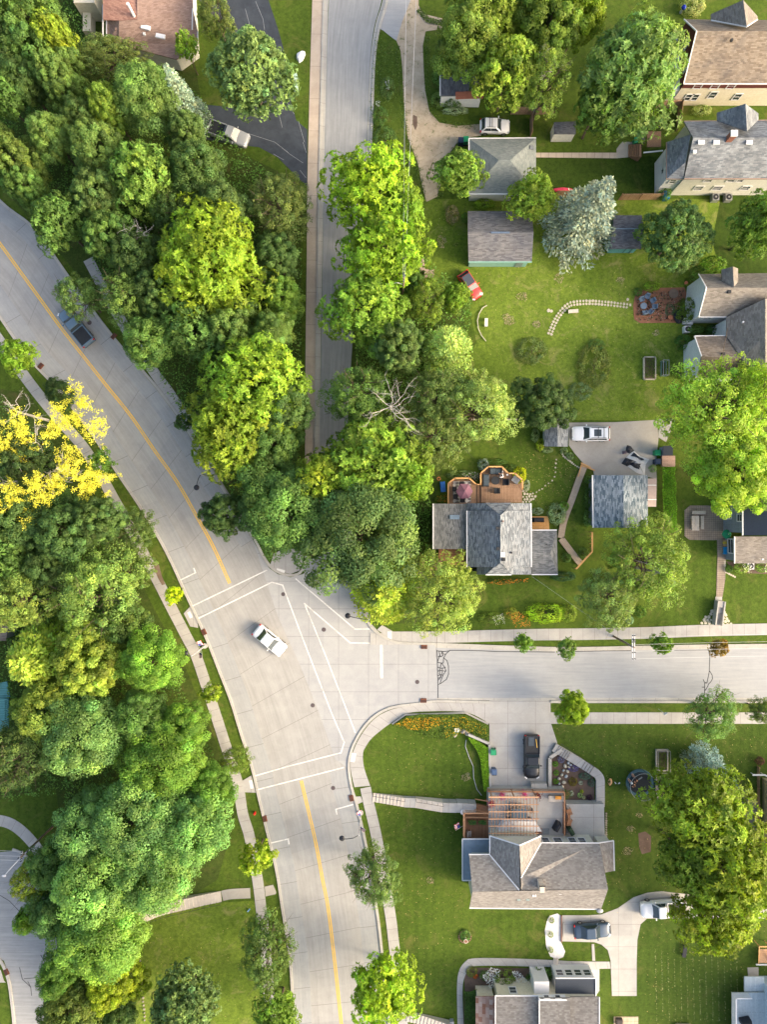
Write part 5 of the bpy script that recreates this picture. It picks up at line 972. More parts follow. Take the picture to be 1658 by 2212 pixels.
# --- ivy garage and little white shed
t = house('garage', 'small white garage overgrown with ivy under the yellow trees', 'garage', None, None)
add_roof(t, [[(951.5, 150, 2.7), (951.5, 207, 2.7), (1045, 205, 3.1), (1045, 150, 3.1)]], SH_DGREY); P = add_wall(t, [(951.5, 150, 2.7), (951.5, 207, 2.7), (1045, 207, 2.9), (1045, 150, 2.9)], WHITES, .2)
m_ = MB(); m_.bar(W(985, 206.5, 2.95), W(1045, 204.5, 3.2), .9, .1); m_.done('eave_patch', pm('rust_red', (.36, .13, .08), .8), t)
gutter(t, [((951.5, 150, 2.7), (951.5, 207, 2.7))])
t = house('shed', 'little white shed with dark roof beside the wooden fence', 'shed', None, None)
add_roof(t, [[(1198, 264, 2.3), (1245, 262, 2.3), (1245, 289, 2.0), (1199, 289, 2.0)]], SH_DGREY); add_wall(t, [(1197, 264, 2.2), (1245, 264, 2.2), (1245, 290, 2.0), (1197, 290, 2.0)], OLDW, .08)
t = house('shed', 'low dark-roofed storage box with a pinkish deck right of the bins', 'shed', None, None)
add_roof(t, [[(1434, 963, 1.5), (1455, 963, 1.5), (1455, 984, 1.5), (1434, 984, 1.5)]], SH_NAVY); add_wall(t, [(1434, 964, 1.4), (1455, 964, 1.4), (1455, 984, 1.4), (1434, 984, 1.4)], GREYS, .06); rbox(t, 'deck', 1446, 996, .5, 1.7, 1.4, .45, boards('pink_deck', (.36, .24, .2), (.42, .29, .24)))
# --- houses cut by the frame at lower right and left
t = house('house', 'khaki house wall cut by the right edge below the blue spruce', 'house', None, None)
a, b = W(1648, 1680), W(1660, 1852); m_ = MB(); m_.prism([(a.x, a.y), (a.x+14, a.y), (a.x+14, b.y), (b.x-.3, b.y), (b.x-.3, b.y+2.3), (a.x, b.y+4)], 0, 4.6); m_.done('wall', KHAKI, t); q = [(a.x-.4, a.y+.4), (a.x+14, a.y+.4), (a.x+14, b.y-.4), (a.x+.2, b.y-.4)]
m_ = MB(); m_.prism(q, 4.62, 4.8); m_.done('roof', SH_TAN, t); window(t, (a.x, a.y-6.4), (a.x, a.y-8.6), .5, 3.0, 1.4, 1.0, side=1)
t = house('house', 'pale blue house with a railed deck in the bottom right corner', 'house', None, None)
a = W(1640, 2108); b = W(1642, 2290); m_ = MB(); m_.prism([(a.x, a.y), (a.x+12, a.y), (a.x+12, b.y), (a.x, b.y)], 0, 5.2); m_.done('wall', BLUEW, t); m_ = MB(); m_.prism([(a.x-.35, a.y+.35), (a.x+12, a.y+.35), (a.x+12, b.y), (a.x-.35, b.y)], 5.22, 5.4); m_.done('roof', SH_DGREY, t)
for k in (2.2, 4.2, 8.0): window(t, (a.x, a.y-2-k), (a.x, a.y-4-k), .5, 3.6, .9, 1.3, side=1)
c1, c2, c3 = W(1583, 2145, 1.6), W(1622, 2124, 1.6), W(1583, 2290, 1.6)
m_ = MB(); m_.prism([(c1.x, c1.y), (a.x, c1.y), (a.x, c3.y), (c1.x, c3.y)], 1.45, 1.6); m_.prism([(c2.x-.6, c1.y), (a.x, c1.y), (a.x, c1.y+1.9), (c2.x-.6, c1.y+1.9)], 1.2, 1.35); m_.done('deck', boards('blue_grey_deck', (.44, .50, .53), (.5, .56, .58), .16, .012, 'v'), t)
m_ = MB(); y = c1.y
while y > c3.y: m_.box((c1.x, y, 2.1), (.04, .05, 1.0)); y -= .16
x = c1.x
while x < a.x-2.2: m_.box((x, c1.y, 2.1), (.05, .04, 1.0)); x += .16
m_.box((c1.x, (c1.y+c3.y)/2, 2.64), (.14, c1.y-c3.y, .07)); m_.box(((c1.x+a.x-2.2)/2+.07, c1.y, 2.64), (a.x-2.34-c1.x, .14, .07)); m_.done('railing', TRIM, t)
t = house('deck_stairs', 'teal wooden stairs at the left edge inside the lower wood', 'stairs', None, None)
m_ = MB(); q = W(4, 1545, 2.5); m_.box((q.x, q.y, 2.4), (1.6, 4.2, .15)); [m_.box((q.x+.8, q.y-2+.25*k, 2.9), (.06, .06, 1.0)) for k in range(17)]; m_.box((q.x+.8, q.y, 3.42), (.14, 4.3, .08)); m_.box((q.x-.2, q.y+3, 1.8), (1.4, 2.0, .15), .2); m_.done('stairs', TEALW, t)
t = house('house', 'brown-roofed house corner cut by the left edge inside the wood', 'house', None, None)
add_roof(t, [[(-80, 1350, 3.5), (18, 1352, 3.0), (12, 1384, 2.6), (-80, 1388, 2.6)]], SH_TAN); add_wall(t, [(-80, 1352, 3), (16, 1352, 3), (10, 1384, 2.6), (-80, 1386, 2.6)], GREYS, .2)
# ================= vehicles
TYRE = pm('tyre', (.02, .02, .022), .8, .2); RIM = pm('rim', (.42, .43, .45), .3, .05, metal=.8); CGLASS = pm('car_glass', (.035, .05, .06), .06, .1, spec=.8)
HEADL = pm('headlight', (.75, .78, .8), .1, .05, spec=.8); TAILL = pm('tail_light', (.45, .02, .02), .25, .1); CHROME = pm('chrome', (.6, .6, .62), .15, .03, metal=1)
def paint(nm, c): return pm(nm, c, .25, .03, 2, spec=.5, coat=.35)
def section(x, hw, z0, z1, rnd=.16, crown=.05):
    zt = z1; r = min(rnd, hw*.5)
    return [Vector((x, y, z)) for y, z in ((-hw*.93, z0), (-hw, z0+.22), (-hw, zt-.26), (-hw+r*.3, zt-.10), (-hw+r, zt-.02), (-hw*.4, zt+crown), (hw*.4, zt+crown), (hw-r, zt-.02), (hw-r*.3, zt-.10), (hw, zt-.26), (hw, z0+.22), (hw*.93, z0))]
def skinloft(secs):
    mb = MB()
    for A, B in zip(secs, secs[1:]):
        n = len(A)
        for i in range(n): mb.face([A[i], A[(i+1) % n], B[(i+1) % n], B[i]])
    mb.face(secs[0][::-1]); mb.face(secs[-1]); return mb
def panel(mb, q, off=.012):
    q = [Vector(p) for p in q]; n = (q[1]-q[0]).cross(q[3]-q[0]).normalized()
    mb.face([p+n*off for p in q]); return mb
def vehicle(kind, X, Y, ang, col, label, cat='car', L=4.5, Wd=1.82, Ht=1.5, name=None, roofcol=None, glassroof=False, rack=False, group='cars and pickups'):
    """local +x is forward"""
    pm_ = paint('paint_'+col[0], col[1]); t = empty(name or {'sedan': 'car', 'hatch': 'car', 'suv': 'car', 'pickup': 'pickup_truck'}[kind], W(X, Y, 0), ang, label, cat); p = W(X, Y, Ht*.5); t.location = (p.x, p.y, .02)
    h, l = Wd/2, L/2; zb = .62*Ht if kind != 'sedan' else .60*Ht
    hood = zb+.02; deck = {'sedan': zb+.06, 'hatch': zb+.05, 'suv': zb+.03, 'pickup': zb+.02}[kind]
    secs = [section(-l, h*.80, .42, deck-.22, crown=.0), section(-l+.08, h*.92, .28, deck-.08), section(-l+.35, h*.99, .22, deck), section(-l*.4, h, .2, deck), section(0, h, .2, zb+.02), section(l*.42, h, .2, hood), section(l-.55, h*.98, .22, hood-.08), section(l-.22, h*.93, .25, hood-.2, crown=.03), section(l-.06, h*.82, .30, hood-.33, crown=.01), section(l, h*.68, .40, hood-.45, crown=.0)]
    body = skinloft(secs).done('body', pm_, t, weld=True, smooth=True)
    if kind == 'pickup': b0, b1, r0, r1 = -l*.18, l*.52, -l*.08, l*.27
    elif kind == 'sedan': b0, b1, r0, r1 = -l*.72, l*.44, -l*.38, l*.12
    elif kind == 'hatch': b0, b1, r0, r1 = -l*.93, l*.45, -l*.68, l*.10
    else: b0, b1, r0, r1 = -l*.95, l*.46, -l*.80, l*.16
    wb, wr = h*.93, h*.74; zr = Ht-.03
    def ring(x0, x1, w_, z, cr=.10):
        return [Vector(q) for q in ((x0, -w_+cr, z), (x0+cr, -w_, z), (x1-cr*1.4, -w_, z), (x1, -w_+cr*1.4, z), (x1, w_-cr*1.4, z), (x1-cr*1.4, w_, z), (x0+cr, w_, z), (x0, w_-cr, z))]
    A, B = ring(b0, b1, wb, zb-.05), ring(r0, r1, wr, zr-.03); Cc = ring(r0+.12, r1-.12, wr-.12, zr+.02)
    cab = skinloft([A, B, Cc]).done('cabin', pm_, t); rp = MB(); rp.face([v+Vector((0, 0, .006)) for v in ring(r0+.05, r1-.05, wr-.05, zr+.02)]); rp.face([v-Vector((0, 0, .04)) for v in ring(r0+.05, r1-.05, wr-.05, zr+.02)][::-1])
    rm = rp.done('roof', paint('paint_'+roofcol[0], roofcol[1]) if roofcol else pm_, t)
    def lerp4(i, j, s0=.10, s1=.92, e=.04):
        a, b, c, d = A[i], A[j], B[j], B[i]; return [a.lerp(d, s0).lerp(b.lerp(c, s0), e), b.lerp(c, s0).lerp(a.lerp(d, s0), e), b.lerp(c, s1).lerp(a.lerp(d, s1), e), a.lerp(d, s1).lerp(b.lerp(c, s1), e)]
    mb = MB(); panel(mb, lerp4(3, 4, .08, .95, -.06)); mb.done('windshield', CGLASS, t)
    mb = MB(); panel(mb, lerp4(7, 0, .12, .92, -.04)); mb.done('rear_window', CGLASS, t)
    for i, j in ((1, 2), (5, 6)):
        a, b, c, d = lerp4(i, j, .2, .9, .05); m1 = a.lerp(b, .49); m2 = d.lerp(c, .49); n1 = a.lerp(b, .51); n2 = d.lerp(c, .51)
        mb = MB(); panel(mb, [a, m1, m2, d]); panel(mb, [n1, b, c, n2]); mb.done('side_window', CGLASS, t)
    for sx in (-1, 1):
        for sy in (-1, 1):
            wx = sx*l*.62; mb = MB(); mb.tube([(wx, sy*(h-.20), .33), (wx, sy*(h+.015), .33)], .33, 16); wq = mb.done('wheel', TYRE, t); mb = MB(); mb.tube([(wx, sy*(h), .33), (wx, sy*(h+.025), .33)], .20, 12); mb.done('rim', RIM, wq)
    for sy in (-1, 1):
        mb = MB(); mb.bar((l-.30, sy*h*.90, hood-.26), (l-.07, sy*h*.62, hood-.34), .16, .14); mb.done('headlight', HEADL, t)
        mb = MB(); mb.box((-l+.10, sy*h*.84, deck-.20), (.14, .22, .24)); mb.done('tail_light', TAILL, t)
        mb = MB(); mb.box((b1-.45, sy*(h+.10), zb+.08), (.12, .22, .14)); mb.done('mirror', pm_, t)
    if kind == 'pickup':
        mb = MB(); mb.box(((-l+.18+b0-.06)/2, 0, deck+.05), (b0-.06+l-.18, Wd-.34, .03)); mb.done('bed_floor', DARK, t)
        mb = MB()
        for sy in (-1, 1): mb.box(((-l+.1+b0)/2, sy*(h-.11), deck+.09), (b0+l-.1, .11, .16))
        mb.box((-l+.13, 0, deck+.09), (.12, Wd-.24, .16)); mb.box((b0-.02, 0, deck+.12), (.1, Wd-.26, .22)); mb.done('bed_rail', pm_, t)
    if rack:
        mb = MB()
        for sy in (-1, 1): mb.tube([(r0+.25, sy*(wr-.06), zr+.09), (r1-.2, sy*(wr-.06), zr+.09)], .03, 5)
        for x in (r0+.55, (r0+r1)/2+.1): mb.bar((x, -wr, zr+.13), (x, wr, zr+.13), .06, .04)
        mb.done('roof_rack', DARK, t)
    if glassroof: mb = MB(); mb.box(((r0+r1)/2+.15, 0, zr+.035), (.95, wr*1.25, .02)); mb.done('sunroof', CGLASS, t)
    return t
R_ = math.radians
WH = ('white', (.86, .87, .88)); BK = ('black', (.006, .009, .014)); NV = ('navy', (.045, .075, .12)); GB_ = ('blue_grey', (.10, .165, .235)); SV = ('silver', (.27, .29, .31)); RD = ('red', (.62, .05, .045))
vehicle('sedan', 583, 1384, R_(-40), WH, 'white sedan driving through the middle of the crossroads', L=4.7, Wd=1.9)
vehicle('pickup', 163, 706, R_(129), GB_, 'grey-blue pickup driving along the upper main road', 'pickup', L=5.6, Wd=1.95, Ht=1.75)
t = vehicle('pickup', 494, 289, R_(-20), SV, 'silver pickup parked on the dark sealed driveway', 'pickup', L=5.4, Wd=1.9, Ht=1.8)
vehicle('hatch', 1070, 272, R_(-1), WH, 'white hatchback parked above the hip-roofed garage', L=3.9, Wd=1.8, Ht=1.5, rack=True)
vehicle('hatch', 1017, 616, R_(-56), RD, 'small red car with black roof left in the long grass', L=3.9, Wd=1.7, Ht=1.45, roofcol=('slate', (.06, .07, .085)))
vehicle('suv', 1278, 936.5, R_(180), WH, 'white wagon with bicycle racks parked on the concrete yard', L=4.9, Wd=1.9, Ht=1.6, rack=True, glassroof=True)
t = vehicle('pickup', 1150, 1635, R_(-90), BK, 'black pickup parked on the concrete driveway', 'pickup', L=5.7, Wd=2.0, Ht=1.85)
mb = MB(); mb.box((-2.1, -.15, 1.27), (1.1, .7, .05)); o = mb.done('plastic_tray', pm('tray', (.06, .08, .1)), t); mb = MB(); mb.bar((-2.4, .45, 1.28), (-1.3, .6, 1.28), .07, .05); mb.done('yellow_pole', YELL, t)
vehicle('sedan', 1281, 2011, R_(3), NV, 'dark blue sedan parked on the curved driveway', L=4.8, Wd=1.85, Ht=1.45)
vehicle('pickup', 1433, 1964, R_(184), WH, 'white pickup parked half under the big ash on the driveway', 'pickup', L=5.6, Wd=2.0, Ht=1.8)
# ================= smaller things
def thing1(mb, name, mat, label, cat, group=None, **k): return tag(mb.done(name, mat, **k), label, cat, group)
def at(X, Y, z=0.0): p = W(X, Y, z); return (p.x, p.y, z)
def loc_thing(name, X, Y, rz, label, cat, group=None, z=0.0): return empty(name, at(X, Y, z), rz, label, cat, group)
STEEL = pm('pole_paint', (.52, .53, .55), .4, .1, spec=.5, metal=.4); BLACKP = pm('black_paint', (.02, .022, .028), .45, .2); POLEW = pm('pole_wood', (.21, .155, .115), .9, .3, 5); IRON = pm('cast_iron', (.105, .085, .09), .7, .3, 30); RUST = pm('rusty_grate', (.15, .055, .03), .8, .35, 12)
STONE = pm('pale_stone', (.50, .46, .36), .9, .25, 5); ROCK = pm('field_rock', (.36, .33, .28), .9, .3, 4); TERRA = pm('terracotta', (.38, .15, .08), .8, .15)
# manholes and storm grates
where = ['above the stop bar crossing', 'inside the painted triangle', 'left of the long crossing line', 'near the lower yellow line', 'in the mouth of the asphalt street', 'on the upper main road beside the pickup']
for (X, Y, r), wh in zip(((612, 1283.5, 4.4), (700, 1360, 4.6), (676, 1523.5, 4.6), (720, 1702, 4.6), (902, 1473, 4.6), (193, 697, 5)), where):
    t = loc_thing('manhole_cover', X, Y, 0, 'round dark manhole cover '+wh, 'manhole cover', 'manhole covers'); mb = MB(); mb.disc((0, 0, .024), D(r), .006, 20); mb.done('frame', IRON, t); mb = MB()
    for k in range(5): mb.box((0, (-.16+.08*k), .0325), (.34, .025, .004))
    mb.done('cover_ribs', pm('iron_rib', (.06, .05, .055)), t)
for X, Y, rz, wh in ((441, 1365, 65, 'at the left kerb by the kerb ramp'), (572.5, 1768, 78, 'at the left kerb below the lower crossing'), (760, 1723.5, 78, 'at the right kerb below the lower crossing'), (917, 1397, 0, 'at the upper kerb before the asphalt street'), (915.5, 1513, 0, 'at the lower kerb before the asphalt street'), (246, 727, 130, 'at the upper kerb of the main road'), (88, 791, 130, 'at the left kerb near the left edge'), (14, 2099, 65, 'on the kerb of the side road at bottom left')):
    t = loc_thing('storm_drain', X, Y, R_(-rz), 'rusty storm drain '+wh, 'storm drain', 'storm drains'); mb = MB(); mb.box((0, 0, .075), (D(13), D(9), .13)); mb.done('frame', RUST, t); mb = MB()
    for k in range(6): mb.box((-.3+.12*k, -.06, .143), (.06, D(5.5), .006))
    mb.done('grate', BLACKP, t)
for X, Y, w_, h_, rz, wh in ((410.5, 1328, 6.5, 14, 25, 'on the left ramp of the upper crossing'), (543, 1694, 6.5, 18, 12, 'on the left ramp of the lower crossing'), (763.7, 1636, 9, 19, -12, 'on the right ramp of the lower crossing'), (842, 1373.5, 9, 19, 0, 'on the corner below the golden conifer'), (606.4, 1234, 18, 9, -15, 'on the rounded street corner')):
    m_ = MB(); m_.box((0, 0, .07), (D(w_), D(h_), .012)); o = thing1(m_, 'tactile_pad', WHITE, 'white tactile pad '+wh, 'tactile pad', 'tactile pads'); o.location = at(X, Y); o.rotation_euler.z = R_(rz)
# lamps
def lamp(X, Y, top, head, h, label, dark=True, footing=True, tank=False):
    t = loc_thing('street_lamp', X, Y, 0, label, 'street lamp', 'street lamps'); o = Vector(at(X, Y)); a = W(*top, h)-o; b = W(*head, h-.1)-o; m_ = MB()
    if footing: m_.disc((0, 0, 0), .35, .22, 16); m_.done('footing', KERBM, t); m_ = MB()
    m_.tube([(0, 0, .2), (a.x*.0, a.y*.0, h)], [.11, .07], 10); m_.done('pole', STEEL, t); m_ = MB(); s_ = Vector((0, 0, h)); m_.tube([s_-Vector((0, 0, .15)), s_.lerp(b, .3)+Vector((0, 0, .35)), s_.lerp(b, .7)+Vector((0, 0, .3)), b], .045, 8); m_.done('arm', BLACKP, t)
    m_ = MB(); m_.disc((b.x, b.y, b.z-.12), .34, .16, 16, r2=.14); m_.disc((b.x, b.y, b.z-.2), .27, .08, 16); m_.done('lamp_head', BLACKP, t); return t
lamp(779.5, 1755, (771, 1805), (739, 1812), 6.6, 'street lamp with two flags right of the lower main road'); lamp(443, 1395, (413, 1417), (400.6, 1412), 6.6, 'street lamp with two flags left of the crossroads')
lamp(462, 1030, (448, 1037), (424, 1053), 6.6, 'dark street lamp half hidden at the edge of the upper wood', footing=False); lamp(800, 1322, (790, 1330), (751.5, 1330.5), 6.6, 'dark street lamp half hidden in the golden conifer', footing=False)
FLAGR = pm('flag_red', (.55, .05, .06)); FLAGW = pm('flag_white', (.75, .75, .76)); FLAGB = pm('flag_blue', (.04, .06, .2))
def flag(X, Y, z, ang, label, L=1.0, Hh=.6, tilt=.5, staff=True):
    t = loc_thing('flag', X, Y, ang, label, 'flag', 'flags', z); m_ = MB()
    if staff: m_.tube([(-.3, 0, -.35), (.95, 0, .45)], .02, 5); m_.done('staff', STEEL, t); m_ = MB()
    n = 6
    for r in range(7):
        for k in range(n):
            def P(u, v): x = .3+u*L*.62; return (x, -.05-v*Hh*.75-.04*math.sin(u*9), .05+u*.38-v*Hh*.7+.05*math.sin(u*7+v*3))
            u0, u1, v0, v1 = k/n, (k+1)/n, r/7, (r+1)/7; mi = 2 if (r < 4 and k < 3) else (0 if r % 2 == 0 else 1); q = [P(u0, v0), P(u1, v0), P(u1, v1), P(u0, v1)]; m_.face(q, mi)
    m_.done('cloth', [FLAGR, FLAGW, FLAGB], t)
flag(431, 1401, 2.9, R_(110), 'striped flag on the upper side of the lamp post left of the crossroads'); flag(434, 1404, 2.9, R_(-70), 'striped flag on the lower side of the lamp post left of the crossroads')
flag(777, 1768, 2.9, R_(115), 'striped flag on the upper left side of the lamp post by the lower road'); flag(777, 1782, 2.9, R_(-30), 'striped flag on the right side of the lamp post by the lower road'); flag(1000, 1786, 2.2, R_(195), 'striped flag sticking out from the brown porch deck', L=1.1)
def upole(X, Y, h, label, arms, th=.15): 
    t = loc_thing('utility_pole', X, Y, 0, label, 'utility pole', 'utility poles'); m_ = MB(); m_.tube([(0, 0, 0), (0, 0, h)], [th, th*.7], 10); m_.done('pole', POLEW, t)
    for (dx, dy, ang, L, z) in arms:
        m_ = MB(); c, s_ = math.cos(ang)*L/2, math.sin(ang)*L/2; m_.bar((dx-c, dy-s_, z), (dx+c, dy+s_, z), .12, .12); a = m_.done('crossarm', STEEL, t); m_ = MB()
        for f in (-.9, -.4, .4, .9): m_.disc((dx+c*f, dy+s_*f, z+.06), .07, .2, 8)
        m_.done('insulators', GLASS, a)
    return t
p = W(1370, 1398, 7.4); X0, Y0 = 829+p.x*S, 1106-p.y*S
t = upole(X0, Y0, 7.6, 'wooden utility pole with two crossarms above the asphalt street', [(-.13, 0, R_(90), 3.1, 7.35), (.16, 0, R_(90), 3.1, 7.25)]); m_ = MB(); m_.disc((0, .9, 7.35), .12, .25, 8); m_.done('fuse', BLACKP, t)
p = W(46, 1850, 8); X1, Y1 = 829+p.x*S, 1106-p.y*S
t = upole(X1, Y1, 8.2, 'wooden utility pole over the curving side road', [(0, 0, R_(86), 1.2, 7.9), (.15, .1, R_(35), 2.0, 7.4)]); b = W(8, 1892, 7.6)-Vector(at(X1, Y1)); m_ = MB(); m_.tube([(0, 0, 7.2), (b.x*.5, b.y*.5, 7.7), tuple(b)], .05, 6); m_.ball(tuple(b), .3, .16, .1, 8, 5); m_.done('lamp_arm', STEEL, t)
p = W(873.5, 601, 10.5); X2, Y2 = 829+p.x*S, 1106-p.y*S
t = upole(X2, Y2, 10.6, 'wooden street light pole beside the lime green trees', [(0, .1, R_(90), .9, 10.2)]); b = W(844, 614, 8.5)-Vector(at(X2, Y2)); m_ = MB(); m_.tube([(0, 0, 8.2), (b.x*.5, b.y*.5+.05, 8.9), tuple(b)], .045, 6); m_.ball(tuple(b), .34, .16, .1, 8, 5); m_.done('lamp_arm', STEEL, t)
def wire(a, b, sag, label, r=.02, mat=None):
    A, B = Vector(a), Vector(b); m_ = MB(); m_.tube([A.lerp(B, i/12)-Vector((0, 0, sag*4*(i/12)*(1-i/12))) for i in range(13)], r, 4); thing1(m_, 'power_line', mat or STEEL, label, 'power line', 'power lines')
wp = Vector(at(X2, Y2)); wire((wp.x-.1, wp.y, 10.3), (wp.x+.3, W(0, -60, 9).y, 10.3), .8, 'left overhead wire running up from the street light pole', .022); wire((wp.x+.1, wp.y, 10.1), (wp.x+1.6, W(0, -60, 9).y, 10.2), .8, 'right overhead wire running up from the street light pole', .022)
wp = Vector(at(X0, Y0))
for dy, z, nm in ((1.2, 7.5, 'uppermost'), (.3, 7.4, 'upper middle'), (-.5, 7.4, 'lower middle'), (-1.4, 7.5, 'lowest')): wire((wp.x, wp.y+dy, z), (wp.x+30, wp.y+dy+.5, z), .5, nm+' wire from the crossarmed pole towards the right edge', .014)
wire((wp.x, wp.y, 7.0), at(1150, 1245, 3.2), .3, 'thin service wire from the crossarmed pole to the central house', .012)
wp = Vector(at(X1, Y1))
for dy, nm in ((.5, 'upper'), (-.1, 'middle'), (-.6, 'lower')): wire((wp.x, wp.y+dy, 7.8), (wp.x-22, wp.y+dy+.2, 7.8), .3, nm+' wire from the pole over the curving side road', .018)
t = loc_thing('street_sign', 1423, 1531, 0, 'small white sign on a thin post on the verge below the asphalt street', 'sign'); m_ = MB(); m_.tube([(0, 0, 0), (0, 0, 2.2)], .03, 6); m_.done('post', STEEL, t); m_ = MB(); m_.box((.1, -.05, 2.1), (.45, .06, .6), .5); m_.done('panel', WHITE, t)
# bins
def wbin(X, Y, rz, c, label, s_=1.0):
    t = loc_thing('wheeled_bin', X, Y, rz, label, 'bin', 'wheeled bins'); m_ = MB(); m_.box((0, 0, .52), (.62, .62, .9), 0, 0); m_.done('body', pm('bin_'+c[0], c[1], .5), t); m_ = MB(); m_.box((0, 0, 1.0), (.70, .72, .07)); m_.box((0, .02, 1.05), (.5, .5, .05)); m_.done('lid', pm('lid_'+c[0], tuple(x*1.3 for x in c[1]), .45), t)
    m_ = MB(); m_.tube([(-.33, -.36, .12), (.33, -.36, .12)], .12, 10); m_.done('wheels', TYRE, t); m_ = MB(); m_.bar((-.3, -.40, 1.0), (.3, -.40, 1.0), .05, .05); m_.done('handle', TYRE, t)
GRN = ('green', (.02, .22, .10)); NVB = ('navy', (.02, .035, .07)); BLB = ('dull_blue', (.06, .10, .18))
wbin(995, 311, 0, NVB, 'dark navy bin at the corner of the hip-roofed garage'); wbin(1006, 309, .05, GRN, 'green bin at the corner of the hip-roofed garage'); wbin(1416, 979, R_(90), GRN, 'green bin on the concrete yard'); wbin(1416, 998, R_(90), NVB, 'dark navy bin on the concrete yard')
wbin(1064, 1620, R_(90), GRN, 'green bin beside the black pickup'); wbin(1066, 1662, 0, BLB, 'dull blue bin beside the black pickup'); wbin(1372, 311, .1, GRN, 'green bin under the big ash beside the back stairs')
def grill(X, Y, rz, label, c=BLACKP, L=1.3, z=0.0):
    t = loc_thing('grill', X, Y, rz, label, 'grill', 'covered grills', z); m_ = MB(); m_.box((0, 0, .5), (L, .6, .9), 0, 0, .92); m_.done('body', c, t); m_ = MB(); m_.tube([(-L*.4, 0, .95), (L*.4, 0, .95)], .28, 12); m_.done('lid', c, t)
grill(1161.5, 1123, 0, 'long black grill on the orange side deck', L=1.5); grill(1202, 1781, R_(60), 'black grill on the pale terrace', z=1.6, L=1.2); grill(1231, 1789, R_(-60), 'dark green covered grill at the terrace rail', pm('green_cover', (.03, .06, .03)), z=1.35, L=1.1); grill(1608, 2200, .2, 'black grill on the pale blue deck', z=1.6)
for X, Y, lb in ((1386, 296, 'round black kettle grill above the other one beside the back stairs'), (1385, 307, 'shiny round kettle grill beside the back stairs')):
    t = loc_thing('kettle_grill', X, Y, 0, lb, 'grill'); m_ = MB(); m_.ball((0, 0, .8), .32, .32, .25, 14, 8); m_.done('bowl', BLACKP if 'other' in lb else METAL, t); m_ = MB(); [m_.tube([(0, 0, .7), (.3*math.cos(a), .3*math.sin(a), 0)], .02, 5) for a in (0, 2.1, 4.2)]; m_.done('legs', STEEL, t)
# rocks, boxes
def rock(X, Y, rx, ry, rz_, label, mat=None, name='boulder', cat='rock', group=None, z=0.0, ang=None):
    m_ = MB(); m_.ball((0, 0, 0), D(rx), D(ry), rz_, 10, 6); b = m_; o = b.done(name, mat or ROCK, weld=True)
    for v in o.data.vertices: v.co *= 1+.13*math.sin(v.co.x*9+X)*math.cos(v.co.y*8+Y)+random.uniform(-.05, .05)
    o.location = at(X, Y, z); o.rotation_euler.z = random.uniform(0, 3) if ang is None else ang; return tag(o, label, cat, group)
rock(650, 122.5, 9, 13, .5, 'big white boulder on the lawn left of the side street', pm('white_rock', (.78, .80, .84), .7, .1), ang=-.45)
for X, Y, lb in ((639.5, 171, 'upper pale green utility box under the rounded pine'), (640, 192, 'lower pale green utility box under the rounded pine')):
    m_ = MB(); m_.box((0, 0, .35), (.55, .8, .7), .2, 0, .9); o = thing1(m_, 'utility_box', pm('pale_green', (.45, .62, .52), .5), lb, 'utility box'); o.location = at(X, Y)
def stones(name, pts, label, cat, group, rr=(2.4, 3.4), mat=None, z=.05):
    for X, Y in pts:
        n = random.randint(5, 7); r = D(random.uniform(*rr)); a0 = random.uniform(0, 6); m_ = MB(); m_.prism([(r*random.uniform(.8, 1.15)*math.cos(a0+2*math.pi*k/n), r*random.uniform(.8, 1.15)*math.sin(a0+2*math.pi*k/n)) for k in range(n)], 0, z)
        o = thing1(m_, name, mat or STONE, label, cat, group); o.location = at(X, Y)
cl = smooth_line([(1189, 721), (1199, 697), (1211, 677), (1226.5, 661), (1241.5, 655), (1273.5, 653), (1306, 655), (1343.5, 659), (1362, 662)], 10); cl = resamp(cl, 32)
stones('stepping_stone', offs(cl, 3.2)+offs(cl[::1], -3.4)[:-1], 'pale stepping stone of the curved double row leading to the red terrace', 'stepping stone', 'stones of the curved double path')
stones('stepping_stone', [(1357, 647), (1192, 672), (1186, 671)], 'loose pale stone lying off the curved double path', 'stepping stone', 'loose stones by the curved path', (3.2, 4.2))
def fill(polyp, step, jit=.25):
    xs = [p_[0] for p_ in polyp]; ys = [p_[1] for p_ in polyp]; out = []; y = min(ys)+step/2; r = 0
    while y < max(ys):
        x = min(xs)+step/2+(r % 2)*step/2
        while x < max(xs):
            if inpoly(x, y, polyp): out.append((x+random.uniform(-jit, jit)*step*.5, y+random.uniform(-jit, jit)*step*.5))
            x += step
        y += step*.87; r += 1
    return out
stones('flagstone', fill([(1507, 1350), (1541, 1316), (1540, 1350)], 7.5), 'white flagstone on the slope left of the street steps', 'flagstone', 'flagstones left of the street steps', (3.2, 4.2)); stones('flagstone', fill([(1561, 1312), (1570, 1325), (1588, 1350), (1557, 1350)], 7.5), 'white flagstone on the slope right of the street steps', 'flagstone', 'flagstones right of the street steps', (3.2, 4.2))
stones('flagstone', fill([(1128, 1058), (1145, 1062), (1160, 1072), (1148, 1085), (1128, 1085)], 6.5), 'pale flagstone at the right edge of the wooden deck', 'flagstone', 'flagstones beside the deck', (2.3, 3.2)); stones('stepping_stone', [(1152, 1066), (1160, 1063), (1166, 1059), (1172, 1056), (1179, 1049), (1186, 1044), (1194, 1038), (1199, 1030), (1201, 1020), (1201, 1010), (1202, 1001), (1203, 993)], 'small pale stepping stone between the deck and the small shed', 'stepping stone', 'stones towards the small shed', (1.4, 2.4))
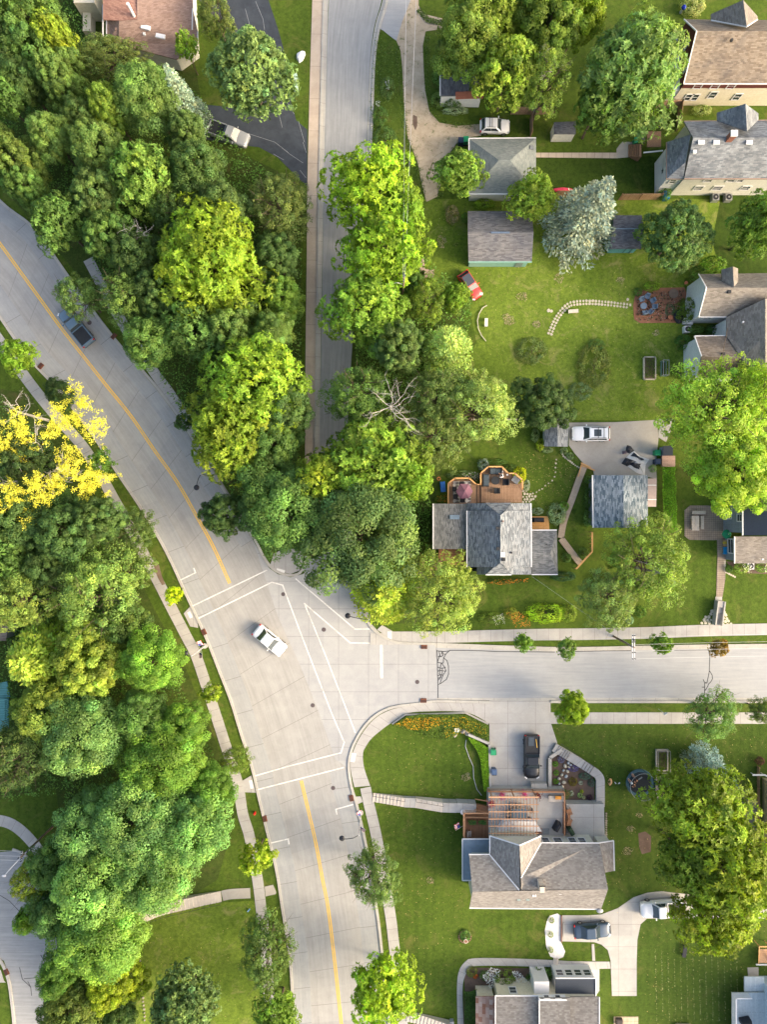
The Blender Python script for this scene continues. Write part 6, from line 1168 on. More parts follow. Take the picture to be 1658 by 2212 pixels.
stones('edging_stone', [(1567, 1213+4*k) for k in range(6)]+[(1569+4*k, 1236+2*k) for k in range(6)], 'white edging stone at the corner bed of the grey house', 'edging stone', 'edging stones of the corner bed', (1.8, 2.6)); stones('edging_stone', resamp([(1213, 972), (1218, 985), (1232, 996), (1243, 1005), (1252, 1010)], 13), 'white edging stone between the lawn and the concrete yard', 'edging stone', 'edging stones of the yard', (1.8, 2.7))
stones('edging_stone', [(1310.5, 1757+5*k) for k in range(12)], 'small edging stone right of the lower concrete patio', 'edging stone', 'edging stones of the lower patio', (1.5, 2.5), ROCK, .15); stones('edging_stone', [(302+.7*k+random.uniform(-1, 1), 2075+8*k) for k in range(17)], 'rough stone in the row down the left lawn', 'edging stone', 'stone row on the left lawn', (1.6, 2.5), ROCK, .12)
stones('edging_stone', [(1618+11*math.cos(a), 1717+12*math.sin(a)) for a in np.arange(0, 6.2, .42)], 'stone of the small ring bed at the right edge', 'edging stone', 'stones of the small ring bed', (1.6, 2.4), ROCK, .15)
for i, (X, Y, r) in enumerate(((1229, 1648, 3.5), (1222, 1655, 4.5), (1230, 1657, 3), (1218, 1664, 3), (1227, 1666, 4), (1215, 1673.5, 3.5), (1224, 1677, 4), (1209, 1682, 3.6), (1219, 1690, 4.5), (1209, 1693, 3), (1216, 1700, 3.8), (1239, 1659, 2.5), (1234, 1652, 3))): rock(X, Y, r, r*.8, .2, 'rounded rock among the shrubs of the mulched terrace bed', STONE if i % 3 else pm('blue_rock', (.4, .44, .45)), 'rock', 'rock', 'rocks of the terrace bed', .2)
for X, Y, r, lb in ((993, 1573, 5, 'left'), (1002, 1579, 7, 'middle'), (1009, 1583, 6, 'right'), (983, 1586, 7, 'lowest')): rock(X, Y, r, r*.7, .35, lb+' grey boulder at the end of the flower bank wall', ROCK)
# walls & fences
def wallline(pts, wd, h, mat, name, label, cat, z=0.0):
    P = [W(*q) for q in pts]; m_ = MB()
    for a, b in zip(P, P[1:]): m_.bar((a.x, a.y, z+h/2), (b.x, b.y, z+h/2), wd, h)
    return thing1(m_, name, mat, label, cat)
wallline([(1011, 1584), (1057, 1604), (1059, 1698)], .3, .6, KERBM, 'retaining_wall', 'low concrete retaining wall left of the black pickup', 'wall'); wallline([(1213, 1616), (1187, 1634), (1187, 1697)], .42, .6, KERBM, 'retaining_wall', 'low concrete wall around the terrace bed right of the black pickup', 'wall')
wallline([(848, 1563), (876, 1543), (1006, 1539), (1055, 1563)], .18, .25, KERBM, 'retaining_wall', 'thin kerb wall in front of the flower bank', 'wall'); wallline([(1010, 906.5), (1150, 907)], .14, .5, STONE, 'garden_edge', 'straight pale stone line at the bottom of the wide lawn', 'edging')
def fence(pts, label, h=1.7, mat=None):
    t = empty('wooden_fence', at(*pts[0]), 0, label, 'fence', 'wooden fences'); o = Vector(at(*pts[0])); P = [W(*q)-o for q in pts]; m_ = MB(); k = 0
    for a, b in zip(P, P[1:]):
        m_.bar((a.x, a.y, h/2), (b.x, b.y, h/2), .05, h); n = max(1, int((b-a).length/2.2))
        for i in range(n+1): q = a.lerp(b, i/n); pb = MB(); pb.box((q.x, q.y, h/2+.05), (.12, .12, h+.1)); pb.done('post', OAKM, t)
    m_.done('panel', mat or boards('fence_boards', (.33, .21, .13), (.42, .28, .18), .14, .012, 'v') if 'fb' not in MATS else MATS['fb'], t)
MATS['fb'] = boards('fence_boards', (.33, .21, .13), (.42, .28, .18), .14, .012, 'v')
fence([(1337, 432), (1423, 431)], 'tan board fence right of the tall blue spruce'); fence([(1417, 234), (1466, 233), (1462, 283)], 'tan board fence below the cream house corner'); fence([(1104, 247), (1196, 247)], 'brown board fence behind the white hatchback'); fence([(1146, 258), (1146, 297)], 'tan board fence right of the white hatchback'); fence([(1200, 425), (1240, 425)], 'short brown fence left of the tall blue spruce')
fence([(1637, 1655), (1638, 1786)], 'low brown fence along the khaki house', .6)
t = loc_thing('kayak', 1215, 412, 0, 'pinkish red kayak lying between yellow-green tree and blue spruce', 'kayak'); m_ = MB(); m_.tube([(-1.5, 0, .2), (-.9, 0, .25), (0, 0, .28), (.9, 0, .25), (1.5, 0, .2)], [.04, .22, .3, .22, .04], 10); m_.done('hull', pm('kayak_red', (.62, .05, .10), .4), t)
def condenser(X, Y, label, c=None):
    t = loc_thing('air_conditioner', X, Y, 0, label, 'air conditioner', 'air conditioners'); m_ = MB(); m_.box((0, 0, .4), (.85, .85, .8)); m_.done('cabinet', c or METAL, t); m_ = MB(); m_.disc((0, 0, .8), .36, .03, 18); m_.done('fan_guard', BLACKP, t); m_ = MB(); m_.disc((0, 0, .83), .12, .02, 12); m_.done('hub', METAL, t)
condenser(1542, 431, 'left air conditioner below the grey-roofed house'); condenser(1570, 431, 'right air conditioner below the grey-roofed house'); condenser(1617, 1222, 'white air conditioner in the bed below the grey-sided house', TRIM); condenser(1482, 714, 'small white fan unit between tan house wings', TRIM)
t = loc_thing('gazing_ball', 1472, 27, 0, 'bright blue gazing ball on a stand at the top of the right lawn', 'garden ornament'); m_ = MB(); m_.ball((0, 0, .95), .3, .3, .3, 14, 10); m_.done('ball', pm('cobalt', (.01, .03, .3), .15), t, smooth=True); m_ = MB(); m_.tube([(0, 0, 0), (0, 0, .7)], [.2, .06], 8); m_.done('stand', STEEL, t)
for X, Y, a, b, rz, lb in ((912, 574, 12, 25, .15, 'long pallet of pale bricks beside the lime trees'), (927.7, 592.7, 21, 17, -.05, 'square pallet of pale bricks left of the red car')):
    t = loc_thing('brick_pallet', X, Y, rz, lb, 'brick pallet'); m_ = MB(); nx, ny = max(2, int(a/4.5)), max(2, int(b/4.5))
    for i in range(nx):
        for j in range(ny): m_.box((D(a)*((i+.5)/nx-.5), D(b)*((j+.5)/ny-.5), .2+random.uniform(0, .08)), (D(a)/nx-.02, D(b)/ny-.02, .4))
    m_.done('bricks', pm('pink_brick', (.42, .32, .27), .85, .2, 3), t); m_ = MB(); m_.box((0, 0, .04), (D(a)+.1, D(b)+.1, .07)); m_.done('pallet', OAKM, t)
def bench(X, Y, L, Wd_, rz, label, mat, z=.45, name='bench', zo=0.0):
    t = loc_thing(name, X, Y, rz, label, name.replace('_', ' '), None, zo); m_ = MB(); m_.box((0, 0, z-.05), (L, Wd_, .1)); m_.done('seat' if 'bench' in name else 'tabletop', mat, t)
    for s_ in (-1, 1): m_ = MB(); m_.box((s_*L*.38, 0, (z-.1)/2), (.15, Wd_*.8, z-.1)); m_.done('leg', mat, t)
bench(1050.3, 698, 1.05, .42, R_(88), 'white stone bench beside the curved pipe', pm('white_stone_seat', (.66, .65, .62))); bench(1238, 674, 1.3, .45, .08, 'pale stone bench below the curved stepping stones', pm('sand_stone', (.55, .5, .42)))
GW = boards('grey_planks', (.40, .36, .31), (.47, .43, .38), .12, .012); bench(1498.5, 1130, 1.9, .95, R_(90), 'weathered picnic table on the brick terrace', GW, .75, 'picnic_table'); bench(1515.5, 1129, 1.7, .42, R_(90), 'weathered bench right of the picnic table', GW); bench(1508, 1107, 1.75, .42, 0, 'weathered bench above the picnic table', GW)
bench(1478, 2051, 1.55, .5, R_(80), 'black bench standing on the lawn with mown stripes', BLACKP); bench(1200, 1721, 1.9, .75, 0, 'grey potting table on the pale terrace', GW, .7, 'potting_table', 1.6)
m_ = MB(); m_.tube([at(1053, 659.5, .15), at(1043, 665, .15), at(1035.5, 678, .15), at(1032, 692, .15), at(1034, 709.5, .15), at(1041, 725, .15), at(1051, 737, .15)], .06, 6); thing1(m_, 'garden_pipe', pm('pale_pipe', (.5, .47, .4)), 'long pale curved pipe lying at the left edge of the wide lawn', 'pipe')
m_ = MB(); m_.tube([at(1008, 1598, .06), at(1006, 1612, .06), (*at(1014, 1635)[:2], .06), at(1023, 1655, .06), at(1024, 1680, .06), at(1031, 1705, .06), at(1041, 1718, .06)], .045, 5); thing1(m_, 'garden_hose', STEEL, 'grey garden hose curving over the lower lawn', 'hose'); m_ = MB(); m_.tube([(*at(1448+9*math.cos(a)*(.6+.05*a), 672+12*math.sin(a)*(.6+.05*a))[:2], .1) for a in np.arange(0, 14, .5)], .035, 5); thing1(m_, 'garden_hose', pm('hose_green', (.03, .2, .07)), 'green hose coiled on the red terrace', 'hose')
# chairs
def chair(X, Y, rz, label, mat, group, z=0.0, s_=1.0, round_=False):
    t = loc_thing('patio_chair', X, Y, rz, label, 'chair', group, z); m_ = MB(); m_.box((0, 0, .40), (.55*s_, .55*s_, .10)); m_.done('seat', mat, t); m_ = MB(); m_.bar((-.30*s_, 0, .42), (-.40*s_, 0, .95), .55*s_, .08) if False else m_.box((-.31*s_, 0, .68), (.10, .60*s_, .55)); m_.done('backrest', mat, t)
    for s2 in (-1, 1): m_ = MB(); m_.box((.0, s2*.31*s_, .58), (.55*s_, .09, .08)); m_.box((.22*s_, s2*.31*s_, .3), (.06, .06, .55)); m_.box((-.22*s_, s2*.31*s_, .3), (.06, .06, .55)); m_.done('armrest', mat, t)
    return t
MESHC = pm('slate_mesh', (.17, .23, .30), .6, .1, 20)
cc = (1389, 663)
for (X, Y), nm in zip(((1384.7, 649.5), (1396.5, 643), (1407.7, 652), (1411.5, 664.5), (1391.5, 677), (1403, 675)), ('leftmost upper', 'topmost', 'upper right', 'rightmost', 'lower left', 'lower right')): chair(X, Y, math.atan2(-(cc[1]-Y), cc[0]-X), nm+' slate blue chair around the small table on the red terrace', MESHC, 'chairs on the red terrace', .05, .88)
def rtable(X, Y, r, h, label, mat, z=0.0):
    t = loc_thing('round_table', X, Y, 0, label, 'table', None, z); m_ = MB(); m_.disc((0, 0, h-.05), r, .05, 24); m_.done('tabletop', mat, t); m_ = MB(); m_.tube([(0, 0, 0), (0, 0, h-.05)], [.25, .06], 8); m_.done('base', mat, t); return t
rtable(1389, 663, .42, .5, 'small round slate table on the red terrace', MESHC, .05); rtable(1456, 634.5, .62, .12, 'flat round brown lid lying on the red terrace', pm('brown_lid', (.22, .15, .11)), .05)
def pot(X, Y, r, label, mat, z=0.0, plant=None, pr=1.5):
    t = loc_thing('plant_pot', X, Y, 0, label, 'plant pot', None, z); m_ = MB(); m_.disc((0, 0, 0), r*.7, r*1.3, 14, r2=r); m_.done('pot', mat, t)
    if plant:
        n = 160; c = rng.normal(size=(n, 3))*[r*pr*.45, r*pr*.45, .1]+[0, 0, r*1.5+.1]; o = link('plant', leafmesh('plant', cards(c, nrm(rng.normal(0, .5, (n, 3))+[0, 0, 1]), .13, .09), tint(n)), t, [PETAL if plant[0] > plant[1] else LEAF]); o.color = (*plant, 1)
pot(1447, 687, .32, 'terracotta pot at the lower edge of the red terrace', TERRA, .05); pot(1482, 612, .22, 'small terracotta pot beside the tan house wall', TERRA)
MAG = (.55, .06, .28)
for X, Y, c, lb in ((1085, 1716, MAG, 'left magenta flower pot hanging on the terrace rail'), (1133, 1713, MAG, 'large magenta flower pot in the middle of the terrace rail'), (1163, 1716, (.12, .03, .05), 'dark red flower pot at the end of the pergola'), (1062, 1733, (.5, .04, .1), 'red flower pot at the top of the wooden steps'), (1160, 1792, (.35, .12, .06), 'terracotta flower pot by the pergola corner'), (1226, 1713, (.1, .16, .04), 'round green pot on the terrace')): pot(X, Y, .26, lb, TERRA, 1.65, c, 2.3)
m_ = MB(); m_.box((0, 0, .0), (.75, .38, .22)); o = thing1(m_, 'planter_box', pm('orange_wood', (.6, .25, .04)), 'orange planter box on the grey potting table', 'planter'); o.location = at(1207, 1723, 2.45)
# raised beds
def ringbed(X, Y, a, b, label, mat, h=.3, grow=(.10, .16, .03), rect=False, cage=False):
    t = loc_thing('raised_bed', X, Y, 0, label, 'raised bed', 'raised beds'); m_ = MB(); a, b = D(a)/2, D(b)/2
    for s_ in (-1, 1): m_.box((s_*(a-.06), 0, h/2), (.14, 2*b-.3, h)); m_.box((0, s_*(b-.06), h/2), (2*a-.3, .14, h))
    if rect: [m_.box((sx*(a-.06), sy*(b-.06), h/2), (.15, .15, h)) for sx in (-1, 1) for sy in (-1, 1)]
    else: [m_.box((sx*(a-.12), sy*(b-.12), h/2), (.34, .14, h), R_(-45*sx*sy)) for sx in (-1, 1) for sy in (-1, 1)]
    m_.done('border', mat, t); m_ = MB(); m_.box((0, 0, h*.35), (2*a-.3, 2*b-.3, h*.5)); m_.done('soil', DIRT, t); n = 420; c = rng.uniform(-1, 1, (n, 3))*[a-.2, b-.25, .1]+[0, 0, h+.05]
    o = link('plants', leafmesh('plants', cards(c, nrm(rng.normal(0, .6, (n, 3))+[0, 0, 1]), .16, .1), tint(n)), t, [LEAF]); o.color = (*grow, 1)
    if cage:
        m_ = MB(); [m_.box((sx*a, sy*b, .5), (.06, .06, 1.0)) for sx in (-1, 1) for sy in (-1, 1)]; [m_.box((0, s_*b, 1.0), (2*a, .05, .05)) for s_ in (-1, 1)]; [m_.box((s_*a, 0, 1.0), (.05, 2*b, .05)) for s_ in (-1, 1)]; m_.done('cage', METAL, t)
ringbed(1403.5, 796, 27, 50, 'oval stone-edged raised bed on the wide lawn', STONE); ringbed(1434, 797, 12, 32, 'narrow green raised bed right of the oval one', pm('green_frame', (.12, .2, .14)), .2, rect=True, cage=True); ringbed(1430, 1641, 26, 46, 'caged raised bed above and right of the trampoline', GW, .3, rect=True, cage=True); ringbed(1429, 1698, 24, 46, 'caged dark raised bed at the left foot of the big ash', GW, .3, (.05, .07, .03), rect=True, cage=True)
# central decks
def deck(name, label, pts, z, mat, railpts=None, z0=0.0):
    t = house(name, label, 'deck', None, None); P = [W(*q) for q in pts]; m_ = MB(); m_.prism([(p_.x, p_.y) for p_ in P], max(z0, z-.35), z); m_.done('floor', mat, t)
    if railpts:
        Q = [W(*q, z+.95) for q in railpts]; m_ = MB()
        for a, b in zip(Q, Q[1:]): m_.bar((a.x, a.y, z+.97), (b.x, b.y, z+.97), .17, .06); 
        for q in Q: m_.disc((q.x, q.y, z+.94), .085, .06, 10)
        m_.done('handrail', RAILM, t); m_ = MB()
        for a, b in zip(Q, Q[1:]):
            n = max(2, int((b-a).length/.22)); [m_.box((*a.lerp(b, i/n)[:2], z+.48), (.05, .05, .94)) for i in range(n+1)]
        m_.done('balusters', RAILM, t)
    return t
deck('deck', 'upper brown wooden deck with curved orange rail behind the central house', [(1039, 1086), (1039, 1022), (1056, 1008), (1085, 1008), (1099, 1022), (1114, 1023), (1130, 1037), (1130, 1056), (1127, 1058), (1127, 1086)], .6, DECKM, [(1039.5, 1046.5), (1039.5, 1022), (1056, 1008), (1085.3, 1008), (1098.8, 1022.3), (1113.8, 1022.7), (1129.8, 1037.2), (1129.8, 1056.2)])
t = deck('deck', 'lower brown wooden deck under the purple umbrella', [(969, 1088), (969, 1045), (984, 1033), (1014, 1033), (1030, 1047), (1031, 1047), (1031, 1088)], .35, DECKM, [(969, 1088), (969, 1044), (983.5, 1033), (1014.5, 1033), (1030, 1046.5), (1039, 1046.5)])
m_ = MB(); m_.box((*at(1034.8, 1067)[:2], .33), (.42, 2.35, .24)); m_.done('step', OAKM, t)
deck('deck', 'small orange cedar deck right of the central house', [(1150, 1115), (1185, 1115), (1187, 1144), (1150, 1144)], .3, boards('orange_boards', (.56, .29, .10), (.64, .35, .14), .14, .012)); deck('deck', 'reddish cedar front deck at the lower left of the central house', [(948, 1184), (1004, 1184), (1004, 1220), (975, 1220), (948, 1206)], .4, boards('red_cedar', (.42, .18, .09), (.50, .24, .13), .14, .012))
t = house('steps', 'brown wooden steps left of the reddish front deck', 'steps', None, None); m_ = MB(); [m_.box((*at(910+8*k, 1220)[:2], .05+.05*k), (.5, 1.3, .1+.1*k)) for k in range(6)]; m_.done('treads', OAKM, t)
RUG, nt_, b_ = base('rug', .9); v_ = uvn(nt_); sx_ = nt_.nodes.new('ShaderNodeSeparateXYZ'); nt_.links.new(v_, sx_.inputs[0]); f_ = mth(nt_, 'ADD', mth(nt_, 'ABSOLUTE', mth(nt_, 'SUBTRACT', mth(nt_, 'FRACT', mth(nt_, 'MULTIPLY', sx_.outputs[0], 1.25)), .5)), mth(nt_, 'ABSOLUTE', mth(nt_, 'SUBTRACT', mth(nt_, 'FRACT', mth(nt_, 'MULTIPLY', sx_.outputs[1], 2.4)), .5))); nt_.links.new(mixc(nt_, mth(nt_, 'GREATER_THAN', f_, .55), (.66, .64, .60), (.20, .19, .19)), b_.inputs['Base Color'])
m_ = MB(); a, b = W(979, 1040), W(1017, 1086); m_.prism([(a.x, a.y), (b.x, a.y), (b.x, b.y), (a.x, b.y)], .352, .37); thing1(m_, 'rug', RUG, 'white rug with grey diamonds under the purple umbrella', 'rug')
def umbrella(X, Y, r, z, n, mat, label, zo=0.0, a0=0.0):
    t = loc_thing('patio_umbrella', X, Y, 0, label, 'umbrella', None, zo); m_ = MB(); R = [(r*math.cos(a0+2*math.pi*k/n), r*math.sin(a0+2*math.pi*k/n), z-.38) for k in range(n)]
    for k in range(n): a, b = R[k], R[(k+1) % n]; m_.face([(0, 0, z), a, b]); m_.face([(0, 0, z-.02), b[:2]+(b[2]-.03,), a[:2]+(a[2]-.03,)]); m_.face([a, a[:2]+(a[2]-.12,), b[:2]+(b[2]-.12,), b])
    m_.done('canopy', mat, t); m_ = MB(); m_.tube([(0, 0, 0), (0, 0, z+.08)], .03, 6); m_.done('pole', STEEL, t); m_ = MB(); [m_.tube([(0, 0, z+.012), (q[0], q[1], q[2]+.012)], .012, 4) for q in R]; m_.done('seams', pm('seam', (.12, .06, .08)) if n == 6 else GLASS, t)
umbrella(1000.5, 1062, 1.07, 2.3, 6, pm('purple_cloth', (.21, .10, .14), .8, .08), 'purple hexagonal umbrella on the striped rug', .37); rtable(1000.5, 1064, .6, .7, 'dark round table under the purple umbrella', BLACKP, .37)
for X, Y, a, nm in ((997, 1046, -90, 'upper'), (983, 1057, 0, 'upper left'), (985, 1073, 0, 'lower left'), (999, 1080, 90, 'lower')): chair(X, Y, R_(a), nm+' black chair half hidden under the purple umbrella', BLACKP, 'chairs under the purple umbrella', .37, .9)
umbrella(1559.5, 1153, .60, 1.9, 8, pm('green_cloth', (.01, .24, .11), .7), 'small closed-looking green umbrella beside the grey house')
WICK = pm('wicker', (.022, .026, .032), .7, .25, 30); CUSH = pm('charcoal_cushion', (.06, .085, .105), .85, .12, 6)
def sofa(X, Y, rz, label, L=1.75):
    t = loc_thing('outdoor_sofa', X, Y, rz, label, 'sofa', 'deck sofas', .6); m_ = MB(); m_.box((0, 0, .18), (.8, L, .3)); m_.box((-.36, 0, .45), (.14, L, .5)); [m_.box((0, s_*(L/2-.06), .4), (.8, .12, .35)) for s_ in (-1, 1)]; m_.done('frame', WICK, t)
    for s_ in (-1, 1): m_ = MB(); m_.box((.06, s_*L*.23, .40), (.66, L*.44, .14)); m_.done('cushion', CUSH, t)
sofa(1070.8, 1017.5, R_(-90), 'dark wicker sofa at the top rail of the upper deck', 1.6); sofa(1049.6, 1038, 0, 'dark wicker sofa along the left rail of the upper deck', 1.6); rtable(1070, 1038.4, .53, .45, 'round black fire table in the middle of the upper deck', WICK, .6); chair(1091.3, 1041.7, R_(180), 'right black wicker armchair beside the fire table', WICK, 'deck armchairs', .6, 1.25); chair(1073, 1059.7, R_(90), 'lower black wicker armchair beside the fire table', WICK, 'deck armchairs', .6, 1.15)
bench(1113.8, 1037, .95, .8, R_(-38), 'tilted grey square table at the right rail of the upper deck', pm('grey_top', (.20, .215, .23)), .5, 'side_table', .6)
for X, Y, lb in ((1085.3, 1019, 'small white pot beside the top sofa'), (1096.6, 1025.7, 'small pale pot at the inner rail corner')): pot(X, Y, .14, lb, TRIM, .6)
# boardwalk
for pts, lb in (([(1264, 1003), (1251, 1036), (1236, 1078), (1219, 1124), (1211.5, 1162)], 'grey wooden boardwalk curving down from the concrete yard'), ([(1212, 1163), (1243.5, 1204), (1254, 1216)], 'grey wooden boardwalk leading to the orange corner rail')):
    o = ribbon('boardwalk', pts, 13.5, .3, paving('walk_boards', (.36, .28, .20), (.46, .37, .27), joint=(.10, .07, .05), uj=.16, jw=.012, stain=.2), h=.25, kind=None); tag(o, lb, 'boardwalk')
t = house('handrail', 'orange wooden corner rail right of the boardwalk', 'rail', None, None); m_ = MB(); Q = [W(1280.5, 1150, 1), W(1280.5, 1191.5, 1), W(1246, 1229, 1)]; [m_.bar((a.x, a.y, 1.0), (b.x, b.y, 1.0), .2, .07) for a, b in zip(Q, Q[1:])]; m_.done('top_rail', RAILM, t); m_ = MB(); [m_.box((*a.lerp(b, i/5)[:2], .48), (.1, .1, .96)) for a, b in zip(Q, Q[1:]) for i in range(6)]; m_.done('posts', RAILM, t)
t = house('wood_pile', 'orange timber offcuts at the top of the boardwalk', 'timber', None, None); m_ = MB(); m_.bar(at(1256, 1000, .5), at(1277, 1010, .5), .15, .15); m_.bar(at(1256, 1005, .4), at(1286, 1016, .3), .15, .12); m_.bar(at(1258, 1001, .3), at(1250, 1030, .3), .12, .12); m_.done('beams', RAILM, t)
m_ = MB(); m_.box((0, 0, .25), (.6, .6, .5)); m_.box((0, .1, .52), (.5, .35, .15)); o = thing1(m_, 'lawn_toy', pm('sky_blue', (.02, .13, .45), .5), 'bright blue toy car lying on the lawn left of the lower deck', 'toy'); o.location = at(957, 1051.5); o.scale = (1.1, 2.2, .8); o.rotation_euler.z = .1
m_ = MB(); m_.tube([(.2*math.cos(a), .2*math.sin(a), .04) for a in np.arange(0, 6.6, .4)], .05, 6); o = thing1(m_, 'toy_ring', pm('orange_toy', (.6, .2, .08)), 'small orange ring on the lawn above the blue toy', 'toy'); o.location = at(948.5, 1034)
# heap of tent cloth
t = loc_thing('folded_tent', 1373.5, 995, 0, 'half folded grey and white tent spread on the concrete yard', 'tent')
def cloth(pts, name, mat, z=.18):
    P = [((x-520)/4/S, -(y-665)/4/S) for x, y in pts]; c = (sum(p_[0] for p_ in P)/len(P), sum(p_[1] for p_ in P)/len(P)); m_ = MB(); n = len(P)
    for i in range(n): a, b = P[i], P[(i+1) % n]; ma = ((a[0]+c[0])/2, (a[1]+c[1])/2, z*random.uniform(.6, 1.5)); mb_ = ((b[0]+c[0])/2, (b[1]+c[1])/2, z*random.uniform(.6, 1.5)); m_.face([(a[0], a[1], .05), (b[0], b[1], .05), mb_, ma]); m_.face([ma, mb_, (c[0], c[1], z*1.2)]); m_.face([(a[0], a[1], .03), (b[0], b[1], .03), (b[0], b[1], .05), (a[0], a[1], .05)])
    m_.done(name, mat, t)
TG = pm('tent_black', (.03, .035, .045), .7, .3, 4); TW = pm('tent_grey', (.62, .62, .61), .8, .08, 2)
cloth([(450, 530), (480, 540), (512, 580), (470, 605), (435, 590), (440, 555)], 'cloth', TG, .3); cloth([(440, 640), (505, 580), (560, 625), (640, 655), (610, 700), (600, 795), (530, 770), (455, 715), (500, 690), (545, 665), (500, 635)], 'cloth', TW, .22); cloth([(400, 690), (435, 640), (470, 650), (500, 660), (480, 690), (450, 715)], 'cloth', TG, .35); cloth([(505, 590), (560, 640), (600, 660), (570, 670), (500, 630), (470, 625)], 'mesh_panel', TG, .42); cloth([(490, 680), (575, 690), (560, 750), (510, 730), (470, 700)], 'mesh_panel', TG, .42); cloth([(405, 585), (435, 578), (440, 608), (410, 612)], 'bag', pm('pinkish_bag', (.2, .15, .17)), .5)
# adirondack chairs by the grey house
t = chair(1567, 1189, R_(180), 'bright blue plastic armchair beside the grey house', pm('azure', (.01, .26, .55), .4), 'seats by the grey house', .04, 1.35); t = chair(1566, 1173, R_(180), 'pale wooden armchair with a yellow and green towel', pm('blond_wood', (.5, .34, .17)), 'seats by the grey house', .04, 1.1); m_ = MB(); m_.box((-.15, .05, .47), (.55, .3, .03)); tag(m_.done('towel', pm('towel', (.55, .42, .05))), 'yellow and green towel on the pale wooden armchair', 'towel').location = at(1566, 1173, .04)
# steps to the street
def stairs(name, label, pts, wd, n, mat, rails=None, z0=.05, z1=1.2, wallm=None):
    t = house(name, label, 'steps', None, None); P = resamp(pts, n+1); A = [W(*q) for q in P]; m_ = MB()
    for i in range(n):
        a, b = A[i], A[i+1]; d = (b-a); z = z0+(z1-z0)*(i+1)/n; m_.bar((a.x, a.y, z/2), (b.x, b.y, z/2), D(wd), z)
    m_.done('treads', mat, t)
    if wallm:
        for s_ in (-1, 1): m_ = MB(); q = [W(*k_) for k_ in offs(pts, s_*(wd/2+1.2))]; [m_.bar((a.x, a.y, z1*.55), (b.x, b.y, z1*.55), .16, z1*1.1) for a, b in zip(q, q[1:])]; m_.done('side_wall', wallm, t)
    if rails:
        for s_ in rails:
            m_ = MB(); q = [W(*k_) for k_ in offs(resamp(pts, 6), s_*(wd/2-1.5))]; hh = [z0+(z1-z0)*i/5+.9 for i in range(6)]
            m_.tube([(a.x, a.y, h_) for a, h_ in zip(q, hh)], .025, 5); [m_.tube([(a.x, a.y, h_-.9), (a.x, a.y, h_)], .02, 5) for a, h_ in zip(q, hh)]; m_.done('handrail', BLACKP, t)
    return t
STEPM = paving('step_concrete', (.47, .42, .36), (.58, .52, .45), uj=0, stain=.35); STEPD = paving('step_grey', (.26, .25, .24), (.34, .33, .31), uj=0, stain=.3)
stairs('street_steps', 'grey walled steps from the pavement up to the brick path', [(1547.5, 1349), (1553.5, 1297)], 12, 4, STEPD, None, .1, .9, KERBM); poly('path', [(1546.5, 1289), (1561, 1289), (1561, 1297), (1546.5, 1297)], .06, SLAB, h=.05)
stairs('garden_steps', 'lower flight of concrete steps left of the wooden porch steps', [(806, 1722), (838, 1725), (874, 1729)], 19, 9, STEPM, (1,), .05, .7); stairs('garden_steps', 'upper flight of concrete steps left of the wooden porch steps', [(898, 1730), (955, 1735)], 20, 13, STEPM, (1,), .7, 1.4)
for a, b, z in (((874, 1729), (898, 1730), .72), ((955, 1735), (985, 1736), 1.4), ((985, 1735), (1026, 1737), 1.45)): o = ribbon('path', [a, b], 20, z, SLAB, h=z-.02, sm=False)
stairs('garden_steps', 'pale concrete steps with black rail beside the clumped wood', [(478, 1936), (445, 1940), (420, 1944)], 23, 9, STEPM, (1,), .05, .6); stairs('garden_steps', 'upper concrete steps vanishing under the clumped wood', [(420, 1944), (372, 1951), (345, 1956), (312, 1968)], 23, 13, STEPM, (1,), .6, 1.7); stairs('garden_steps', 'concrete steps at the bottom edge right of the lime tree', [(880, 2196), (905, 2198), (940, 2206), (975, 2214)], 20, 13, STEPM, None, .05, 1.0); stairs('garden_steps', 'short brick steps crossing the path above the bottom house', [(1196, 2076), (1206, 2077)], 15, 3, STEPM, None, .05, .2)
# terrace with pergola
t = house('terrace', 'pale raised terrace in front of the brown-roofed house', 'terrace', None, None); TZ = 1.6
P = [W(*q, TZ) for q in ((1056, 1712), (1221, 1712), (1221, 1812), (1190, 1812), (1190, 1830), (1056, 1830))]; m_ = MB(); m_.prism([(p_.x, p_.y) for p_ in P], 0, TZ); m_.done('slab', DRIVE, t); m_ = MB(); a, b = P[0], P[1]; m_.box(((a.x+b.x)/2, a.y+.22, .75), (b.x-a.x, .16, 1.5)); m_.done('retaining_wall', KERBM, t); m_ = MB(); q = W(1166, 1698, 1.0); m_.box((q.x, q.y-.3, .5), (2.0, 1.2, 1.0)); m_.done('landing', KERBM, t)
P2_ = [W(*q, 1.35) for q in ((1225, 1737), (1306, 1737), (1308, 1815), (1296, 1830), (1224, 1830))]; m_ = MB(); m_.prism([(p_.x, p_.y) for p_ in P2_], 0, 1.35); tag(m_.done('patio', DRIVE), kind='structure')
BRW = pm('stained_wood', (.33, .17, .09), .75, .2, 5); PG = pm('pergola_wood', (.30, .165, .09), .75, .2, 5)
t = house('terrace_railing', 'brown wooden railing around the pale terrace', 'railing', None, None); Q = [W(1054, 1710, TZ+1), W(1221, 1711, TZ+1), W(1221, 1805, TZ+1)]; m_ = MB()
for a, b in zip(Q, Q[1:]):
    m_.bar((a.x, a.y, TZ+1.0), (b.x, b.y, TZ+1.0), .16, .07); n = int((b-a).length/.16)
m_.done('top_rail', BRW, t); m_ = MB()
for a, b in zip(Q, Q[1:]):
    n = int((b-a).length/.16); [m_.box((*a.lerp(b, i/n)[:2], TZ+.45), (.05, .05, .95)) for i in range(n+1)]
m_.done('balusters', BRW, t)
t = house('pergola', 'brown lattice pergola over the blue dining table', 'pergola', None, None); m_ = MB(); z = TZ+2.5
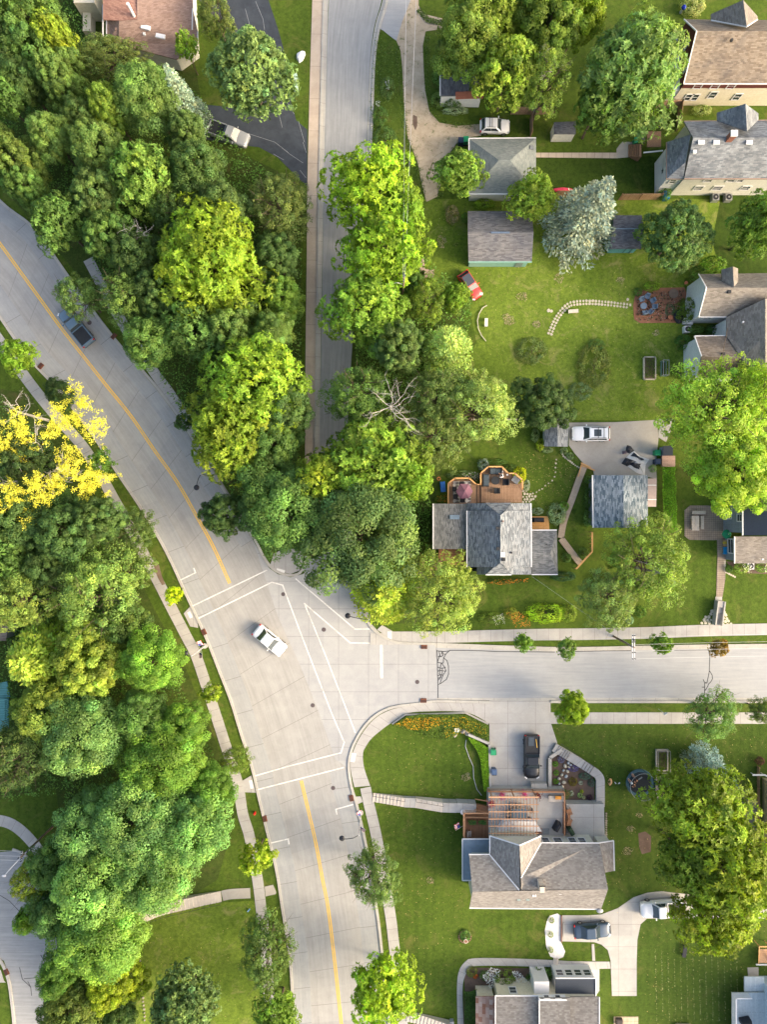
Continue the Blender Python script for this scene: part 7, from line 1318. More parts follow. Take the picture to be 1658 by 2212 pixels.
for k in range(15): X = 1063+6.95*k; m_.bar(at(X, 1717, z), at(X, 1805, z), .05, .14)
m_.done('rafters', PG, t); m_ = MB()
for k, Y in enumerate((1722, 1738, 1753.5, 1769, 1784.5, 1800)): m_.bar(at(1057, Y, z+.12), at(1165, Y, z+.12), .09 if k else .16, .08)
m_.done('slats', pm('pale_slat', (.46, .27, .16), .75, .15, 5), t)
for X in (1064, 1112, 1160): m_ = MB(); q = W(X, 1722, z); m_.box((q.x, q.y, TZ+1.2), (.13, .13, 2.4)); m_.done('post', PG, t)
t = loc_thing('dining_table', 1121, 1752, 0, 'blue-grey dining table under the pergola', 'table', None, TZ); m_ = MB(); m_.box((0, 0, .72), (2.0, 1.15, .05)); m_.done('tabletop', pm('blue_glass', (.09, .14, .19), .2), t); [MB().tube([(x, y, 0), (x, y, .7)], .04, 6).done('leg', STEEL, t) for x in (-.9, .9) for y in (-.5, .5)]
for X, Y, a, nm in ((1107, 1738, -90, 'upper left'), (1122, 1738, -90, 'upper middle'), (1100, 1752, 0, 'left'), (1146, 1748, 200, 'right'), (1112, 1767, 90, 'lower left'), (1128, 1767, 90, 'lower right')): chair(X, Y, R_(a), nm+' grey chair at the dining table under the pergola', pm('taupe_mesh', (.28, .25, .22)), 'chairs under the pergola', TZ, .85)
m_ = MB(); m_.box((0, 0, 0), (1.15, .75, .05)); o = thing1(m_, 'door_mat', pm('grey_mat', (.22, .24, .25)), 'grey mat on the terrace beside the house wall', 'mat'); o.location = at(1178, 1796, TZ+.03)
t = house('porch_steps', 'brown wooden porch steps beside the pergola', 'steps', None, None); m_ = MB(); [m_.box((*at(1030+4.4*k, 1741+.8*k, .0)[:2], .75+.05*k+.1), (.26, 1.25, .1)) for k in range(7)]; m_.bar(at(1027, 1726, 2.0), at(1056, 1731, 2.4), .1, .07); m_.bar(at(1026, 1749, 2.0), at(1057, 1756, 2.4), .1, .07); [m_.box((*at(1029+2.4*k, 1727+.4*k)[:2], 1.6), (.04, .04, .9)) for k in range(12)]; m_.done('treads', BRW, t)
t = house('porch_deck', 'dark brown railed porch deck with two green planters', 'deck', None, None); P = [W(*q, 1.6) for q in ((1003, 1760), (1056, 1760), (1056, 1815), (1003, 1815))]; m_ = MB(); m_.prism([(p_.x, p_.y) for p_ in P], 1.4, 1.6); m_.done('floor', boards('dark_boards', (.19, .095, .05), (.25, .135, .075), .13, .012, 'v'), t); Q = [W(1003, 1812, 2.6), W(1003, 1757, 2.6), W(1057, 1757, 2.6)]; m_ = MB(); [m_.bar((a.x, a.y, 2.6), (b.x, b.y, 2.6), .17, .07) for a, b in zip(Q, Q[1:])]; m_.bar(at(1005, 1765, 1.9), at(1056, 1765, 1.9), .1, .4); m_.bar(at(1005.5, 1765, 1.9), at(1005.5, 1812, 1.9), .1, .3)
for a, b in zip(Q, Q[1:]):
    n = int((b-a).length/.16); [m_.box((*a.lerp(b, i/n)[:2], 2.1), (.05, .05, .95)) for i in range(n+1)]
m_.done('railing', pm('tan_rail', (.40, .22, .12), .75, .15, 5), t)
for X, nm in ((1020, 'left'), (1042, 'right')):
    t = loc_thing('planter_box', X, 1773, 0, nm+' green planter box on the porch deck', 'planter', None, 1.6); m_ = MB(); m_.box((0, 0, .2), (.9, .35, .4)); m_.done('box', BRW, t); n = 200; c = rng.uniform(-1, 1, (n, 3))*[.5, .28, .1]+[0, 0, .5]; o = link('plant', leafmesh('plant', cards(c, nrm(rng.normal(0, .6, (n, 3))+[0, 0, 1]), .16, .09), tint(n)), t, [LEAF]); o.color = (.07, .18, .04, 1)
chair(1014, 1797, R_(0), 'grey chair on the porch deck', pm('taupe_mesh', (.28, .25, .22)), 'chairs on the porch', 1.6, .9)
m_ = MB(); m_.disc((0, 0, 0), .28, .35, 14, r2=.34); o = thing1(m_, 'white_pot', TRIM, 'white pot on the corner of the porch deck rail', 'pot'); o.location = at(1000.5, 1752, 1.2)
for X, Y, a, nm in ((1229, 1750, 20, 'upper'), (1229, 1773, -15, 'lower')): t = chair(X, Y, R_(a), nm+' brown wooden armchair right of the terrace rail', BRW, 'armchairs beside the terrace', 1.35, 1.1)
m_ = MB(); m_.box((0, 0, .2), (.3, .9, .4)); o = thing1(m_, 'side_table', BRW, 'brown side table between the two wooden armchairs', 'table'); o.location = at(1229, 1761, 1.35)
# terrace bed path with steps
ribbon('path', [(1196, 1612), (1235, 1635), (1275, 1660), (1294, 1676), (1296, 1700), (1296, 1740)], 18, .5, SLAB, h=.48)
m_ = MB()
for a0, b0, n in (((1203, 1616), (1226, 1630), 6), ((1259, 1650), (1276, 1661), 4)):
    for k in range(n): f = k/(n-1); X, Y = a0[0]+(b0[0]-a0[0])*f, a0[1]+(b0[1]-a0[1])*f; q = W(X, Y); m_.box((q.x, q.y, .52+.012*k), (.07, D(18), .05), R_(-31))
thing1(m_, 'step_edges', pm('dark_joint', (.2, .18, .16)), 'row of dark step edges on the curved path right of the black pickup', 'steps'); m_ = MB(); m_.tube([at(1213, 1607, 1.3), at(1285, 1657, 1.4)], .03, 5); [m_.tube([at(x_, 1607+(x_-1213)*.695, .4), at(x_, 1607+(x_-1213)*.695, 1.35)], .025, 5) for x_ in (1213, 1237, 1261, 1285)]; thing1(m_, 'handrail', BLACKP, 'thin black handrail along the curved steps', 'handrail')
# trampoline, children, dog
t = loc_thing('trampoline', 1378.5, 1686, 0, 'round dark blue trampoline with safety net on the lawn', 'trampoline'); m_ = MB(); m_.disc((0, 0, .80), 1.42, .03, 40); m_.done('mat', pm('jump_mat', (.010, .016, .024), .9, .1, 20), t)
m_ = MB(); n = 40
for k in range(n):
    a, b = 2*math.pi*k/n, 2*math.pi*(k+1)/n; q = lambda r, an, z: (r*math.cos(an), r*math.sin(an), z); m_.face([q(1.42, a, .85), q(1.75, a, .88), q(1.75, b, .88), q(1.42, b, .85)]); m_.face([q(1.75, a, .88), q(1.78, a, .75), q(1.78, b, .75), q(1.75, b, .88)])
m_.done('padding', pm('teal_pad', (.04, .10, .14), .5, .15, 3), t)
for k in range(6): a = k*math.pi/3+.3; MB().tube([(1.75*math.cos(a), 1.75*math.sin(a), 0), (1.72*math.cos(a), 1.72*math.sin(a), 2.3)], .03, 6).done('post', BLACKP, t)
m_ = MB(); m_.tube([(1.72*math.cos(a), 1.72*math.sin(a), 2.3) for a in np.linspace(0, 2*math.pi, 41)], .02, 5); m_.done('top_ring', STEEL, t)
NET, nt_, b_ = base('net', .8); b_.inputs['Base Color'].default_value = (.05, .11, .15, 1); b_.inputs['Alpha'].default_value = .30
m_ = MB(); [m_.face([q(1.74, 2*math.pi*k/n, .9), q(1.74, 2*math.pi*(k+1)/n, .9), q(1.72, 2*math.pi*(k+1)/n, 2.3), q(1.72, 2*math.pi*k/n, 2.3)]) for k in range(n)]; m_.done('net', NET, t); m_ = MB()
tp = loc_thing('trampoline_mark', 1384.5, 1681.5, R_(35), 'small pale rectangular print on the trampoline mat', 'printed mark', None, .835); m_.box((0, 0, 0), (.58, .16, .004)); m_.done('plate', pm('grey_print', (.22, .27, .30)), tp); m_ = MB()
for dx in (-.2, -.08, .06, .2): m_.box((dx, 0, .004), (.03, .11, .004)); m_.box((dx+.04, .0, .004), (.05, .03, .004))
m_.done('print', pm('dark_print', (.05, .07, .09)), tp)
SKIN = pm('skin', (.62, .36, .24), .6, .08, 5); HAIR = pm('dark_hair', (.03, .018, .012), .7, .2); 
def person(label, X, Y, z, rz, J, E, clothes, hair, name='person', skin=None, fingers=()):
    t = loc_thing('person', X, Y, rz, label, 'person', None, z); ks = list(J); co_ = [J[k][:3] for k in ks]; ed = [(ks.index(a), ks.index(b)) for a, b in E]; rad = [J[k][3] for k in ks]
    for hk, wk in fingers:
        hv = Vector(J[hk][:3]); wv = Vector(J[wk][:3]); d = (hv-wv).normalized(); s_ = d.orthogonal().normalized() if abs(d.z) > .9 else Vector((-d.y, d.x, 0)).normalized()
        for i, (o_, L) in enumerate(((-.032, .065), (-.011, .078), (.011, .074), (.032, .06), (.05, .045))):
            co_ += [tuple(hv+s_*o_*.9+d*.02), tuple(hv+s_*o_*1.2+d*(L*.6)-Vector((0, 0, .004))), tuple(hv+s_*o_*1.3+d*L-Vector((0, 0, .015)))]; n0 = len(co_)-3; ed += [(ks.index(hk), n0), (n0, n0+1), (n0+1, n0+2)]; rad += [.009, .009, .008]
    me = bpy.data.meshes.new('body'); me.from_pydata(co_, ed, []); o = link('body', me, t, [skin or SKIN]); md = o.modifiers.new('skin', 'SKIN')
    if not len(me.skin_vertices): me.skin_vertices.new() if hasattr(me.skin_vertices, 'new') else None
    for sv, r in zip(me.skin_vertices[0].data, rad): sv.radius = (r, r)
    me.skin_vertices[0].data[0].use_root = True; md.use_smooth_shade = True; sb = o.modifiers.new('sub', 'SUBSURF'); sb.levels = 1; sb.render_levels = 1
    for nm, path, rr, mat in clothes: MB().tube([J[k][:3] if isinstance(k, str) else k for k in path], rr, 12).done(nm, mat, t, smooth=True)
    hd = J['head']; m_ = MB(); m_.ball((hd[0]+hair[0], hd[1]+hair[1], hd[2]+hair[2]), hair[3], hair[3], hair[3]*.9, 12, 8); m_.done('hair', hair[4], t, smooth=True)
    m_ = MB(); f = Vector(hair[5]).normalized(); c = Vector(hd[:3]); u = f.orthogonal().normalized(); m_.ball(tuple(c+f*.105), .014, .014, .02, 6, 4); [m_.ball(tuple(c+f*.09+u*s_*.03+Vector((0, 0, .02))), .011, .011, .008, 6, 4) for s_ in (-1, 1)]; m_.done('face', HAIR, t); return t
lieE = [('hip', 'chest'), ('chest', 'neck'), ('neck', 'head'), ('hip', 'lh'), ('lh', 'lk'), ('lk', 'la'), ('la', 'lf'), ('hip', 'rh'), ('rh', 'rk'), ('rk', 'ra'), ('ra', 'rf'), ('chest', 'ls'), ('ls', 'le'), ('le', 'lw'), ('lw', 'lhd'), ('chest', 'rs'), ('rs', 're'), ('re', 'rw'), ('rw', 'rhd')]
def lieJ(s_=1.0):   # lying face down, +x towards the head, propped on the elbows
    J = {'hip': (0, 0, .12, .11), 'chest': (.38, 0, .20, .115), 'neck': (.50, 0, .27, .045), 'head': (.62, 0, .32, .095), 'lh': (-.05, .08, .11, .075), 'lk': (-.42, .10, .07, .05), 'la': (-.76, .08, .07, .033), 'lf': (-.86, .10, .05, .03), 'rh': (-.05, -.08, .11, .075), 'rk': (-.42, -.09, .07, .05), 'ra': (-.76, -.05, .08, .033), 'rf': (-.86, -.03, .06, .03), 'ls': (.42, .14, .20, .05), 'le': (.50, .27, .05, .035), 'lw': (.70, .16, .04, .025), 'lhd': (.76, .10, .04, .028), 'rs': (.42, -.14, .20, .05), 're': (.50, -.27, .05, .035), 'rw': (.70, -.16, .04, .025), 'rhd': (.76, -.10, .04, .028)}
    return {k: (v[0]*s_, v[1]*s_, v[2]*s_, v[3]*s_) for k, v in J.items()}
J = lieJ(.92); SH1 = pm('dark_top', (.03, .02, .025)); SOCK = pm('grey_sock', (.22, .26, .36))
person('child in dark top and black shorts lying on the trampoline with a phone', 1371, 1680, .84, R_(-62), J, lieE, [('top', [(.12, 0, .15), (.25, 0, .18), (.40, 0, .19)], [.13, .135, .135], SH1), ('shorts', [(-.12, 0, .12), (.0, 0, .13), (.12, 0, .15)], [.13, .14, .13], pm('black_shorts', (.02, .02, .03))), ('sock', [(-.64, .07, .07), (-.8, .09, .06)], [.04, .035], SOCK), ('sock', [(-.64, -.05, .08), (-.8, -.03, .07)], [.04, .035], SOCK)], (-.03, 0, .03, .10, HAIR, (1, 0, -.2)), fingers=(('lhd', 'lw'), ('rhd', 'rw')))
person('child in pale blue shorts and dark top lying beside the other on the trampoline', 1364.5, 1690.5, .84, R_(-50), J, lieE, [('top', [(.14, 0, .15), (.25, 0, .18), (.40, 0, .19)], [.125, .13, .135], SH1), ('shorts', [(-.14, 0, .11), (.0, 0, .13), (.13, 0, .15)], [.135, .15, .13], pm('pale_shorts', (.42, .52, .66))), ('sock', [(-.66, .07, .07), (-.8, .09, .06)], [.038, .034], SOCK), ('sock', [(-.66, -.05, .08), (-.8, -.03, .07)], [.038, .034], SOCK)], (-.03, 0, .03, .10, HAIR, (1, 0, -.2)), fingers=(('lhd', 'lw'), ('rhd', 'rw')))
sitE = lieE
J = {'hip': (0, 0, .45, .13), 'chest': (.03, 0, .85, .14), 'neck': (.06, 0, 1.02, .05), 'head': (.12, 0, 1.14, .10), 'lh': (.08, .10, .46, .085), 'lk': (.46, .13, .46, .06), 'la': (.48, .13, .08, .04), 'lf': (.60, .13, .04, .035), 'rh': (.08, -.10, .46, .085), 'rk': (.46, -.13, .46, .06), 'ra': (.48, -.13, .08, .04), 'rf': (.60, -.13, .04, .035), 'ls': (.03, .19, .92, .055), 'le': (.18, .30, .72, .042), 'lw': (.42, .28, .66, .028), 'lhd': (.49, .27, .66, .03), 'rs': (.03, -.19, .92, .055), 're': (.18, -.28, .70, .042), 'rw': (.42, -.16, .66, .028), 'rhd': (.49, -.14, .66, .03)}
WT = pm('white_top', (.78, .76, .78), .8, .04)
m_ = MB(); m_.disc((0, 0, 0), .33, .38, 18); o = thing1(m_, 'stool', WICK, 'dark round stool under the seated person', 'stool'); o.location = at(1083.5, 1029, .6)
person('person in a loose white top sitting beside the top sofa on the deck', 1083, 1029, .6, R_(150), J, sitE, [('top', [(-.01, 0, .42), (.02, 0, .65), (.03, 0, .90), (.05, 0, .97)], [.26, .21, .19, .10], WT), ('sleeve', ['ls', 'le'], [.08, .075], WT), ('sleeve', ['rs', 're'], [.08, .075], WT)], (-.03, 0, .03, .105, HAIR, (1, 0, -.2)), fingers=(('lhd', 'lw'), ('rhd', 'rw')))
DOGM = pm('tan_fur', (.62, .36, .17), .9, .15, 8)
t = loc_thing('dog', 1321, 1689, R_(95), 'tan dog lying curled on the grass left of the trampoline', 'dog')
dj = [((0, 0, .16), .15, None), ((.25, -.02, .17), .165, 0), ((.43, .03, .22), .11, 1), ((.50, .13, .25), .095, 2), ((.50, .24, .20), .045, 3), ((-.22, .05, .15), .15, 0), ((-.38, .16, .08), .04, 5), ((-.46, .28, .05), .025, 6), ((-.20, .24, .08), .06, 5), ((-.10, .36, .05), .035, 8), ((.0, .42, .04), .03, 9), ((.30, .16, .08), .05, 1), ((.22, .32, .04), .032, 11), ((.12, .36, .04), .03, 12), ((-.30, .20, .07), .055, 5), ((-.22, .40, .04), .03, 14), ((.36, .10, .07), .045, 1), ((.34, .30, .04), .03, 16)]
me = bpy.data.meshes.new('body'); me.from_pydata([d_[0] for d_ in dj], [(i, d_[2]) for i, d_ in enumerate(dj) if d_[2] is not None], []); o = link('body', me, t, [DOGM]); md = o.modifiers.new('skin', 'SKIN')
if not len(me.skin_vertices) and hasattr(me.skin_vertices, 'new'): me.skin_vertices.new()
for sv, d_ in zip(me.skin_vertices[0].data, dj): sv.radius = (d_[1], d_[1])
me.skin_vertices[0].data[0].use_root = True; md.use_smooth_shade = True; sb = o.modifiers.new('sub', 'SUBSURF'); sb.levels = 1; sb.render_levels = 1
for y in (.10, .17): m_ = MB(); m_.face([(.44, y-.02, .31), (.50, y-.02, .31), (.43, y+(.03 if y > .12 else -.05), .36)]); m_.face([(.50, y-.02, .31), (.44, y-.02, .31), (.43, y+(.03 if y > .12 else -.05), .355)]); m_.done('ear', DOGM, t)
for X, Y, a, nm in ((1330.5, 1691, -.9, 'left'), (1338.5, 1691.5, .6, 'right')): m_ = MB(); m_.box((0, 0, .04), (.28, .11, .05)); m_.box((.06, 0, .08), (.13, .12, .05)); o = thing1(m_, 'shoe', WHITE, nm+' white shoe on the grass between dog and trampoline', 'shoe'); o.location = at(X, Y); o.rotation_euler.z = a
# other yard things
t = loc_thing('bird_bath', 1006, 2027, 0, 'pale bird bath standing in the round flower bed', 'bird bath'); m_ = MB(); m_.disc((0, 0, .55), .12, .12, 16, r2=.28); m_.tube([(0, 0, 0), (0, 0, .6)], [.2, .1], 10); m_.done('basin', STONE, t); m_ = MB(); m_.disc((0, 0, .672), .2, .01, 14); m_.done('water', pm('brown_water', (.25, .12, .08), .1), t)
ringo = MB(); [ringo.ball((.78*math.cos(a), .78*math.sin(a), .05), .13, .1, .1, 6, 4) for a in np.arange(0, 6.2, .33)]; o = thing1(ringo, 'bed_edging', pm('red_edging', (.3, .17, .12)), 'ring of reddish stones around the bird bath', 'edging'); o.location = at(1005, 2023)
m_ = MB(); m_.box((0, 0, .08), (.16, 1.9, .14)); o = thing1(m_, 'parking_block', KERBM, 'concrete parking block in front of the dark blue sedan', 'parking block'); o.location = at(1218, 2008)
m_ = MB(); [m_.box((*at(1213.5, 1978+3.2*k)[:2], .1), (.16, .17, .2)) for k in range(18)]; thing1(m_, 'brick_edging', pm('brown_brick', (.22, .13, .1), .85, .2, 5), 'brown brick edging right of the white gravel bed', 'edging')
t = loc_thing('fire_hydrant', 551, 1754.5, 0, 'small red hydrant on the verge left of the lower road', 'hydrant'); m_ = MB(); m_.tube([(0, 0, 0), (0, 0, .55), (0, 0, .7)], [.14, .12, .05], 10); m_.tube([(-.2, 0, .42), (.2, 0, .42)], .07, 8); m_.tube([(0, 0, .42), (0, -.2, .42)], .08, 8); m_.done('barrel', pm('hydrant_red', (.65, .02, .02), .4), t)
m_ = MB(); m_.box((0, 0, .15), (.45, .14, .12), .9); m_.tube([(0, 0, 0), (.1, .1, .3)], .04, 5); o = thing1(m_, 'lawn_sprinkler', pm('pale_blue', (.25, .45, .7)), 'small blue sprinkler on the left lawn below the steps', 'sprinkler'); o.location = at(538, 1965)
t = loc_thing('swing_frame', 1645, 2058, 0, 'tan wooden play frame at the lower right edge', 'play frame'); m_ = MB(); m_.bar((-.9, 1.6, 1.3), (.5, 1.6, 1.3), .14, .12); m_.bar((-.9, 1.6, 1.3), (-.5, -1.2, .4), .1, .1); m_.bar((.5, 1.6, 1.3), (.8, -1.2, .4), .1, .1); [m_.box((x, 1.6, .65), (.1, .1, 1.3)) for x in (-.85, .45)]; m_.done('frame', RAILM, t); m_ = MB(); m_.box((.1, -.1, .5), (1.2, 1.8, .08)); m_.done('platform', boards('tan_platform', (.42, .25, .14), (.48, .3, .18), .14, .012), t); m_ = MB(); m_.box((.1, -1.25, .45), (1.9, .16, .12)); m_.done('step', TRIM, t)
m_ = MB(); m_.bar((-1.2, 0, .8), (.4, 0, .8), .2, .08); m_.bar((.4, 0, .8), (1.3, -.5, .8), .2, .08); [m_.box((x, 0, .4), (.08, .08, .8)) for x in (-1, .3)]; o = thing1(m_, 'white_rail', TRIM, 'white angled rail at the right edge near the blue spruce', 'rail'); o.location = at(1640, 1669)
m_ = MB(); m_.box((0, 0, .25), (.85, .85, .5)); m_.box((0, 0, .52), (.6, .6, .06)); o = thing1(m_, 'fire_pit', pm('dark_pit', (.06, .05, .05)), 'dark square fire pit on the tan pavers at the bottom', 'fire pit'); o.location = at(1337, 2204)
m_ = MB(); m_.box((0, 0, .3), (2.0, .9, .1)); m_.box((0, 0, .15), (1.7, .6, .3)); o = thing1(m_, 'garden_table', STONE, 'pale table at the bottom edge right of the tan pavers', 'table'); o.location = at(1475, 2216)
t = loc_thing('curved_bench', 1483, 780, 0, 'white curved metal bench beside the tan house wing', 'bench'); m_ = MB(); m_.tube([(.3, 1.1, .45), (-.25, .8, .45), (-.3, .1, .45), (.05, -.3, .45), (-.25, -.8, .45), (.3, -1.05, .45)], .06, 6); m_.tube([(.4, 1.1, .45), (.35, .1, .45), (.4, -1.05, .45)], .06, 6); [m_.tube([(.3, y, 0), (.3, y, .45)], .03, 5) for y in (-1, 0, 1)]; m_.done('frame', TRIM, t)
m_ = MB(); m_.box((0, 0, .25), (1.2, .75, .5), -.1); o = thing1(m_, 'storage_box', TRIM, 'pale storage tray between terrace and tan house', 'box'); o.location = at(1485, 696)
m_ = MB(); m_.ball((0, 0, .2), .65, .9, .35, 12, 6, half=True, jit=.12); o = thing1(m_, 'tarp_heap', BLACKP, 'black tarp heap at the lower right corner of the red terrace', 'tarp'); o.location = at(1466, 684)
m_ = MB(); m_.box((0, 0, .45), (.7, .9, .9)); o = thing1(m_, 'blue_barrel', pm('deep_blue', (.01, .17, .42)), 'blue barrel at the end of the tan fence by the grey-roofed house', 'barrel'); o.location = at(1437, 427)
m_ = MB(); m_.bar((-1.1, 0, 2.4), (1.3, .15, 2.6), .14, .1); o = thing1(m_, 'downspout', TRIM, 'long white spout projecting left from the grey-roofed house', 'downspout'); o.location = at(1395, 350, 0)
m_ = MB(); m_.box((0, 0, .3), (.5, .35, .6)); o = thing1(m_, 'statue', pm('grey_statue', (.4, .42, .45)), 'small grey statue at the foot of the bottom path steps', 'statue'); o.location = at(976, 2203)
for X, Y, r_, lb in ((1094, 1000, 0, ''),): pass
# ---- shrubs, hedges, flowers
def shrub(X, Y, r, h, col, label, key='bush0', group=None, ry=None): return tree(X, Y, r, h, key, col, label, group, ry)
shrub(955, 165, 22, 1.5, MG, 'leafy shrub left of the ivy-covered garage'); shrub(948, 215, 18, 1.2, LG, 'pale shrub at the corner of the ivy-covered garage'); shrub(985, 238, 30, 1.0, (.28, .36, .2), 'low variegated hedge below the ivy-covered garage', ry=9); shrub(980, 216, 22, 2.2, MG, 'ivy mass climbing over the small white garage', 'bush1', ry=12)
shrub(1518, 237, 24, 1.2, (.32, .38, .12), 'cream-coloured shrub between the two right houses', ry=12); shrub(1500, 8, 28, 1.5, (.33, .36, .12), 'pale yellow shrub at the top edge'); shrub(832, 300, 30, 1.4, (.10, .18, .04), 'overgrown dark shrubs beside the side street kerb', 'bush1', ry=34); shrub(822, 250, 20, 1.0, MG, 'wild shrub on the strip right of the side street', 'bush1', ry=26); shrub(838, 190, 18, .8, (.14, .22, .05), 'green weeds above the white flowers on the strip', 'bush1', ry=30)
shrub(1438, 418, 15, 1.8, MG, 'small shrub at the corner of the grey-roofed house'); shrub(1048, 440, 26, 1.4, BR, 'bright shrub between the two garages', ry=12); shrub(978, 462, 17, 1.2, (.32, .27, .13), 'dry brownish shrub left of the brown-roofed garage', 'bush1', ry=24); shrub(1008, 470, 12, 1.2, MG, 'small green shrub at the corner of the brown-roofed garage')
shrub(1545, 570, 32, 2.5, (.14, .25, .03), 'leafy shrub group behind the tan house', ry=22); shrub(1510, 590, 18, 1.8, MG, 'dark shrub at the gable of the tan house'); shrub(1492, 665, 27, 3.2, (.13, .20, .03), 'small tree in front of the white gable wall', 'bush1', ry=30); shrub(1478, 738, 18, 1.6, (.07, .16, .03), 'dark shrub left of the tan house wing'); shrub(1503, 712, 22, 1.5, MG, 'green shrub between the tan house wings', ry=10); shrub(1545, 712, 20, 1.4, (.06, .13, .03), 'dark shrub in the corner between the tan house wings', ry=12); shrub(1410, 618, 20, 1.4, BR, 'bright shrub at the top edge of the red terrace', ry=12); shrub(1380, 630, 10, .6, MG, 'small plants in the corner of the red terrace')
shrub(1150, 757, 38, .9, (.15, .21, .05), 'oval patch of tall weeds on the wide lawn', 'bush1', ry=34); shrub(1285, 790, 42, 1.0, (.17, .21, .04), 'large patch of yellowish weeds on the wide lawn', 'bush1', ry=56); shrub(1255, 845, 30, .8, (.15, .23, .08), 'lower patch of soft grass tufts on the wide lawn', 'bush1', ry=24); shrub(1290, 745, 22, .7, MG, 'upper sprig patch on the wide lawn', 'bush1', ry=16)
shrub(1158, 940, 10, 1.0, (.25, .32, .12), 'pale shrub below the dark low tree', ry=16); shrub(1168, 960, 10, .9, (.28, .36, .03), 'yellow shrub left of the small shed', ry=16); shrub(1184, 972, 14, .7, (.24, .32, .14), 'pale flowering shrub below the small shed', ry=7); shrub(1220, 974, 9, .7, (.2, .28, .12), 'round pale shrub right of the small shed steps'); shrub(1233, 985, 9, .7, (.2, .28, .12), 'pale shrub beside the yard stones')
shrub(1000, 1026, 40, .9, (.16, .24, .08), 'flowering shrubs above the lower deck rail', 'bush1', ry=12); shrub(1045, 1003, 14, 1.0, (.24, .31, .24), 'grey-leaved shrub at the deck corner'); shrub(1075, 998, 26, .8, MG, 'green perennials above the upper deck rail', 'bush1', ry=8); shrub(1105, 1011, 18, .8, (.12, .2, .04), 'perennials with orange flowers at the deck rail', 'bush1', ry=10); shrub(1123, 1026, 17, 1.2, (.42, .46, .01), 'brilliant yellow shrub at the right deck corner', ry=20); shrub(1138, 1048, 9, .8, (.33, .38, .26), 'pale silvery shrub below the yellow one', ry=14)
shrub(1163, 1104, 15, 1.0, (.30, .38, .26), 'flat pale sage hedge right of the central house', 'bush1', ry=9); shrub(1205, 1110, 22, 1.3, (.24, .33, .15), 'rounded pale shrubs beside the boardwalk', ry=26); shrub(1220, 1094, 12, 1.1, (.15, .28, .04), 'green shrub above the pale ones by the boardwalk'); shrub(952, 1078, 15, .6, (.14, .22, .03), 'orange-flecked plants left of the lower deck', 'bush1', ry=8); shrub(930, 1190, 12, 1.5, (.14, .24, .06), 'green shrub at the left wall of the central house', ry=16)
shrub(1272, 1036, 9, 1.2, MG, 'round shrub at the upper left corner of the blue-roofed garage'); shrub(1272, 1075, 9, 1.4, (.07, .13, .03), 'dark climbing plants along the blue-roofed garage', ry=26); shrub(1272, 1120, 11, 1.4, (.13, .22, .05), 'green shrubs at the lower left of the blue-roofed garage', ry=20); shrub(1412, 1012, 9, .9, (.22, .32, .12), 'pale green round shrub by the yard bins'); shrub(1225, 1205, 12, 1.2, (.10, .18, .04), 'shrub between boardwalk and side wing'); shrub(1262, 1195, 14, .9, (.13, .2, .04), 'low shrub inside the orange corner rail'); shrub(1218, 1245, 30, 1.4, (.06, .13, .05), 'dark shrub row below the side wing', ry=12); shrub(1322, 1262, 20, 1.6, MG, 'bushy shrub below the spreading tree')
shrub(1095, 1256, 50, .9, (.10, .17, .03), 'row of daylilies below the central house', 'bush1', ry=8)
shrub(1060, 1335, 30, .9, (.16, .24, .03), 'leafy border plants left of the hydrangea hedge', 'bush1', ry=14); shrub(1105, 1325, 18, .9, (.28, .32, .04), 'yellowish border plants with orange flowers', 'bush1', ry=14); shrub(1180, 1325, 48, 1.4, (.28, .42, .02), 'long lime hydrangea hedge above the pavement', 'bush0', ry=24); shrub(1228, 1325, 22, 1.2, (.20, .28, .03), 'right end of the lime hydrangea hedge', ry=22)
shrub(1362, 1340, 10, .8, (.22, .34, .2), 'small blue-green plant by the pavement'); shrub(1385, 1322, 14, 1.6, MG, 'small shrub beside the old garden steps')
shrub(1577, 1229, 9, .6, MG, 'small shrub in the corner bed of the grey house'); shrub(1604, 1226, 18, 1.1, (.26, .36, .06), 'left hydrangea in the bed of the grey house', ry=14); shrub(1650, 1224, 18, 1.1, (.22, .34, .06), 'right hydrangea in the bed of the grey house', ry=14)
for k, (X, Y) in enumerate(((1201, 1651), (1203, 1670), (1202, 1688.5))): shrub(X, Y, 7, .6, (.13, .32, .02), ('upper', 'middle', 'lower')[k]+' clipped green ball in the terrace bed', 'bush1')
shrub(1214, 1641, 9, .6, (.22, .22, .35), 'lavender plant at the top of the terrace bed', 'bush1'); shrub(1240, 1660, 14, .6, (.16, .14, .30), 'purple salvia patch in the terrace bed', 'bush1', ry=9); shrub(1265, 1677, 16, .5, (.10, .18, .12), 'bluish ground plants along the curved path', 'bush1', ry=9); shrub(1279, 1692, 9, .5, (.10, .16, .11), 'dark bluish plants at the bend of the path', 'bush1', ry=10)
shrub(1239, 1689, 10.5, .8, (.16, .13, .02), 'round bronze shrub in the middle of the terrace bed'); shrub(1256, 1691.5, 5, .4, (.42, .46, .40), 'right silvery plant in the terrace bed'); shrub(1235, 1714, 6, .4, (.42, .46, .40), 'left silvery plant in the terrace bed'); shrub(1254, 1718, 6, .4, (.34, .45, .18), 'pale hosta in the terrace bed'); shrub(1262, 1723, 4, .4, (.5, .5, .3), 'small cream hosta in the terrace bed'); shrub(1275, 1723, 6.5, .5, (.06, .025, .05), 'dark purple ball shrub in the terrace bed'); shrub(1258, 1710, 4, .4, (.36, .42, .02), 'yellow plant in the terrace bed')
for X, Y, nm in ((1193, 1989, 'upper'), (1191, 2020, 'middle'), (1191, 2053, 'lower')): shrub(X, Y, 7, .7, (.17, .26, .03), nm+' clipped ball in the white gravel bed', 'bush1', 'clipped balls in the gravel bed')
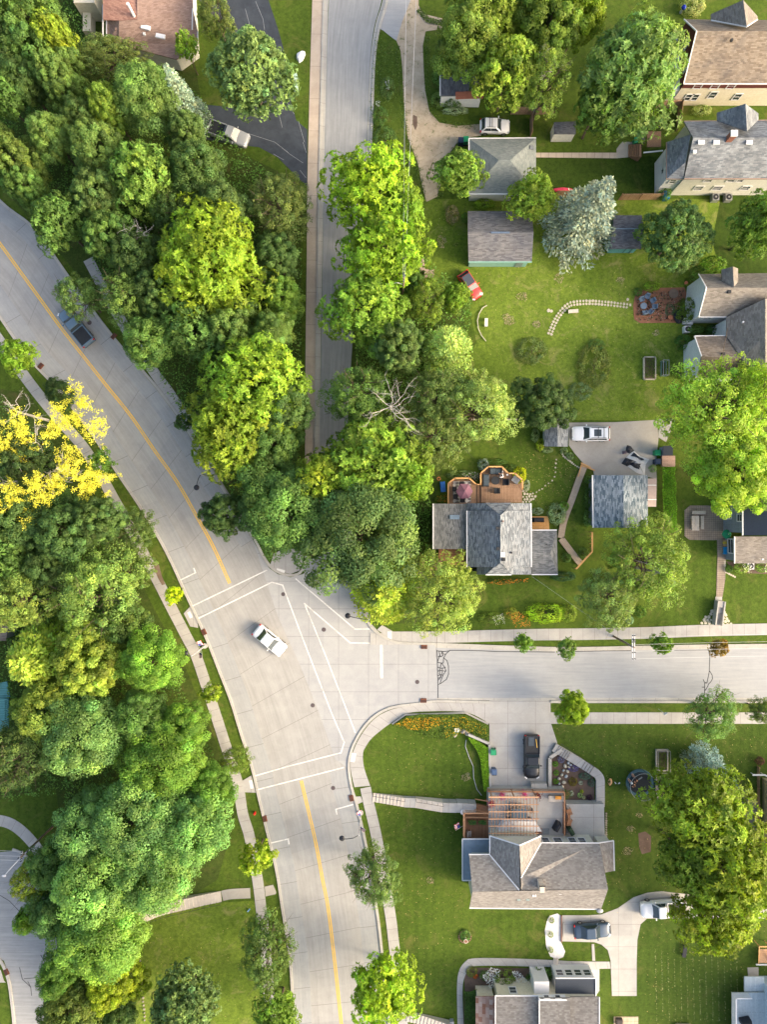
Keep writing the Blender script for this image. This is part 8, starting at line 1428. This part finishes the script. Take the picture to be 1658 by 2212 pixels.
shrub(1006, 2021, 13, .5, (.10, .2, .04), 'plants around the bird bath'); shrub(1092, 2117, 28, 1.6, (.14, .22, .03), 'large green shrub between the white flowers', 'bush1', ry=22); shrub(1170, 2108, 28, 1.4, (.09, .18, .03), 'dark green shrubs beside the sun room', ry=16); shrub(1150, 2120, 16, .9, MG, 'shrub behind the white flowers'); shrub(1048, 2108, 12, .6, (.12, .2, .05), 'green plants at the left of the white flowers'); shrub(1020, 2100, 13, .5, (.16, .18, .04), 'sparse plants in the bed corner')
shrub(1028, 2109, 6, .5, (.45, .12, .02), 'small orange flowering plant in the bed'); shrub(1494, 2007, 7, .4, (.62, .26, .01), 'small bright orange flower clump on the lawn'); shrub(1618, 1717, 8, .5, (.3, .24, .05), 'plants inside the small stone ring'); shrub(1644, 1644, 10, 1.0, (.14, .06, .05), 'reddish shrub at the end of the low brown fence')
def hedge(name, pts, h, col, label, n, ls=.17, cat='hedge', mat=None):
    o = scatter(name, pts, n, (h*.55, h), ls, col, mat=mat); return tag(o, label, cat)
hedge('hedge', [(1427, 1010), (1452, 1010), (1454, 1060), (1457, 1150), (1432, 1150), (1427, 1080)], 1.4, (.17, .36, .02), 'long clipped bright green hedge right of the blue-roofed garage', 5200)
hedge('hedge', [(1003, 2130), (1030, 2128), (1032, 2212), (1002, 2212)], 1.3, (.07, .15, .03), 'dark green hedge at the left of the bottom house', 3600); hedge('hedge', [(1010, 1590), (1022, 1592), (1054, 1612), (1057, 1700), (1045, 1706), (1038, 1640), (1030, 1618)], .7, (.20, .38, .02), 'bright green hedge along the low retaining wall', 3600)
FB = [(850, 1565), (878, 1545), (909, 1541), (1004, 1541), (1053, 1564), (1057, 1600), (1030, 1588), (1000, 1572), (968, 1598), (930, 1592), (880, 1575)]
hedge('flower_bed', FB, .6, (.13, .21, .03), 'bank of leafy plants with yellow flowers at the street corner', 6500, .2, 'flower bed')
def flowers(pts, n, col, z, label, ls=.11):
    o = scatter('flowers', pts, n, (z, z+.2), ls, col, .15, PETAL); return tag(o, kind='stuff')
flowers([(852, 1562), (880, 1548), (960, 1546), (960, 1560), (920, 1575), (885, 1572)], 420, (.80, .42, .02), .62, 'orange-yellow flowers on the left part of the corner bank', .14); flowers([(960, 1545), (1004, 1545), (1050, 1568), (1055, 1590), (1020, 1578), (960, 1590)], 260, (.75, .48, .02), .62, 'yellow flowers on the right part of the corner bank', .13)
flowers([(980, 1570), (992, 1569), (993, 1578), (981, 1578)], 60, (.85, .85, .85), .6, 'small tuft of white flowers on the corner bank', .15); flowers([(1040, 2098), (1058, 2081), (1080, 2086), (1078, 2100), (1064, 2128), (1054, 2122)], 330, (.82, .84, .86), .75, 'left cluster of white flowers above the bottom house', .14); flowers([(1104, 2090), (1118, 2088), (1140, 2112), (1150, 2096), (1154, 2118), (1132, 2128), (1118, 2124)], 330, (.82, .84, .86), .75, 'right cluster of white flowers above the bottom house', .14)
flowers([(1050, 1258), (1070, 1250), (1140, 1248), (1145, 1255), (1080, 1262)], 110, (.80, .28, .03), .8, 'orange daylily flowers below the central house', .14); flowers([(1092, 1322), (1120, 1318), (1142, 1336), (1145, 1352), (1110, 1352), (1100, 1335)], 170, (.82, .30, .04), .9, 'orange flowers in the border above the pavement', .14); flowers([(1062, 1330), (1085, 1322), (1090, 1345), (1068, 1348)], 90, (.7, .72, .6), .9, 'cream flowers in the border above the pavement', .12)
flowers([(833, 182), (842, 180), (842, 200), (834, 198)], 40, (.8, .82, .8), .6, 'upper white flowers on the strip beside the side street', .15); flowers([(812, 225), (822, 222), (820, 238), (814, 236)], 25, (.7, .74, .7), .5, 'lower white flowers on the strip beside the side street', .14); flowers([(998, 1030), (1000, 1020), (1040, 1022), (1034, 1040)], 60, (.6, .5, .62), .95, 'pale violet flowers beside the deck rails', .1); flowers([(945, 1072), (968, 1068), (966, 1086), (945, 1084)], 40, (.7, .25, .04), .6, 'orange flowers left of the lower deck', .12)
flowers([(1596, 1218), (1612, 1216), (1616, 1236), (1600, 1236)], 40, (.75, .8, .6), 1.15, 'cream flower heads on the left hydrangea', .18); flowers([(1640, 1216), (1660, 1215), (1660, 1234), (1644, 1236)], 45, (.78, .8, .66), 1.15, 'cream flower heads on the right hydrangea', .18)
# leaf litter on the lawns: countless small dry leaves, one object per lawn
def litter(pts, n, label):
    o = scatter('fallen_leaves', pts, n, (.02, .05), .13, (.36, .27, .12), .4, PETAL); return tag(o, kind='stuff')
litter([(1190, 1565), (1658, 1565), (1658, 2212), (1380, 2212), (1380, 2000), (1310, 1960), (1308, 1700), (1215, 1610)], 900, ''); litter([(910, 450), (1180, 430), (1480, 600), (1480, 905), (1110, 900), (1040, 740), (1020, 640)], 900, ''); litter([(1100, 960), (1260, 1010), (1200, 1130), (1150, 1080)], 260, ''); litter([(820, 1570), (1000, 1600), (1000, 2060), (870, 2180)], 420, ''); litter([(310, 1960), (560, 1950), (590, 2200), (310, 2200)], 260, '')

def debris(pts, n, col, ls, z=(.06, .12), sd=.5): tag(scatter('debris', pts, n, z, ls, col, sd, PETAL), kind='stuff')
RT = [(1378, 632), (1478, 628), (1470, 695), (1376, 692)]
debris(RT, 260, (.30, .27, .22), .16); debris(RT, 260, (.06, .10, .03), .2); debris(RT, 160, (.10, .05, .035), .3)
debris([(812, 70), (850, 110), (868, 250), (800, 320), (800, 200)], 900, (.10, .17, .03), .16, (.05, .3), .3)
for ln in ([(858, 100), (868, 200), (878, 290), (900, 350), (915, 420)], [(925, 80), (922, 180), (935, 245), (965, 268), (1030, 275)], [(985, 318), (962, 355), (950, 430)], [(905, 20), (925, 45), (960, 50)]):
    a = resamp(ln, 14); debris(offs(a, 6)+offs(a, -6)[::-1], 520, (.10, .16, .03), .18, (.03, .16), .3)

TANC = (.42, .35, .22)
for X, Y, r in ((1008, 1677, 11), (1364, 1790, 9), (1357, 1836, 12), (1382, 1760, 7), (1018, 1788, 7), (929, 1902, 9), (1100, 690, 16), (1130, 640, 12), (1160, 700, 10), (1070, 880, 14), (1210, 600, 12), (955, 518, 12), (952, 532, 8), (1420, 720, 9), (1340, 605, 10)):
    debris([(X+r*math.cos(a)*random.uniform(.6, 1.3), Y+r*math.sin(a)*random.uniform(.5, 1.1)) for a in np.arange(0, 6.2, .6)], int(r*r*.9), TANC, .13, (.02, .05), .3)
for k in range(14):
    x0 = 1416+13.5*k; debris([(x0, 2050+8*math.sin(k)), (x0+1.6, 2050), (x0+5, 2205), (x0+3.4, 2205)], 60, (.42, .42, .2), .12, (.02, .05), .2)
